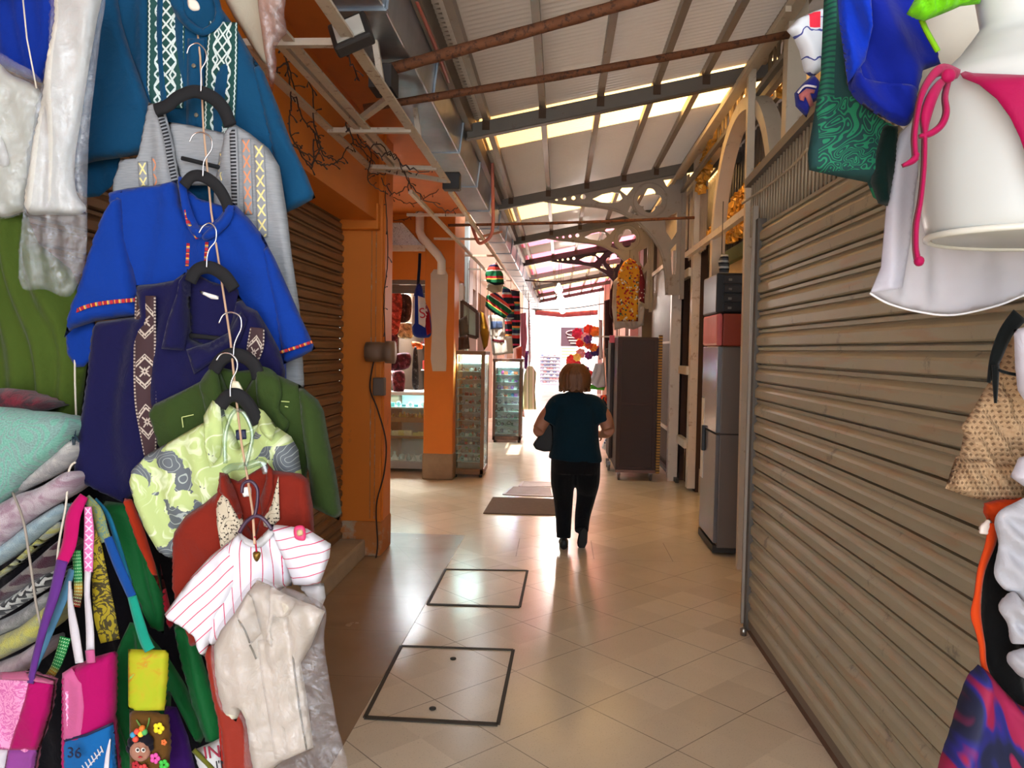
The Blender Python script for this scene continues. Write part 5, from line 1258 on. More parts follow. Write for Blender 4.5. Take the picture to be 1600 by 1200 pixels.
# ---- grey striped V-neck shirt
Yg = 2.11
r = gar('woven_shirt', 'light grey woven open-neck shirt with columns of small yellow and orange crosses', 300, 180, Yg)
def grey_mat():
    n = NB('heather grey weave'); u, v = n.uv()
    st = n.noise(1, 3, vec=n.comb(u*26, v*260)); n.color(n.mix(st, srgb(112, 116, 122), srgb(158, 160, 162))); n.bump(st, .35, .002); return n.fin(.85)
gm = grey_mat()
cloth('back_neck', [(262, 190), (300, 196), (352, 208), (362, 240), (350, 290), (285, 290), (268, 240)], Yg+.012, gm, r, bulge=.004, back=.004, fold=(0, 1, 0), smooth=False)
gb, gf = cloth('left_front', [(188, 250), (215, 246), (232, 160), (244, 163), (262, 195), (272, 235), (282, 290), (300, 350), (300, 620), (190, 620), (172, 330), (178, 280)], Yg, gm, r, fold=(.005, .09, 86), smooth=False)
gb2, gf2 = cloth('right_front', [(352, 205), (365, 193), (390, 208), (420, 232), (437, 260), (448, 330), (456, 400), (468, 480), (476, 608), (440, 612), (330, 500), (334, 300)], Yg, gm, r, fold=(.005, .09, 86), smooth=False)
def comb_mat(name, ca, cb2, per, mode):
    n = NB(name); u, v = n.uv(); t = (v/per).frac(); c = (u-.5).abs()
    if mode == 'comb': m = (t.gt(.45))*(u.lt(.75))
    elif mode == 'cross':
        a = (t-.5).abs(); m = ((a-c*1.1).abs().lt(.11))*(c.lt(.42))*(a.lt(.40))
    n.color(n.mix(m, srgb(*ca), srgb(*cb2))); n.bump(m, .4, .002); return n.fin(.85)
G0 = (136, 138, 142)
black_c = comb_mat('black comb stitch', G0, (20, 22, 28), .0095, 'comb'); yel_x = comb_mat('yellow cross stitch', G0, (222, 208, 140), .040, 'cross'); ora_x = comb_mat('orange cross stitch', G0, (206, 132, 92), .042, 'cross')
ribbon('comb_band', [(250, 172), (262, 215), (268, 250), (275, 285)], 13, black_c, r, base=gf)
ribbon('comb_band', [(364, 200), (366, 250), (368, 330)], 12, black_c, r, base=gf2)
ribbon('cross_band', [(222, 252), (224, 290)], 14, yel_x, r, base=gf); ribbon('cross_band', [(243, 245), (246, 290)], 13, ora_x, r, base=gf)
ribbon('cross_band', [(384, 216), (386, 270), (388, 335)], 14, ora_x, r, base=gf2); ribbon('cross_band', [(404, 225), (407, 290), (410, 370)], 16, yel_x, r, base=gf2); ribbon('cross_band', [(348, 238), (344, 270), (340, 305)], 10, yel_x, r, base=gf2)
hanger([(243, 172), (262, 165), (278, 152), (303, 143), (328, 150), (348, 168), (360, 196)], [(292, 84), (297, 72), (310, 68), (321, 80), (322, 95), (315, 108), (314, 122), (314, 143)], Yg-.03, 'black hanger with silver hook holding the light grey woven shirt', th=.014)
MB_h = MB().tube([P(284, 247, Yg-.015), P(345, 262, Yg-.015)], .006, 6); tag(MB_h.build('hanger_bar', hang_m), 'straight black hanger bar inside the neck of the grey woven shirt', 'hanger bar')

# ---- royal blue shirt
Yb_ = 2.02
r = gar('blue_shirt', 'royal blue short-sleeved shirt with patterned trim on the cuffs', 320, 290, Yb_)
blu = fabric('royal blue cotton', (0, 66, 178), .78, weave=.3)
trim = stripes_mat('woven trim', [((150, 30, 50), 2), ((210, 160, 60), 1), ((120, 110, 130), .7), ((170, 40, 50), 2), ((60, 60, 90), .6), ((220, 120, 60), .8)], .03)
cloth('left_sleeve_inside', [(100, 520), (104, 552), (118, 574), (131, 573), (144, 560), (149, 500), (120, 505)], Yb_+.01, blu, r, bulge=.004, back=.01, fold=(0, 1, 0), smooth=False)
bb, bf = cloth('body', [(172, 300), (200, 294), (240, 290), (276, 282), (284, 320), (300, 352), (330, 352), (352, 328), (364, 316), (388, 340), (412, 370), (436, 420), (446, 470), (448, 620), (200, 620), (212, 490), (196, 400), (176, 340)], Yb_, blu, r, fold=(.006, .11, 86), smooth=False, bulge=.03)
cloth('right_sleeve', [(408, 365), (430, 405), (450, 450), (470, 495), (493, 545), (470, 558), (443, 569), (436, 530), (428, 480), (416, 430)], Yb_-.01, blu, r, fold=(.004, .09, 70), smooth=False)
_, sfn = cloth('left_sleeve', [(190, 298), (166, 330), (149, 370), (131, 430), (113, 480), (100, 528), (114, 514), (150, 502), (190, 497), (223, 494), (216, 460), (206, 410), (197, 370), (194, 330)], Yb_-.035, blu, r, fold=(.003, .1, 75), smooth=False, bulge=.03)
ribbon('cuff_trim', [(110, 490), (135, 479), (165, 473), (216, 468)], 6, trim, r, base=sfn); ribbon('cuff_trim', [(436, 551), (462, 543), (488, 534)], 5, trim, r, Y=Yb_-.045)
cloth('back_neck', [(286, 290), (310, 310), (350, 322), (356, 335), (340, 362), (310, 372), (296, 345)], Yb_+.008, blu, r, bulge=.003, back=.003, fold=(0, 1, 0), smooth=False)
piece('collar', [(278, 278), (290, 284), (294, 310), (304, 340), (316, 366), (308, 374), (294, 356), (284, 325)], blu, r, bf, lift=.012, bulge=.012)
piece('collar', [(352, 312), (365, 322), (360, 346), (344, 364), (322, 376), (316, 368), (334, 350), (348, 334)], blu, r, bf, lift=.012, bulge=.012)
piece('collar_trim', [(283, 300), (287, 300), (296, 345), (310, 372), (306, 374), (291, 350)], trim, r, bf, lift=.018, bulge=.003, edge=.004, smooth=False)
ribbon('placket_trim', [(294, 380), (292, 416)], 5, trim, r, base=bf); ribbon('placket_trim', [(323, 378), (321, 410)], 5, trim, r, base=bf)
hanger([(287, 290), (300, 276), (318, 276), (338, 290), (352, 312), (358, 330)], [(296, 222), (303, 210), (316, 207), (329, 215), (331, 232), (322, 246), (318, 256), (317, 276)], Yb_-.03, 'black hanger with silver hook holding the royal blue shirt', th=.012)

# ---- navy shirt with brown patterned bands
Yn = 1.94
r = gar('navy_shirt', 'dark navy shirt with a brown and white star-patterned band down the front', 320, 430, Yn)
nav = fabric('navy cotton', (24, 22, 78), .85, weave=.3)
_, nf = cloth('body', [(212, 446), (245, 443), (272, 438), (290, 425), (296, 470), (298, 530), (330, 545), (356, 530), (372, 460), (385, 478), (402, 486), (420, 515), (436, 545), (446, 580), (440, 640), (310, 650), (250, 700), (222, 760), (196, 788), (160, 770), (118, 746), (124, 690), (137, 600), (146, 520), (152, 503), (190, 498), (222, 494)], Yn, nav, r, fold=(.008, .12, 84), smooth=False, bulge=.03)
cloth('back_neck', [(292, 420), (330, 440), (372, 452), (378, 480), (360, 530), (330, 548), (296, 530)], Yn+.01, nav, r, bulge=.003, back=.003, fold=(0, 1, 0), smooth=False)
piece('collar', [(280, 438), (299, 417), (297, 470), (292, 520), (288, 548), (252, 545), (262, 500), (276, 460)], nav, r, nf, lift=.010, bulge=.012, smooth=False)
piece('collar', [(291, 546), (330, 534), (356, 520), (376, 486), (386, 500), (374, 535), (345, 556), (303, 585)], nav, r, nf, lift=.010, bulge=.012, smooth=False)
def nordic():
    n = NB('brown star knit'); u, v = n.uv(); c = (u-.5).abs(); per = .125
    t = (v/per).frac(); a = (t-.5).abs()*per/.055
    star = ((c-a).abs().lt(.05)+((a*.9+c*.35).lt(.07))+((c*.9+a*.35).lt(.07)))*((a+c).lt(.46))*((a+c).gt(.06))
    dia = ((a+c-.62).abs().lt(.05))+((a+c-.78).abs().lt(.03))
    dots = ((v*110.0).frac().gt(.5))*((u*9.0).frac().gt(.5))*((a+c-.70).abs().lt(.06))
    edge = c.gt(.42)
    ed = edge*((v*120.0).frac().gt(.45))
    m = ((star+dia+dots)*(c.lt(.40))+ed).mn(1.0)
    n.color(n.mix(m*.85, srgb(58, 36, 40), srgb(196, 182, 168))); n.bump(m, .4, .002); return n.fin(.9)
nm_ = nordic()
ribbon('patterned_band', [(227, 462), (226, 560), (227, 625), (231, 670), (234, 712)], [32, 35, 34, 28, 18], nm_, r, base=nf, across=9, lift=.010)
ribbon('patterned_band', [(402, 512), (399, 540), (394, 562)], [22, 26, 20], nm_, r, base=nf, across=7)
cloth('size_label', [(312, 454), (342, 463), (341, 468), (330, 467), (313, 458)], Yn+.002, M('white label', (230, 226, 220), .6), r, bulge=.001, edge=.003, fold=(0, 1, 0), step=3, smooth=False)
hanger([(297, 440), (308, 422), (328, 418), (350, 430), (366, 452)], [(311, 364), (318, 353), (328, 349), (337, 358), (337, 376), (328, 388), (324, 400), (323, 418)], Yn-.02, 'black hanger with silver hook holding the navy shirt', th=.013)
MB().tube([P(297, 524, Yn-.003), P(352, 530, Yn-.003)], .006, 6).build('neck_bar', hang_m, r)

# ---- olive shirt
Yo = 1.87
r = gar('olive_shirt', 'olive green long-sleeved shirt with wide lapels', 350, 590, Yo)
oli = fabric('olive cotton', (62, 84, 34), .85, weave=.3)
_, of_ = cloth('body', [(232, 645), (240, 632), (290, 608), (320, 592), (334, 574), (346, 585), (356, 610), (380, 616), (402, 578), (430, 584), (470, 602), (488, 620), (486, 700), (470, 800), (300, 800), (245, 690)], Yo, oli, r, fold=(.006, .1, 86), smooth=False)
cloth('right_sleeve', [(466, 600), (497, 625), (506, 642), (513, 682), (525, 740), (534, 800), (529, 813), (487, 793), (484, 750), (476, 700), (470, 650)], Yo-.015, oli, r, fold=(.005, .06, 82), smooth=False, bulge=.03)
cloth('back_neck', [(338, 572), (370, 580), (404, 576), (410, 610), (385, 640), (350, 630)], Yo+.008, oli, r, bulge=.003, back=.003, fold=(0, 1, 0), smooth=False)
piece('lapel', [(312, 598), (334, 571), (342, 592), (350, 640), (352, 690), (330, 690), (322, 650), (316, 620)], oli, r, of_, lift=.009, bulge=.011)
piece('lapel', [(403, 574), (430, 582), (440, 612), (436, 640), (452, 664), (425, 690), (408, 650), (400, 612)], oli, r, of_, lift=.009, bulge=.011)
ribbon('stitching', [(284, 652), (302, 648)], 1.6, M('pale stitch', (170, 180, 110), .8), r, base=of_); ribbon('stitching', [(284, 652), (286, 668)], 1.6, M('pale stitch', (170, 180, 110), .8), r, base=of_)
ribbon('stitching', [(439, 627), (452, 628)], 1.6, M('pale stitch', (170, 180, 110), .8), r, base=of_); ribbon('stitching', [(445, 635), (450, 636)], 1.6, M('pale stitch', (170, 180, 110), .8), r, base=of_)
hanger([(334, 580), (345, 563), (362, 554), (382, 558), (398, 572), (404, 592)], [(342, 505), (349, 492), (362, 488), (375, 495), (377, 512), (370, 528), (366, 540), (365, 556)], Yo-.02, 'black hanger with silver hook holding the olive shirt', th=.013)
tg = root_of('price_tag', 370, 600, 1.80, 'small cream tag on the cord in front of the olive shirt', 'tag')
cloth('tag_card', [(360, 594), (372, 596), (381, 611), (370, 613), (361, 609)], 1.79, M('cream card', (226, 220, 190), .6), tg, bulge=.003, edge=.004, fold=(0, 1, 0), step=3, smooth=False)

# ---- leaf print shirt
Yl = 1.80
r = gar('leaf_print_shirt', 'pale green shirt printed with grey leaves', 370, 640, Yl)
def leaf_mat():
    n = NB('grey leaf print'); uvv = n.vec('uv'); w_ = n.noise(9, 2, uvv); u, v = n.uv()
    vc = n.comb(u+w_*.05, v+w_*.08); d = n.voro(13, vc); b = n.noise(26, 3, uvv); wht = n.noise(1, 3, vec=n.comb(u*40+w_*10, v*12))
    a = n.mix(((wht-.52)*9.0).mx(0.0).mn(.8), srgb(176, 192, 124), srgb(222, 230, 196))
    lf = (d+(b-.5)*.7).lt(.47)*(n.noise(5, 1, uvv).gt(.40)); vein = ((d*9.0+w_*6.0).frac()-.5).abs().lt(.06)
    a = n.mix(lf, a, srgb(92, 98, 104)); a = n.mix(lf*vein*.6, a, srgb(190, 200, 190)); n.color(a); n.bump(n.noise(300, 2), .2, .001); return n.fin(.85)
lm = leaf_mat()
_, lf_ = cloth('body', [(205, 752), (210, 730), (230, 710), (262, 692), (300, 670), (326, 656), (331, 628), (345, 622), (352, 650), (376, 700), (392, 690), (412, 645), (430, 665), (455, 682), (466, 702), (472, 745), (440, 765), (300, 860), (268, 872), (250, 862), (228, 825), (214, 790)], Yl, lm, r, fold=(.009, .09, 70), smooth=False, bulge=.03)
cloth('back_neck', [(340, 622), (375, 642), (412, 645), (416, 680), (392, 720), (350, 720), (338, 670)], Yl+.008, lm, r, bulge=.003, back=.003, fold=(0, 1, 0), smooth=False)
piece('collar', [(318, 650), (332, 625), (344, 636), (348, 680), (344, 712), (328, 732), (320, 700)], lm, r, lf_, lift=.009, bulge=.011, smooth=False)
piece('collar', [(386, 628), (412, 642), (432, 666), (424, 690), (408, 676), (396, 650)], lm, r, lf_, lift=.009, bulge=.011, smooth=False)
cloth('size_label', [(368, 672), (384, 671), (385, 686), (369, 688)], Yl+.002, M('navy label', (30, 36, 70), .6), r, bulge=.001, edge=.003, fold=(0, 1, 0), step=3, smooth=False)
hanger([(344, 634), (356, 620), (372, 618), (388, 632), (404, 662)], [(338, 563), (346, 553), (360, 553), (370, 564), (370, 578), (363, 592), (360, 605), (360, 620)], Yl-.02, 'black hanger with silver hook holding the leaf print shirt', th=.013)

# ---- rust red shirt
Yr = 1.735
r = gar('rust_shirt', 'rust red shirt with cream crochet panels beside the neck', 390, 740, Yr)
rus = fabric('rust linen', (156, 44, 26), .85, weave=.35)
_, rf = cloth('body', [(270, 862), (272, 832), (290, 806), (320, 786), (341, 768), (343, 740), (356, 740), (374, 800), (398, 840), (412, 790), (418, 724), (428, 735), (470, 740), (482, 750), (489, 790), (491, 830), (480, 852), (420, 900), (330, 1000), (300, 1010), (282, 960), (270, 915)], Yr, rus, r, fold=(.008, .1, 84), smooth=False, bulge=.03)
cloth('back_neck', [(343, 740), (372, 752), (418, 724), (420, 780), (400, 850), (370, 850), (346, 800)], Yr+.008, rus, r, bulge=.003, back=.003, fold=(0, 1, 0), smooth=False)
cloth('lower_hem', [(318, 1010), (338, 1000), (352, 1050), (376, 1100), (392, 1150), (402, 1230), (352, 1230), (345, 1140), (330, 1080)], Yr-.02, fabric('rust in plastic', (186, 60, 40), .6), r, fold=(.006, .05, 84), smooth=False)
def croch():
    n = NB('cream crochet'); uv_ = n.vec('uv'); d = n.voro(150, uv_); u, v = n.uv(); w_ = n.noise(22, 2, uv_)
    ln = ((u*55.0+w_*7.0).frac()).lt(.12)
    n.color(n.mix((d.lt(.30)+ln*.8).mn(1.0), srgb(196, 184, 160), srgb(60, 50, 44))); n.bump(d, .5, .002); return n.fin(.9)
crm = croch()
piece('crochet_panel', [(337, 782), (352, 769), (366, 790), (380, 808), (377, 850), (345, 858), (339, 820)], crm, r, rf, smooth=False, bulge=.003)
piece('crochet_panel', [(410, 806), (424, 790), (435, 744), (437, 812), (422, 826), (412, 822)], crm, r, rf, smooth=False, bulge=.003)
piece('collar', [(341, 768), (343, 738), (356, 740), (368, 768), (380, 806), (374, 812), (356, 780)], rus, r, rf, lift=.011, bulge=.010, smooth=False)
piece('collar', [(410, 806), (406, 780), (415, 752), (417, 722), (426, 735), (426, 762), (418, 792)], rus, r, rf, lift=.011, bulge=.010, smooth=False)
cloth('size_label', [(378, 762), (392, 760), (393, 775), (379, 777)], Yr+.002, M('white label', (230, 226, 220), .6), r, bulge=.001, edge=.003, fold=(0, 1, 0), step=3, smooth=False)
pl_ = clear('clear hanger plastic', (226, 236, 232), .10, .05, 0)
hg = root_of('clothes_hanger', 385, 720, Yr-.03, 'clear plastic hanger holding the rust red shirt', 'hanger')
MB().tube(crv([P(350, 738, Yr-.03), P(362, 730, Yr-.03), P(385, 728, Yr-.03), P(408, 722, Yr-.03), P(416, 740, Yr-.03)], 5), .009, 8, flat=.5).build('shoulder_bar', pl_, hg)
MB().tube(crv([P(352, 724, Yr-.04), P(352, 680, Yr-.04), P(364, 645, Yr-.04), P(380, 645, Yr-.04), P(394, 675, Yr-.04), P(390, 705, Yr-.04), P(384, 728, Yr-.04)], 5), .005, 7).build('hook', pl_, hg)

# ---- striped baby shirt
Ys = 1.66
r = gar('striped_shirt', 'small white shirt with thin pink stripes and a pink tag on the sleeve', 390, 840, Ys)
def pins(name, per=.0215):
    n = NB(name); u, v = n.uv(); w_ = n.noise(7, 2, n.vec('uv'))
    n.color(n.mix(((u/per+w_*.35).frac()).lt(.085), srgb(214, 212, 218), srgb(196, 36, 84))); n.bump(n.noise(10, 3, n.vec('uv')), .4, .01); return n.fin(.85)
pm = pins('pink pinstripe')
_, sf1 = cloth('body', [(340, 865), (356, 848), (374, 832), (382, 840), (400, 846), (420, 826), (436, 830), (452, 870), (456, 915), (420, 920), (385, 960), (366, 985), (346, 1002), (325, 1010), (330, 940)], Ys, pm, r, fold=(.006, .07, 80), smooth=False, rot=-4)
cloth('left_sleeve', [(257, 960), (275, 935), (300, 900), (330, 868), (355, 848), (378, 868), (372, 910), (345, 955), (336, 985), (325, 1010), (320, 1026), (311, 1020), (303, 995), (285, 980), (262, 968)], Ys-.012, pm, r, fold=(.006, .08, 60), smooth=False, rot=47-180, warp=.8)
cloth('right_sleeve', [(423, 819), (450, 822), (480, 826), (517, 850), (515, 870), (508, 890), (500, 912), (480, 915), (458, 914), (446, 880), (432, 850)], Ys-.012, pm, r, fold=(.005, .07, 60), smooth=False, rot=78)
cloth('tail', [(465, 914), (506, 911), (509, 934), (500, 955), (490, 942), (478, 930)], Ys+.01, fabric('white cotton', (226, 224, 224)), r, fold=(.004, .05, 60), smooth=False)
cloth('pink_tag', [(460, 824), (474, 822), (478, 838), (474, 845), (461, 841)], Ys-.045, M('pink rubber', (226, 60, 110), .5), r, bulge=.004, edge=.004, fold=(0, 1, 0), step=3)
cloth('tag_motif', [(464, 829), (472, 828), (473, 836), (465, 837)], Ys-.052, M('tan motif', (200, 170, 130), .6), r, bulge=.002, edge=.003, fold=(0, 1, 0), step=3)
piece('neckline', [(374, 830), (382, 838), (400, 845), (420, 828), (424, 822), (428, 832), (412, 852), (398, 856), (380, 848)], fabric('white cotton', (226, 224, 224)), r, sf1, lift=.008)
hg = root_of('clothes_hanger', 400, 830, Ys-.02, 'dark purple small hanger holding the pink striped shirt', 'hanger')
pur = M('dark purple plastic', (62, 40, 62), .35)
MB().tube(crv([P(374, 832, Ys-.02), P(385, 815, Ys-.02), P(400, 806, Ys-.02), P(413, 812, Ys-.02), P(425, 828, Ys-.02)], 5), .0045, 8).build('shoulder_bar', pur, hg)
MB().tube(crv([P(378, 770, Ys-.02), P(380, 756, Ys-.02), P(392, 752, Ys-.02), P(402, 764, Ys-.02), P(402, 785, Ys-.02), P(398, 808, Ys-.02)], 5), .004, 7).build('hook', pur, hg)
pt = root_of('pendant', 400, 868, Ys-.05, 'small golden heart charm on a red thread over the striped shirt', 'pendant')
MB().tube([P(398, 838, Ys-.05), P(401, 862, Ys-.05)], .002, 5).build('thread', M('red thread', (190, 20, 60), .7), pt)
cloth('charm', [(395, 864), (401, 861), (407, 864), (406, 872), (401, 878), (396, 872)], Ys-.05, M('dark gold charm', (130, 100, 40), .35, .7), pt, bulge=.006, edge=.006, fold=(0, 1, 0), step=3)

# ---- cream baby shirt in a bag
Yc = 1.58
r = gar('cream_shirt', 'small cream collared shirt in a clear plastic bag, lowest of the shirt column', 420, 910, Yc)
crs = fabric('cream linen', (246, 238, 212), .85, weave=.4)
_, cf = cloth('body', [(334, 1010), (345, 985), (365, 960), (386, 926), (400, 912), (420, 914), (440, 925), (465, 937), (490, 946), (508, 955), (500, 975), (486, 1010), (470, 1036), (478, 1080), (485, 1130), (490, 1168), (440, 1190), (400, 1222), (391, 1175), (384, 1120), (377, 1106), (369, 1128), (350, 1112), (342, 1085), (336, 1050)], Yc, crs, r, fold=(.009, .075, 84), smooth=False, crease=.5)
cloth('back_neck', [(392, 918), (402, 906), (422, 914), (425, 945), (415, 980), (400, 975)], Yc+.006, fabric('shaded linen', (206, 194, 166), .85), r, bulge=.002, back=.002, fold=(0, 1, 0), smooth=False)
piece('collar', [(386, 926), (394, 935), (404, 975), (408, 990), (393, 1006), (378, 986), (370, 962)], crs, r, cf, lift=.010, bulge=.010, smooth=False)
piece('collar', [(422, 915), (440, 926), (462, 940), (452, 962), (440, 966), (428, 962), (422, 985), (424, 1012), (415, 1000), (420, 960)], crs, r, cf, lift=.010, bulge=.010, smooth=False)
st_ = M('grey stitching', (110, 106, 84), .8)
ribbon('stitched_line', [(372, 968), (382, 985), (390, 1005)], 2.2, st_, r, base=cf, lift=.02); ribbon('stitched_line', [(390, 1008), (396, 1020), (400, 1030)], 2.5, st_, r, base=cf)
ribbon('stitched_line', [(450, 966), (456, 1010), (460, 1050), (468, 1110), (479, 1172)], 2.5, st_, r, base=cf)
ribbon('placket', [(413, 1000), (420, 1060), (432, 1130), (440, 1185)], 22, crs, r, base=cf, lift=.004)
piece('plastic_cover', [(332, 1000), (365, 945), (398, 904), (430, 912), (470, 926), (508, 950), (506, 1000), (514, 1060), (524, 1120), (536, 1225), (395, 1228), (380, 1130), (345, 1110), (333, 1060)], clear('bag film', (248, 246, 248), .06, .04, 1.0, 34, .04), r, cf, lift=.022, bulge=.012, fold=(.008, .05, 78), crease=1.0, step=7)

# ---- green, purple and patterned cloths between shirts and bags
grn = fabric('bottle green satin', (6, 116, 52), .6, weave=.2)
def fg(name, poly, Y, m, label, cat='cloth', **k):
    kw = dict(bulge=.025, fold=(.010, .07, 78), step=6, smooth=False); kw.update(k); o, f = cloth(name, poly, Y, m, None, **kw); tag(o, label, cat); return o, f
fg('green_garment', [(160, 782), (205, 788), (222, 825), (246, 890), (258, 945), (256, 990), (235, 980), (212, 930), (190, 870), (170, 815)], 1.92, grn, 'bottle green garment hanging behind the navy shirt hem', 'garment', fold=(.014, .06, 68))
fg('green_garment', [(172, 1060), (185, 1010), (203, 972), (222, 975), (240, 1000), (262, 1025), (290, 1070), (312, 1120), (320, 1150), (312, 1165), (285, 1110), (268, 1080), (262, 1230), (176, 1230)], 1.84, grn, 'bottle green cloth hanging around the yellow and brown bag', 'garment', fold=(.016, .07, 75))
fg('green_garment', [(270, 975), (298, 982), (310, 1010), (330, 1070), (348, 1130), (350, 1158), (322, 1160), (300, 1100), (284, 1040)], 1.80, grn, 'bottle green sleeve hanging under the pink striped shirt', 'garment')
fg('orange_scarf', [(192, 778), (206, 780), (226, 830), (242, 880), (252, 925), (240, 900), (215, 845)], 1.90, fabric('orange red', (222, 66, 30)), 'narrow orange-red scarf along the green garment', 'scarf', fold=(.004, .04, 70), step=4)
fg('red_scarf', [(250, 880), (262, 930), (272, 975), (264, 985), (256, 940)], 1.93, fabric('red sash cloth', (170, 20, 40)), 'narrow red sash behind the edge of the rust red shirt', 'sash', step=4)
fg('red_garment', [(322, 1018), (336, 1004), (344, 1040), (356, 1120), (364, 1230), (350, 1230), (342, 1130), (332, 1070)], 1.75, fabric('scarlet', (206, 44, 30)), 'scarlet garment edge beside the cream shirt in plastic', 'garment', step=4)
fg('purple_cloth', [(256, 1102), (276, 1105), (294, 1150), (312, 1230), (262, 1230)], 1.80, fabric('deep purple', (70, 20, 120)), 'deep purple cloth hanging right of the brown doll bag')
wb, wbf = fg('printed_bag', [(302, 1172), (330, 1160), (350, 1150), (356, 1190), (360, 1230), (326, 1230)], 1.77, fabric('white printed', (232, 232, 230)), 'white bag with dark red letters at the bottom under the green sleeve', 'bag', step=5, fold=(.003, .06, 80))
text('INM', .042, P(342, 1175, 1.725), M('maroon letters', (140, 24, 50), .7), wb, rot=(PI/2, .15, 0)); text("I'M", .026, P(347, 1195, 1.725), M('black letters', (30, 26, 34), .7), wb, rot=(PI/2, .15, 0))
ribbon('gold_edge', [(302, 1172), (325, 1195), (348, 1225)], 8, fabric('gold braid', (130, 130, 40)), wb, Y=1.74)
def brocade(name, c1, c2, sc_=26):
    n = NB(name); uv_ = n.vec('uv'); u, v = n.uv(); uv_ = n.comb(u*.05, v) if sc_ < 9 else uv_; w_ = n.noise(sc_*4, 2, uv_, dist=3.0); n.color(n.mix((w_-.5).abs().lt(.05), srgb(*c1), srgb(*c2))); return n.fin(.7)
tag(ribbon('brocade_strap', [(146, 818), (152, 870), (158, 920), (164, 965), (172, 1002)], [12, 20, 28, 34, 30], brocade('yellow brocade', (176, 156, 20), (70, 60, 20), 5), Y=1.86), 'yellow brocade scarf with dark scrolls hanging behind the white bag straps', 'scarf')
def beads():
    n = NB('green gold beads'); u, v = n.uv(); d = ((u*5.0).frac()-.5).abs()+((v*130.0).frac()-.5).abs()
    c = n.ramp((v*7.0).frac(), [(0, srgb(10, 130, 60)), (.5, srgb(12, 120, 58)), (.6, srgb(196, 150, 40)), (.8, srgb(60, 30, 20)), (1, srgb(170, 40, 30))])
    n.color(n.mix(d.lt(.28), c, srgb(190, 230, 170))); n.bump(d*-1.0, .6, .003); return n.fin(.35)
bdm = beads()
tag(ribbon('beaded_belt', [(119, 860), (121, 890), (122, 925), (118, 948)], 14, bdm, Y=1.80), 'green beaded belt hanging between the magenta and white straps', 'belt')
tag(ribbon('beaded_belt', [(102, 996), (95, 1020), (85, 1045), (72, 1062)], [18, 16, 14, 12], bdm, Y=1.78), 'green and gold beaded belt hanging between the two pink bags', 'belt')

# ---- folded blankets
def towel(name, c1, c2, sc_=30, style='noise'):
    c1, c2 = tuple(v*.86 for v in c1), tuple(v*.86 for v in c2)
    n = NB(name); uv_ = n.vec('uv'); u, v = n.uv(); w_ = n.noise(sc_, 4, uv_, dist=1.0)
    if style == 'rings':
        q = n.noise(6, 1, uv_, dist=2.0); t = (q*16.0).frac(); c = n.mix(t.gt(.5), srgb(*c1), srgb(*c2)); c = n.mix(n.noise(260, 2, uv_)*.7, c, srgb(170, 220, 206)); 
    elif style == 'zig':
        z = ((u*40.0).frac()-.5).abs()*.02; c = n.mix(((v+z)*60.0).frac().gt(.5), srgb(*c1), srgb(*c2))
    elif style == 'lines': c = n.mix(((v*24.0+w_*.6).frac()).gt(.6), srgb(*c1), srgb(*c2))
    else: c = n.mix(((w_-.42)*6.0).mx(0.0).mn(1.0), srgb(*c1), srgb(*c2))
    n.color(c); n.bump(n.noise(400, 3, uv_), .8, .004); n.b.inputs['Sheen Weight'].default_value = .2; return n.fin(.95)
def blanket(poly, Y, m, label, rot=0, bulge=.05):
    o, f = cloth('folded_blanket', poly, Y, m, None, bulge=bulge, back=.16, edge=.05, fold=(.003, .10, 0), step=6, smooth=True, rot=rot); tag(o, label, 'blanket', 'folded blankets piled at the left edge'); return o
blanket([(-30, 612), (20, 607), (50, 617), (78, 628), (80, 640), (40, 644), (-30, 644)], 1.95, towel('crimson woven', (130, 14, 40), (60, 10, 24), 40), 'folded crimson patterned cloth on top of the blanket pile')
blanket([(-30, 648), (30, 641), (70, 645), (102, 652), (112, 668), (96, 698), (62, 728), (38, 748), (14, 774), (-30, 792)], 1.86, towel('turquoise peacock', (60, 160, 130), (96, 120, 120), 20, 'rings'), 'turquoise blanket with swirling rings, large and near the top of the pile')
blanket([(18, 768), (58, 732), (92, 702), (116, 684), (124, 700), (118, 720), (88, 742), (48, 762), (22, 776)], 1.90, towel('pale grey fleece', (176, 172, 170), (206, 200, 194)), 'pale grey folded blanket squeezed under the turquoise one')
blanket([(-30, 812), (20, 776), (60, 762), (104, 737), (120, 745), (112, 770), (80, 792), (40, 818), (15, 842), (-30, 872)], 1.86, towel('pink lace weave', (214, 196, 204), (176, 140, 156), 24), 'folded pale pink blanket with lace-like pattern')
blanket([(-30, 872), (20, 838), (50, 814), (97, 787), (98, 806), (66, 834), (30, 862), (-30, 900)], 1.88, towel('ice blue fleece', (150, 176, 186), (176, 196, 200)), 'folded ice blue blanket under the pink lace one')
blanket([(-30, 915), (20, 878), (50, 850), (92, 815), (96, 826), (60, 853), (30, 880), (-30, 925)], 1.88, towel('yellow grey edge', (176, 170, 80), (150, 156, 150)), 'thin folded yellow-grey blanket above the maroon striped one')
blanket([(-30, 945), (20, 905), (50, 880), (96, 842), (98, 866), (86, 892), (50, 912), (-30, 962)], 1.87, towel('maroon stripe', (60, 14, 36), (120, 110, 104), 20, 'lines'), 'folded maroon and grey striped blanket in the pile')
blanket([(-30, 962), (20, 930), (55, 905), (86, 890), (84, 910), (50, 935), (-30, 982)], 1.87, towel('black white zigzag', (20, 20, 24), (206, 206, 200), 20, 'zig'), 'folded black and white zigzag blanket in the pile', -25)
blanket([(-30, 985), (30, 955), (75, 925), (80, 940), (60, 965), (20, 985), (-30, 1005)], 1.88, towel('grey fold', (130, 128, 126), (166, 164, 160)), 'folded plain grey blanket under the zigzag one')
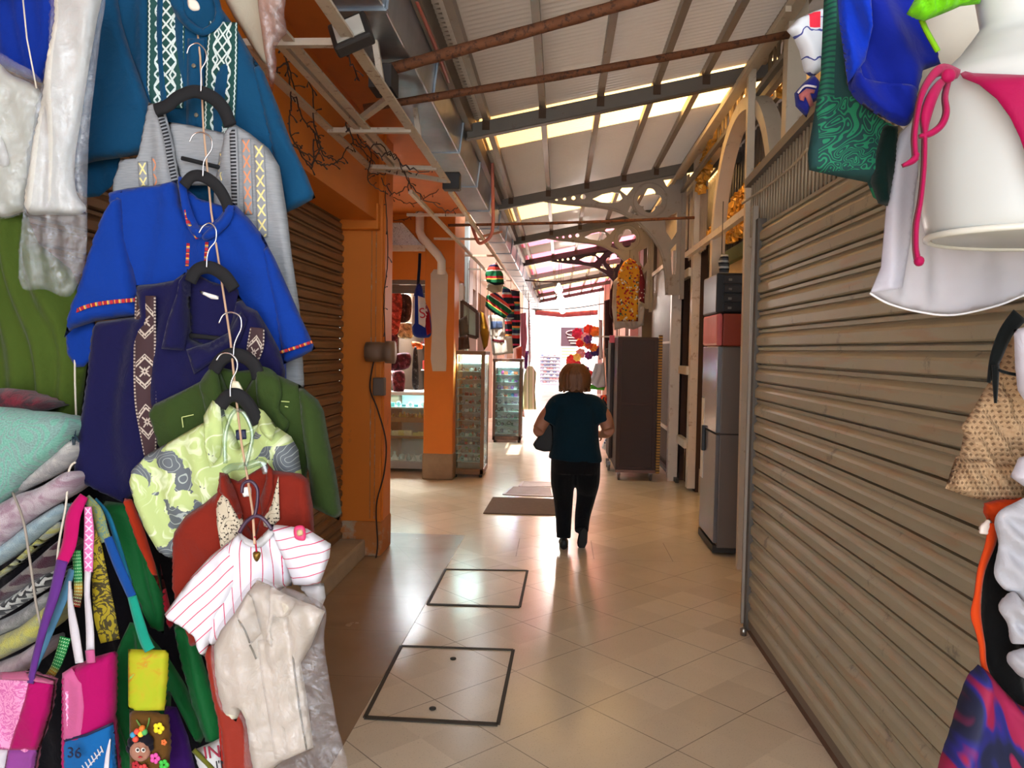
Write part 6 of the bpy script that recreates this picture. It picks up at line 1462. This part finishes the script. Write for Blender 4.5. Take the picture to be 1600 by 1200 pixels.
blanket([(-30, 1008), (30, 980), (78, 945), (78, 985), (50, 1005), (0, 1030), (-30, 1040)], 1.86, towel('lemon fleece', (210, 204, 96), (176, 176, 120)), 'folded lemon yellow blanket near the bottom of the pile')
blanket([(-30, 1048), (30, 1022), (66, 1000), (60, 1035), (20, 1056), (-30, 1068)], 1.87, towel('pale rose fleece', (206, 184, 190), (186, 160, 168)), 'folded pale rose blanket lowest in the pile above the pink bag')

# ---- tote bags
mag = fabric('magenta cotton', (214, 0, 118), .8, weave=.3); lpk = brocade('pink lace print', (232, 150, 190), (206, 100, 160), 9); mauve = fabric('mauve cotton', (176, 84, 176), .8)
sky = fabric('sky blue cotton', (20, 120, 200), .8); wht = fabric('white strap', (232, 226, 232), .8); vio = fabric('violet strap', (120, 60, 160), .8)
r = gar('tote_bag', 'patchwork tote bag of lace pink, magenta and mauve at the bottom left corner', 40, 1055, 1.72, 'bag')
_, tf = cloth('bag_body', [(-30, 1056), (0, 1052), (40, 1048), (86, 1062), (80, 1110), (68, 1150), (60, 1172), (50, 1230), (-30, 1230)], 1.72, lpk, r, bulge=.022, back=.03, fold=(.006, .1, 80), smooth=False, edge=.015)
piece('magenta_panel', [(45, 1064), (87, 1063), (81, 1110), (69, 1150), (61, 1172), (14, 1172), (26, 1130), (38, 1095)], mag, r, tf, smooth=False)
piece('mauve_panel', [(14, 1172), (61, 1172), (50, 1230), (3, 1230)], mauve, r, tf, smooth=False)
piece('white_corner', [(-30, 1170), (12, 1172), (2, 1230), (-30, 1230)], wht, r, tf, smooth=False)
piece('top_band', [(0, 1050), (45, 1050), (86, 1062), (86, 1070), (44, 1064), (0, 1062)], fabric('rose band', (226, 120, 160)), r, tf, lift=.007, smooth=False)
ribbon('strap', [(131, 775), (115, 805), (108, 850), (96, 880)], [14, 22, 22, 18], fabric('hot pink strap', (232, 10, 120), .8), r, Y=[1.80, 1.78, 1.77, 1.76])
ribbon('strap', [(97, 876), (84, 930), (68, 980), (55, 1030), (47, 1068)], [18, 16, 13, 11, 10], vio, r, Y=[1.76, 1.75, 1.74, 1.70, 1.68])
ribbon('strap', [(112, 890), (98, 935), (80, 975), (62, 1020), (50, 1052)], [10, 14, 16, 14, 10], fabric('light blue strap', (110, 170, 210)), r, Y=[1.80, 1.79, 1.78, 1.76, 1.73])
r = gar('tote_bag', 'magenta and pink tote bag with a blue lower panel numbered 36 and white straps', 138, 1045, 1.68, 'bag')
_, tf = cloth('bag_body', [(97, 1052), (112, 1042), (148, 1026), (180, 1017), (180, 1080), (178, 1124), (188, 1230), (98, 1230)], 1.68, mag, r, bulge=.025, back=.03, fold=(.007, .1, 80), smooth=False, edge=.015)
piece('pink_panel', [(97, 1052), (112, 1044), (128, 1068), (131, 1105), (127, 1150), (98, 1160)], fabric('pink strip', (238, 112, 170)), r, tf, smooth=False)
ribbon('lace_trim', [(105, 1080), (106, 1120), (108, 1148)], 9, comb_mat('pink lace loops', (226, 120, 170), (248, 190, 216), .022, 'cross'), r, base=tf, lift=.010)
piece('blue_panel', [(98, 1158), (136, 1148), (177, 1130), (188, 1230), (99, 1230)], sky, r, tf, smooth=False)
piece('panel_border', [(98, 1156), (136, 1146), (177, 1128), (177, 1132), (136, 1150), (98, 1160)], M('navy piping', (24, 24, 60), .7), r, tf, lift=.008, bulge=.002, smooth=False)
text('36', .034, P(116, 1177, 1.618), M('navy digits', (14, 24, 60), .7), r, rot=(PI/2, .0, 0))
for i in range(7): ribbon('feather_print', [(134+i*4.5, 1206-i*5), (128+i*4.8, 1196-i*5)], 1.6, wht, r, base=tf, lift=.012)
ribbon('feather_print', [(129, 1209), (160, 1172)], 1.6, wht, r, base=tf, lift=.012)
ribbon('feather_print', [(165, 1212), (168, 1180), (172, 1155)], [8, 6, 2], wht, r, base=tf, lift=.012)
ribbon('strap', [(137, 792), (139, 830), (138, 862), (138, 894)], [11, 15, 15, 13], comb_mat('pink ric rac', (220, 110, 170), (250, 200, 224), .02, 'cross'), r, Y=[1.78, 1.76, 1.74, 1.72])
ribbon('strap', [(137, 893), (136, 930), (140, 980), (141, 1022)], [10, 9, 12, 13], wht, r, Y=[1.72, 1.70, 1.66, 1.64])
ribbon('strap_end', [(140, 1016), (142, 1036)], 14, fabric('pink strip', (238, 112, 170)), r, Y=1.632)
ribbon('strap', [(109, 908), (110, 945), (116, 985), (124, 1036)], [4, 9, 14, 13], wht, r, Y=[1.74, 1.71, 1.68, 1.65])
r = gar('tote_bag', 'yellow-green and brown cloth bag with an appliqued rag doll on the front', 232, 1020, 1.66, 'bag')
def tie_dye():
    n = NB('yellow tie dye'); uv_ = n.vec('uv'); w_ = n.noise(14, 3, uv_, dist=1.5); u, v = n.uv()
    n.color(n.ramp((w_+v*1.2).mx(0.0).mn(1.0), [(.40, srgb(160, 172, 8)), (.55, srgb(172, 166, 14)), (.62, srgb(184, 132, 16)), (.68, srgb(110, 200, 90))])); return n.fin(.8)
_, tf = cloth('yellow_top', [(200, 1014), (232, 1015), (264, 1016), (261, 1065), (257, 1110), (228, 1111), (200, 1107)], 1.66, tie_dye(), r, bulge=.016, back=.02, fold=(.004, .09, 85), smooth=False, edge=.008)
_, tf2 = cloth('brown_base', [(202, 1109), (230, 1112), (262, 1117), (266, 1150), (264, 1230), (203, 1230)], 1.655, fabric('ochre brown cloth', (122, 82, 30), .85), r, bulge=.016, back=.02, fold=(.004, .09, 85), smooth=False, edge=.008)
def yb_(a, b, l=.004): return tf2(np.array([[a, b]]))[0]-l
doll = MB(); c = P(219, 1173, yb_(219, 1173)); doll.ball(tuple(c), .024, 14, 10, (1, .5, 1)); dface = doll.build('doll_face', fabric('doll skin', (206, 146, 120)), r)
dh = MB()
for a_, b_, s_ in ((208, 1160, .014), (214, 1152, .015), (224, 1151, .015), (231, 1158, .014), (203, 1170, .010), (234, 1168, .010)): dh.ball(tuple(P(a_, b_, yb_(a_, b_))), s_, 8, 6, (1, .6, 1))
dh.build('doll_hair', fabric('black wool', (26, 20, 34)), r)
for a_, b_, cc in ((208, 1148, (60, 150, 190)), (214, 1143, (230, 80, 60)), (220, 1147, (240, 200, 60)), (226, 1144, (80, 170, 90)), (212, 1155, (230, 90, 140)), (222, 1138, (220, 120, 40))):
    mb = MB(); mb.ball(tuple(P(a_, b_, yb_(a_, b_, .018))), .007, 7, 5); mb.build('ribbon_bow', M('bow %d' % cc[0], cc, .7), r)
for s in (-4, 5):
    mb = MB(); mb.ball(tuple(P(219+s, 1172, yb_(219, 1172, .018))), .0055, 8, 6, (1, .4, 1)); mb.build('doll_eye', M('eye white', (236, 230, 220), .5), r)
    mb = MB(); mb.ball(tuple(P(219+s, 1172, yb_(219, 1172, .021))), .003, 8, 6, (1, .4, 1)); mb.build('doll_pupil', M('eye black', (16, 14, 18), .4), r)
mb = MB(); mb.ball(tuple(P(219, 1183, yb_(219, 1183, .017))), .004, 8, 6, (1.3, .5, .5)); mb.build('doll_mouth', M('doll red', (180, 30, 40), .6), r)
for a_, b_, cc, s_ in ((248, 1138, (230, 210, 30), .013), (256, 1160, (220, 110, 50), .007), (242, 1185, (220, 80, 160), .012), (256, 1195, (60, 180, 60), .012), (212, 1196, (170, 30, 40), .010), (224, 1202, (200, 60, 60), .012)):
    mb = MB(); cc_ = P(a_, b_, yb_(a_, b_, .006))
    for k in range(5): mb.ball((cc_.x+s_*.6*math.cos(k*1.257), cc_.y, cc_.z+s_*.6*math.sin(k*1.257)), s_*.5, 6, 4, (1, .4, 1))
    mb.build('felt_flower', M('felt %d %d' % (cc[0], cc[1]), cc, .8), r)
ribbon('stem_embroidery', [(222, 1140), (216, 1130), (213, 1125)], 2, M('green thread', (90, 130, 50), .8), r, base=tf2); ribbon('stem_embroidery', [(228, 1140), (232, 1130), (233, 1122)], 2, M('green thread', (90, 130, 50), .8), r, base=tf2)
ribbon('strap', [(134, 777), (150, 800), (160, 830), (166, 846)], [12, 20, 18, 16], brocade('khaki strap', (136, 140, 70), (90, 120, 110), 8), r, Y=[1.82, 1.80, 1.78, 1.77])
ribbon('strap', [(148, 780), (168, 805), (184, 850), (204, 912)], [6, 8, 8, 6], fabric('turquoise edge', (40, 150, 200)), r, Y=[1.84, 1.82, 1.80, 1.78])
ribbon('strap', [(168, 840), (180, 872), (194, 905), (206, 932)], [14, 15, 15, 14], fabric('cobalt strap', (20, 90, 180)), r, Y=[1.77, 1.75, 1.73, 1.71])
ribbon('strap', [(206, 932), (216, 968), (226, 1000), (234, 1016)], [14, 16, 17, 17], fabric('mint strap', (30, 190, 160)), r, Y=[1.71, 1.68, 1.65, 1.64])
# ================================================================ RIGHT FOREGROUND
whitep = M('white plastic', (188, 192, 190), .35, var=.02, spec=.4)
MY, MCX = 1.36, 1640.0
mq = root_of('mannequin', 1640, 200, MY, 'white half-body mannequin at the upper right wearing a magenta bikini bottom', 'mannequin')
def hw(py):
    return float(np.interp(py, [-60, 0, 40, 80, 108, 130, 170, 250, 340, 362, 372], [110, 100, 94, 120, 148, 172, 181, 178, 172, 168, 158]))
v, f = [], []; N = 48; rows = list(range(-60, 346, 10))+[352, 360, 366, 370, 372]
for py in rows:
    c = P(MCX, py, MY); a = hw(py)*MY/F_PX; d = a*.62+ (.03 if py > 60 else .0)
    for k in range(N):
        t = 2*PI*k/N; ry = d*(1.0 if math.sin(t) < 0 else 1.05); v.append((c.x+a*math.cos(t), MY+ry*math.sin(t), c.z))
for i in range(len(rows)-1):
    for k in range(N): f.append((i*N+k, i*N+(k+1) % N, (i+1)*N+(k+1) % N, (i+1)*N+k))
f += [tuple(range(N-1, -1, -1)), tuple((len(rows)-1)*N+k for k in range(N))]
MB().add(v, f, True).build('torso', whitep, mq)
c = P(MCX, 371, MY); a = 170*MY/F_PX
MB().tube([(c.x+a*math.cos(2*PI*k/40), MY+a*.72*math.sin(2*PI*k/40), c.z) for k in range(40)], .006, 8, closed=True).build('base_rim', M('clear rim', (206, 206, 196), .25), mq)
def torso_front(Q):
    out = np.zeros(len(Q))
    for i, (x, y) in enumerate(Q):
        a = hw(y)*MY/F_PX; d = a*.62+(.03 if y > 60 else 0); u = (x-MCX)/hw(y); u = max(-1, min(1, u)); out[i] = MY-d*math.sqrt(max(0, 1-u*u))
    return out
bk = root_of('bikini_bottom', 1560, 120, 1.22, 'magenta tie-side bikini bottom on the white mannequin', 'bikini')
mgt = fabric('magenta jersey', (196, 0, 88), .6, weave=.15)
def bd_front(Q): return torso_front(Q)
cloth('front_panel', [(1496, 108), (1520, 114), (1600, 117), (1700, 117), (1700, 330), (1640, 330), (1612, 270), (1594, 215), (1578, 182), (1558, 155), (1530, 132), (1505, 122)], None, mgt, bk, base=bd_front, lift=.004, bulge=.004, edge=.006, fold=(0, 1, 0), step=7, smooth=False)
def tie(pts, w_, nm='tie_string', Y=1.20): ribbon(nm, pts, w_, mgt, bk, Y=Y, th=.006)
Yk = [1.26, 1.22, 1.20, 1.20, 1.20, 1.20]
tie([(1500, 116), (1475, 108), (1458, 118), (1442, 145), (1434, 180), (1430, 215), (1432, 250)], [14, 18, 12, 9, 8, 8, 8], Y=[1.30, 1.24, 1.22, 1.20, 1.20, 1.20, 1.20])
tie([(1434, 238), (1428, 250), (1412, 258)], [8, 10, 6])
tie([(1488, 118), (1472, 128), (1458, 150), (1448, 180), (1446, 205), (1444, 215)], [10, 12, 16, 16, 8, 6], 'tie_loop', Y=[1.26, 1.22, 1.20, 1.20, 1.20, 1.20])
tie([(1484, 122), (1478, 150), (1480, 175), (1472, 195), (1455, 208), (1438, 212)], [8, 8, 9, 10, 10, 6], 'tie_loop', Y=[1.26, 1.22, 1.20, 1.20, 1.20, 1.20])
tie([(1446, 210), (1445, 260), (1440, 310), (1433, 350), (1432, 385), (1435, 405)], [7, 7, 7, 8, 8, 9])
mb = MB(); mb.ball(tuple(P(1436, 408, 1.20)), .008, 8, 6); mb.build('knot', mgt, bk)
mb = MB(); mb.ball(tuple(P(1482, 118, 1.22)), .011, 10, 8, (1, .7, 1)); mb.build('knot', mgt, bk)
mq2 = root_of('mannequin', 1480, 60, 1.62, 'grey shaded mannequin hip behind the white mannequin, under the lime top', 'mannequin')
MB().lathe([(.001, -.24), (.13, -.235), (.17, -.2), (.175, -.12), (.165, -.05), (.13, .04), (.12, .12), (.14, .2), (.001, .21)], tuple(P(1545, 40, 1.72)), 32, 1, .62).build('torso', M('off white plastic', (206, 202, 188), .4), mq2)
# sheer white skirt
def sheer(name, rgb, opq, rough=.9):
    n = NB(name); n.color(srgb(*rgb)); n.fin(rough); nt = n.nt; t = nt.nodes.new('ShaderNodeBsdfTransparent'); tr = nt.nodes.new('ShaderNodeBsdfTranslucent'); tr.inputs[0].default_value = (*srgb(*rgb), 1)
    m0 = nt.nodes.new('ShaderNodeMixShader'); m0.inputs[0].default_value = .35; nt.links.new(n.b.outputs[0], m0.inputs[1]); nt.links.new(tr.outputs[0], m0.inputs[2])
    m = nt.nodes.new('ShaderNodeMixShader'); w_ = n.noise(5, 3); k = (w_*.5+(opq-.25))
    nt.links.new(k.k, m.inputs[0]); nt.links.new(t.outputs[0], m.inputs[1]); nt.links.new(m0.outputs[0], m.inputs[2]); nt.links.new(m.outputs[0], n.out.inputs[0]); return n.m
sk_ = root_of('sheer_skirt', 1480, 200, 1.62, 'sheer white cover-up skirt with a curved hem behind the mannequin', 'skirt')
she = sheer('sheer voile', (232, 232, 240), .62)
_, shf = cloth('skirt_panel', [(1450, 172), (1430, 184), (1405, 208), (1394, 242), (1384, 325), (1376, 417), (1359, 458), (1390, 475), (1440, 488), (1492, 492), (1560, 477), (1610, 458), (1720, 430), (1720, 172)], 1.62, she, sk_, bulge=.012, back=.012, fold=(.010, .12, 88), step=8, smooth=False, edge=.03)
piece_ = lambda nm, poly, m, par, base, **k: cloth(nm, poly, None, m, par, base=base, **{**dict(lift=.006, bulge=.006, edge=.008, fold=(0, 1, 0), step=6, smooth=False), **k})
piece_('folded_edge', [(1450, 174), (1430, 186), (1406, 210), (1395, 243), (1385, 325), (1377, 417), (1361, 457), (1410, 450), (1422, 380), (1430, 300), (1440, 230)], sheer('double voile', (228, 228, 240), .95), sk_, shf)
mb = MB(); mb.tube(crv([P(x, y, 1.60) for x, y in [(1359, 458), (1390, 475), (1440, 488), (1492, 492), (1560, 477), (1610, 458), (1700, 436)]], 5), .0022, 6); mb.build('hem', M('white hem', (236, 234, 238), .8), sk_)
hang_r = dict(step=6, smooth=False)
def rg(name, poly, Y, m, label, cat='cloth', **k):
    kw = dict(bulge=.025, back=.015, fold=(.008, .08, 82), step=6, smooth=False); kw.update(k); o, f = cloth(name, poly, Y, m, None, **kw); tag(o, label, cat); return o, f
lim = fabric('lime frill', (130, 236, 10), .7, weave=.6, wscale=60)
lt_, ltf = rg('lime_blouse', [(1416, 22), (1425, 6), (1440, -20), (1535, -20), (1531, 6), (1500, 10), (1482, 18), (1462, 26), (1444, 33), (1428, 28)], 1.34, lim, 'lime green frilled top at the upper edge over the mannequin', 'top', fold=(.008, .02, 70), crease=1.5, step=4)
ribbon('strap', [(1440, 30), (1448, 48), (1458, 66), (1466, 80)], 9, fabric('lime strap', (150, 220, 20)), lt_, Y=1.37)
blr = fabric('ultramarine jersey', (2, 34, 168), .8, weave=.2)
bo, bof = rg('blue_shorts', [(1306, -20), (1370, -20), (1425, -20), (1442, 25), (1455, 55), (1470, 100), (1442, 110), (1432, 150), (1428, 178), (1414, 197), (1384, 186), (1352, 166), (1326, 140), (1319, 90), (1312, 40)], 1.50, blr, 'ultramarine blue garment folded double, hanging beside the lime top', 'garment', fold=(.012, .09, 80))
piece_('folded_flap', [(1345, 105), (1352, 122), (1390, 130), (1430, 136), (1428, 178), (1414, 197), (1384, 186), (1352, 168), (1330, 145), (1334, 120)], blr, bo, bof, bulge=.014, lift=.010, smooth=True)
piece_('shoulder_strap', [(1308, -20), (1360, -20), (1364, 40), (1352, 95), (1325, 130), (1319, 90), (1312, 40)], fabric('bright blue strap', (4, 60, 214)), bo, bof, bulge=.012, lift=.008)
def jade():
    n = NB('green relief print'); uv_ = n.vec('uv'); u, v = n.uv(); w_ = n.noise(13, 1, uv_, dist=1.5)
    l1 = ((w_*13.0).frac()-.5).abs().lt(.19)
    area = (v.gt(-.125))*(v.lt(.03))*(u.gt(-.07))*(u.lt(.075))
    band = ((v+.16+u*.22).abs().lt(.012))+((u-.085).abs().lt(.010))
    top = (u.lt(-.035))*(v.gt(.03))*(((v*90.0).frac()).gt(.4))*.5
    m = (l1*area+band+top).mn(1.0); n.color(n.mix(m, srgb(10, 58, 58), srgb(20, 120, 84))); n.bump(m, .5, .003); return n.fin(.85)
rg('green_cloth', [(1288, -20), (1312, -20), (1316, 60), (1324, 135), (1345, 160), (1380, 188), (1402, 200), (1396, 260), (1385, 323), (1364, 308), (1355, 285), (1310, 276), (1264, 266), (1262, 240), (1272, 180), (1282, 120), (1285, 50)], 1.62, jade(), 'dark green cloth with carved-looking jade print hanging left of the blue garment', fold=(.007, .1, 84))
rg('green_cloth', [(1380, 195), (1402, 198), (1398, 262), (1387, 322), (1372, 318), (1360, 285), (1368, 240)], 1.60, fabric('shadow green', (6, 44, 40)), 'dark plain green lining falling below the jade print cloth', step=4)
def print_mat():
    n = NB('blue line print'); uv_ = n.vec('uv'); u, v = n.uv(); w_ = n.noise(10, 3, uv_); l = ((v*26.0+w_*3.5).frac()).lt(.10)
    c = n.mix(l, srgb(206, 212, 220), srgb(60, 70, 140)); c = n.mix(((u-.012).abs().lt(.012))*((v-.045).abs().lt(.018)), c, srgb(220, 30, 60)); n.color(c); return n.fin(.8)
rg('printed_pouch', [(1229, 48), (1246, 30), (1266, 20), (1288, 12), (1287, 70), (1282, 112), (1268, 122), (1256, 112), (1249, 80), (1240, 60)], 1.72, print_mat(), 'white printed pouch with blue lines and a red mark, at the rusty pole end', 'pouch', step=5)
bt, btf = rg('blue_tag', [(1241, 146), (1255, 130), (1270, 117), (1281, 130), (1284, 152), (1268, 162), (1260, 184), (1243, 166)], 1.70, fabric('blue felt', (36, 44, 150)), 'blue cloth tag with pink lettering under the white printed pouch', 'tag', fold=(.002, .05, 80), step=4)
piece_('letter_patch', [(1248, 148), (1260, 138), (1274, 140), (1272, 146), (1266, 146), (1272, 164), (1266, 168), (1258, 150), (1256, 158), (1250, 156)], fabric('salmon felt', (196, 110, 110)), bt, btf, step=4)
ribbon('white_outline', [(1247, 145), (1258, 134), (1276, 136)], 3, wht, bt, base=btf, lift=.008)
# crochet top and what hangs below it
def lace():
    n = NB('tan crochet lace'); uv_ = n.vec('uv'); u, v = n.uv(); t = ((v*95.0).frac()-.5).abs(); s = ((u*120.0+((v*95.0).floor())*.5).frac()-.5).abs()
    w_ = n.noise(20, 2, uv_); m = (t+s).lt(.34)
    n.color(n.mix(m*(w_.gt(.42)), n.k if False else srgb(170, 140, 106), srgb(118, 92, 66))); n.bump((t+s)+n.noise(120, 2, uv_), .7, .004); return n.fin(.95)
la = lace()
cr, crf = rg('crochet_blouse', [(1548, 592), (1560, 562), (1592, 512), (1640, 512), (1640, 700), (1600, 780), (1570, 785), (1540, 782), (1508, 774), (1477, 763), (1488, 735), (1500, 708), (1506, 676), (1501, 668), (1520, 640)], 1.50, la, 'tan crochet lace top hanging at the right edge below the white skirt', 'top', fold=(.012, .05, 60), crease=.8)
piece_('lace_tier', [(1494, 712), (1540, 722), (1600, 730), (1600, 782), (1570, 786), (1540, 783), (1508, 775), (1477, 763)], la, cr, crf, bulge=.014)
ribbon('black_ribbon', [(1594, 492), (1572, 520), (1556, 560), (1545, 598)], [26, 22, 18, 5], fabric('black ribbon', (12, 18, 18)), cr, Y=1.44); ribbon('black_ribbon', [(1556, 570), (1556, 600), (1556, 630)], [12, 9, 4], fabric('black ribbon', (12, 18, 18)), cr, Y=1.43)
ribbon('black_ribbon', [(1560, 578), (1580, 584), (1620, 590)], 5, fabric('black ribbon', (12, 18, 18)), cr, Y=1.43)
wv = fabric('white voile', (226, 222, 234), .85)
rg('white_blouse', [(1584, 515), (1650, 500), (1650, 640), (1600, 625), (1590, 610), (1586, 570)], 1.40, wv, 'white blouse edge at the right border beside the crochet top', 'blouse')
rg('white_blouse', [(1578, 745), (1592, 715), (1650, 700), (1650, 780), (1600, 760)], 1.40, wv, 'white frill at the right border over the hem of the crochet top', 'frill', step=5)
orn = fabric('neon orange', (250, 80, 10), .7)
oo, oof = rg('orange_garment', [(1538, 786), (1560, 780), (1592, 772), (1600, 790), (1590, 810), (1558, 825), (1546, 820), (1536, 800)], 1.47, orn, 'neon orange strappy garment hanging below the crochet top', 'garment', step=4)
ribbon('strap', [(1553, 818), (1548, 850), (1534, 890), (1528, 930), (1525, 960), (1530, 985), (1535, 1010), (1538, 1040), (1552, 1070), (1570, 1090)], [18, 16, 12, 11, 16, 12, 10, 9, 7, 6], orn, oo, Y=1.42)
cloth('white_label', [(1532, 822), (1546, 810), (1550, 816), (1544, 836), (1531, 834)], 1.42, M('paper label', (216, 204, 196), .7), oo, bulge=.002, edge=.003, fold=(0, 1, 0), step=3, smooth=False)
rg('black_dress', [(1544, 865), (1556, 842), (1566, 830), (1650, 830), (1650, 1130), (1580, 1110), (1548, 1070), (1532, 1030), (1533, 950), (1536, 900)], 1.46, fabric('black jersey', (10, 12, 14)), 'black dress hanging behind the white ruffles at the right edge', 'dress', fold=(.012, .08, 80))
ruf = fabric('white ruffle', (200, 200, 208), .8)
rg('white_ruffle', [(1554, 812), (1580, 788), (1650, 780), (1650, 1000), (1596, 935), (1580, 926), (1566, 918), (1553, 895), (1560, 850)], 1.38, ruf, 'upper bunch of white ruffles at the right edge over the black dress', 'ruffle', fold=(.012, .05, 40), smooth=True, crease=.6, bulge=.015)
rg('white_ruffle', [(1560, 948), (1582, 924), (1600, 940), (1650, 980), (1650, 1010), (1600, 1005), (1580, 1004), (1574, 975)], 1.37, ruf, 'middle white ruffle at the right edge over the black dress', 'ruffle', fold=(.014, .03, 50), smooth=True, step=4, crease=1.5)
rg('white_ruffle', [(1573, 1030), (1585, 1016), (1650, 1010), (1650, 1075), (1600, 1060), (1582, 1045)], 1.37, ruf, 'lowest white ruffle at the right edge, above the patterned skirt', 'ruffle', fold=(.014, .03, 50), smooth=True, step=4, crease=1.5)
def ikat():
    n = NB('magenta blue blotches'); uv_ = n.vec('uv'); u, v = n.uv(); w_ = n.noise(5.5, 2, vec=n.comb(u*2.2+v*.6, v*.9), dist=.6)
    n.color(n.ramp(w_, [(.30, srgb(150, 14, 70)), (.42, srgb(140, 8, 60)), (.46, srgb(30, 30, 120)), (.52, srgb(18, 24, 60)), (.58, srgb(14, 20, 50)), (.62, srgb(150, 12, 70)), (.7, srgb(160, 16, 36))])); return n.fin(.75)
rg('patterned_skirt', [(1528, 1038), (1545, 1050), (1565, 1075), (1590, 1100), (1650, 1125), (1650, 1240), (1455, 1240), (1470, 1180), (1484, 1140), (1498, 1090), (1512, 1055)], 1.40, ikat(), 'magenta, blue and navy patterned skirt at the bottom right corner', 'skirt', fold=(.016, .09, 78), bulge=.04)
# rail above the frame which carries these goods
tag(MB().tube([(.62, 1.1, 2.95), (.62, 2.2, 2.95)], .012, 8).build('display_rail', chrome), 'chrome rail above the garments on the right', 'rail')
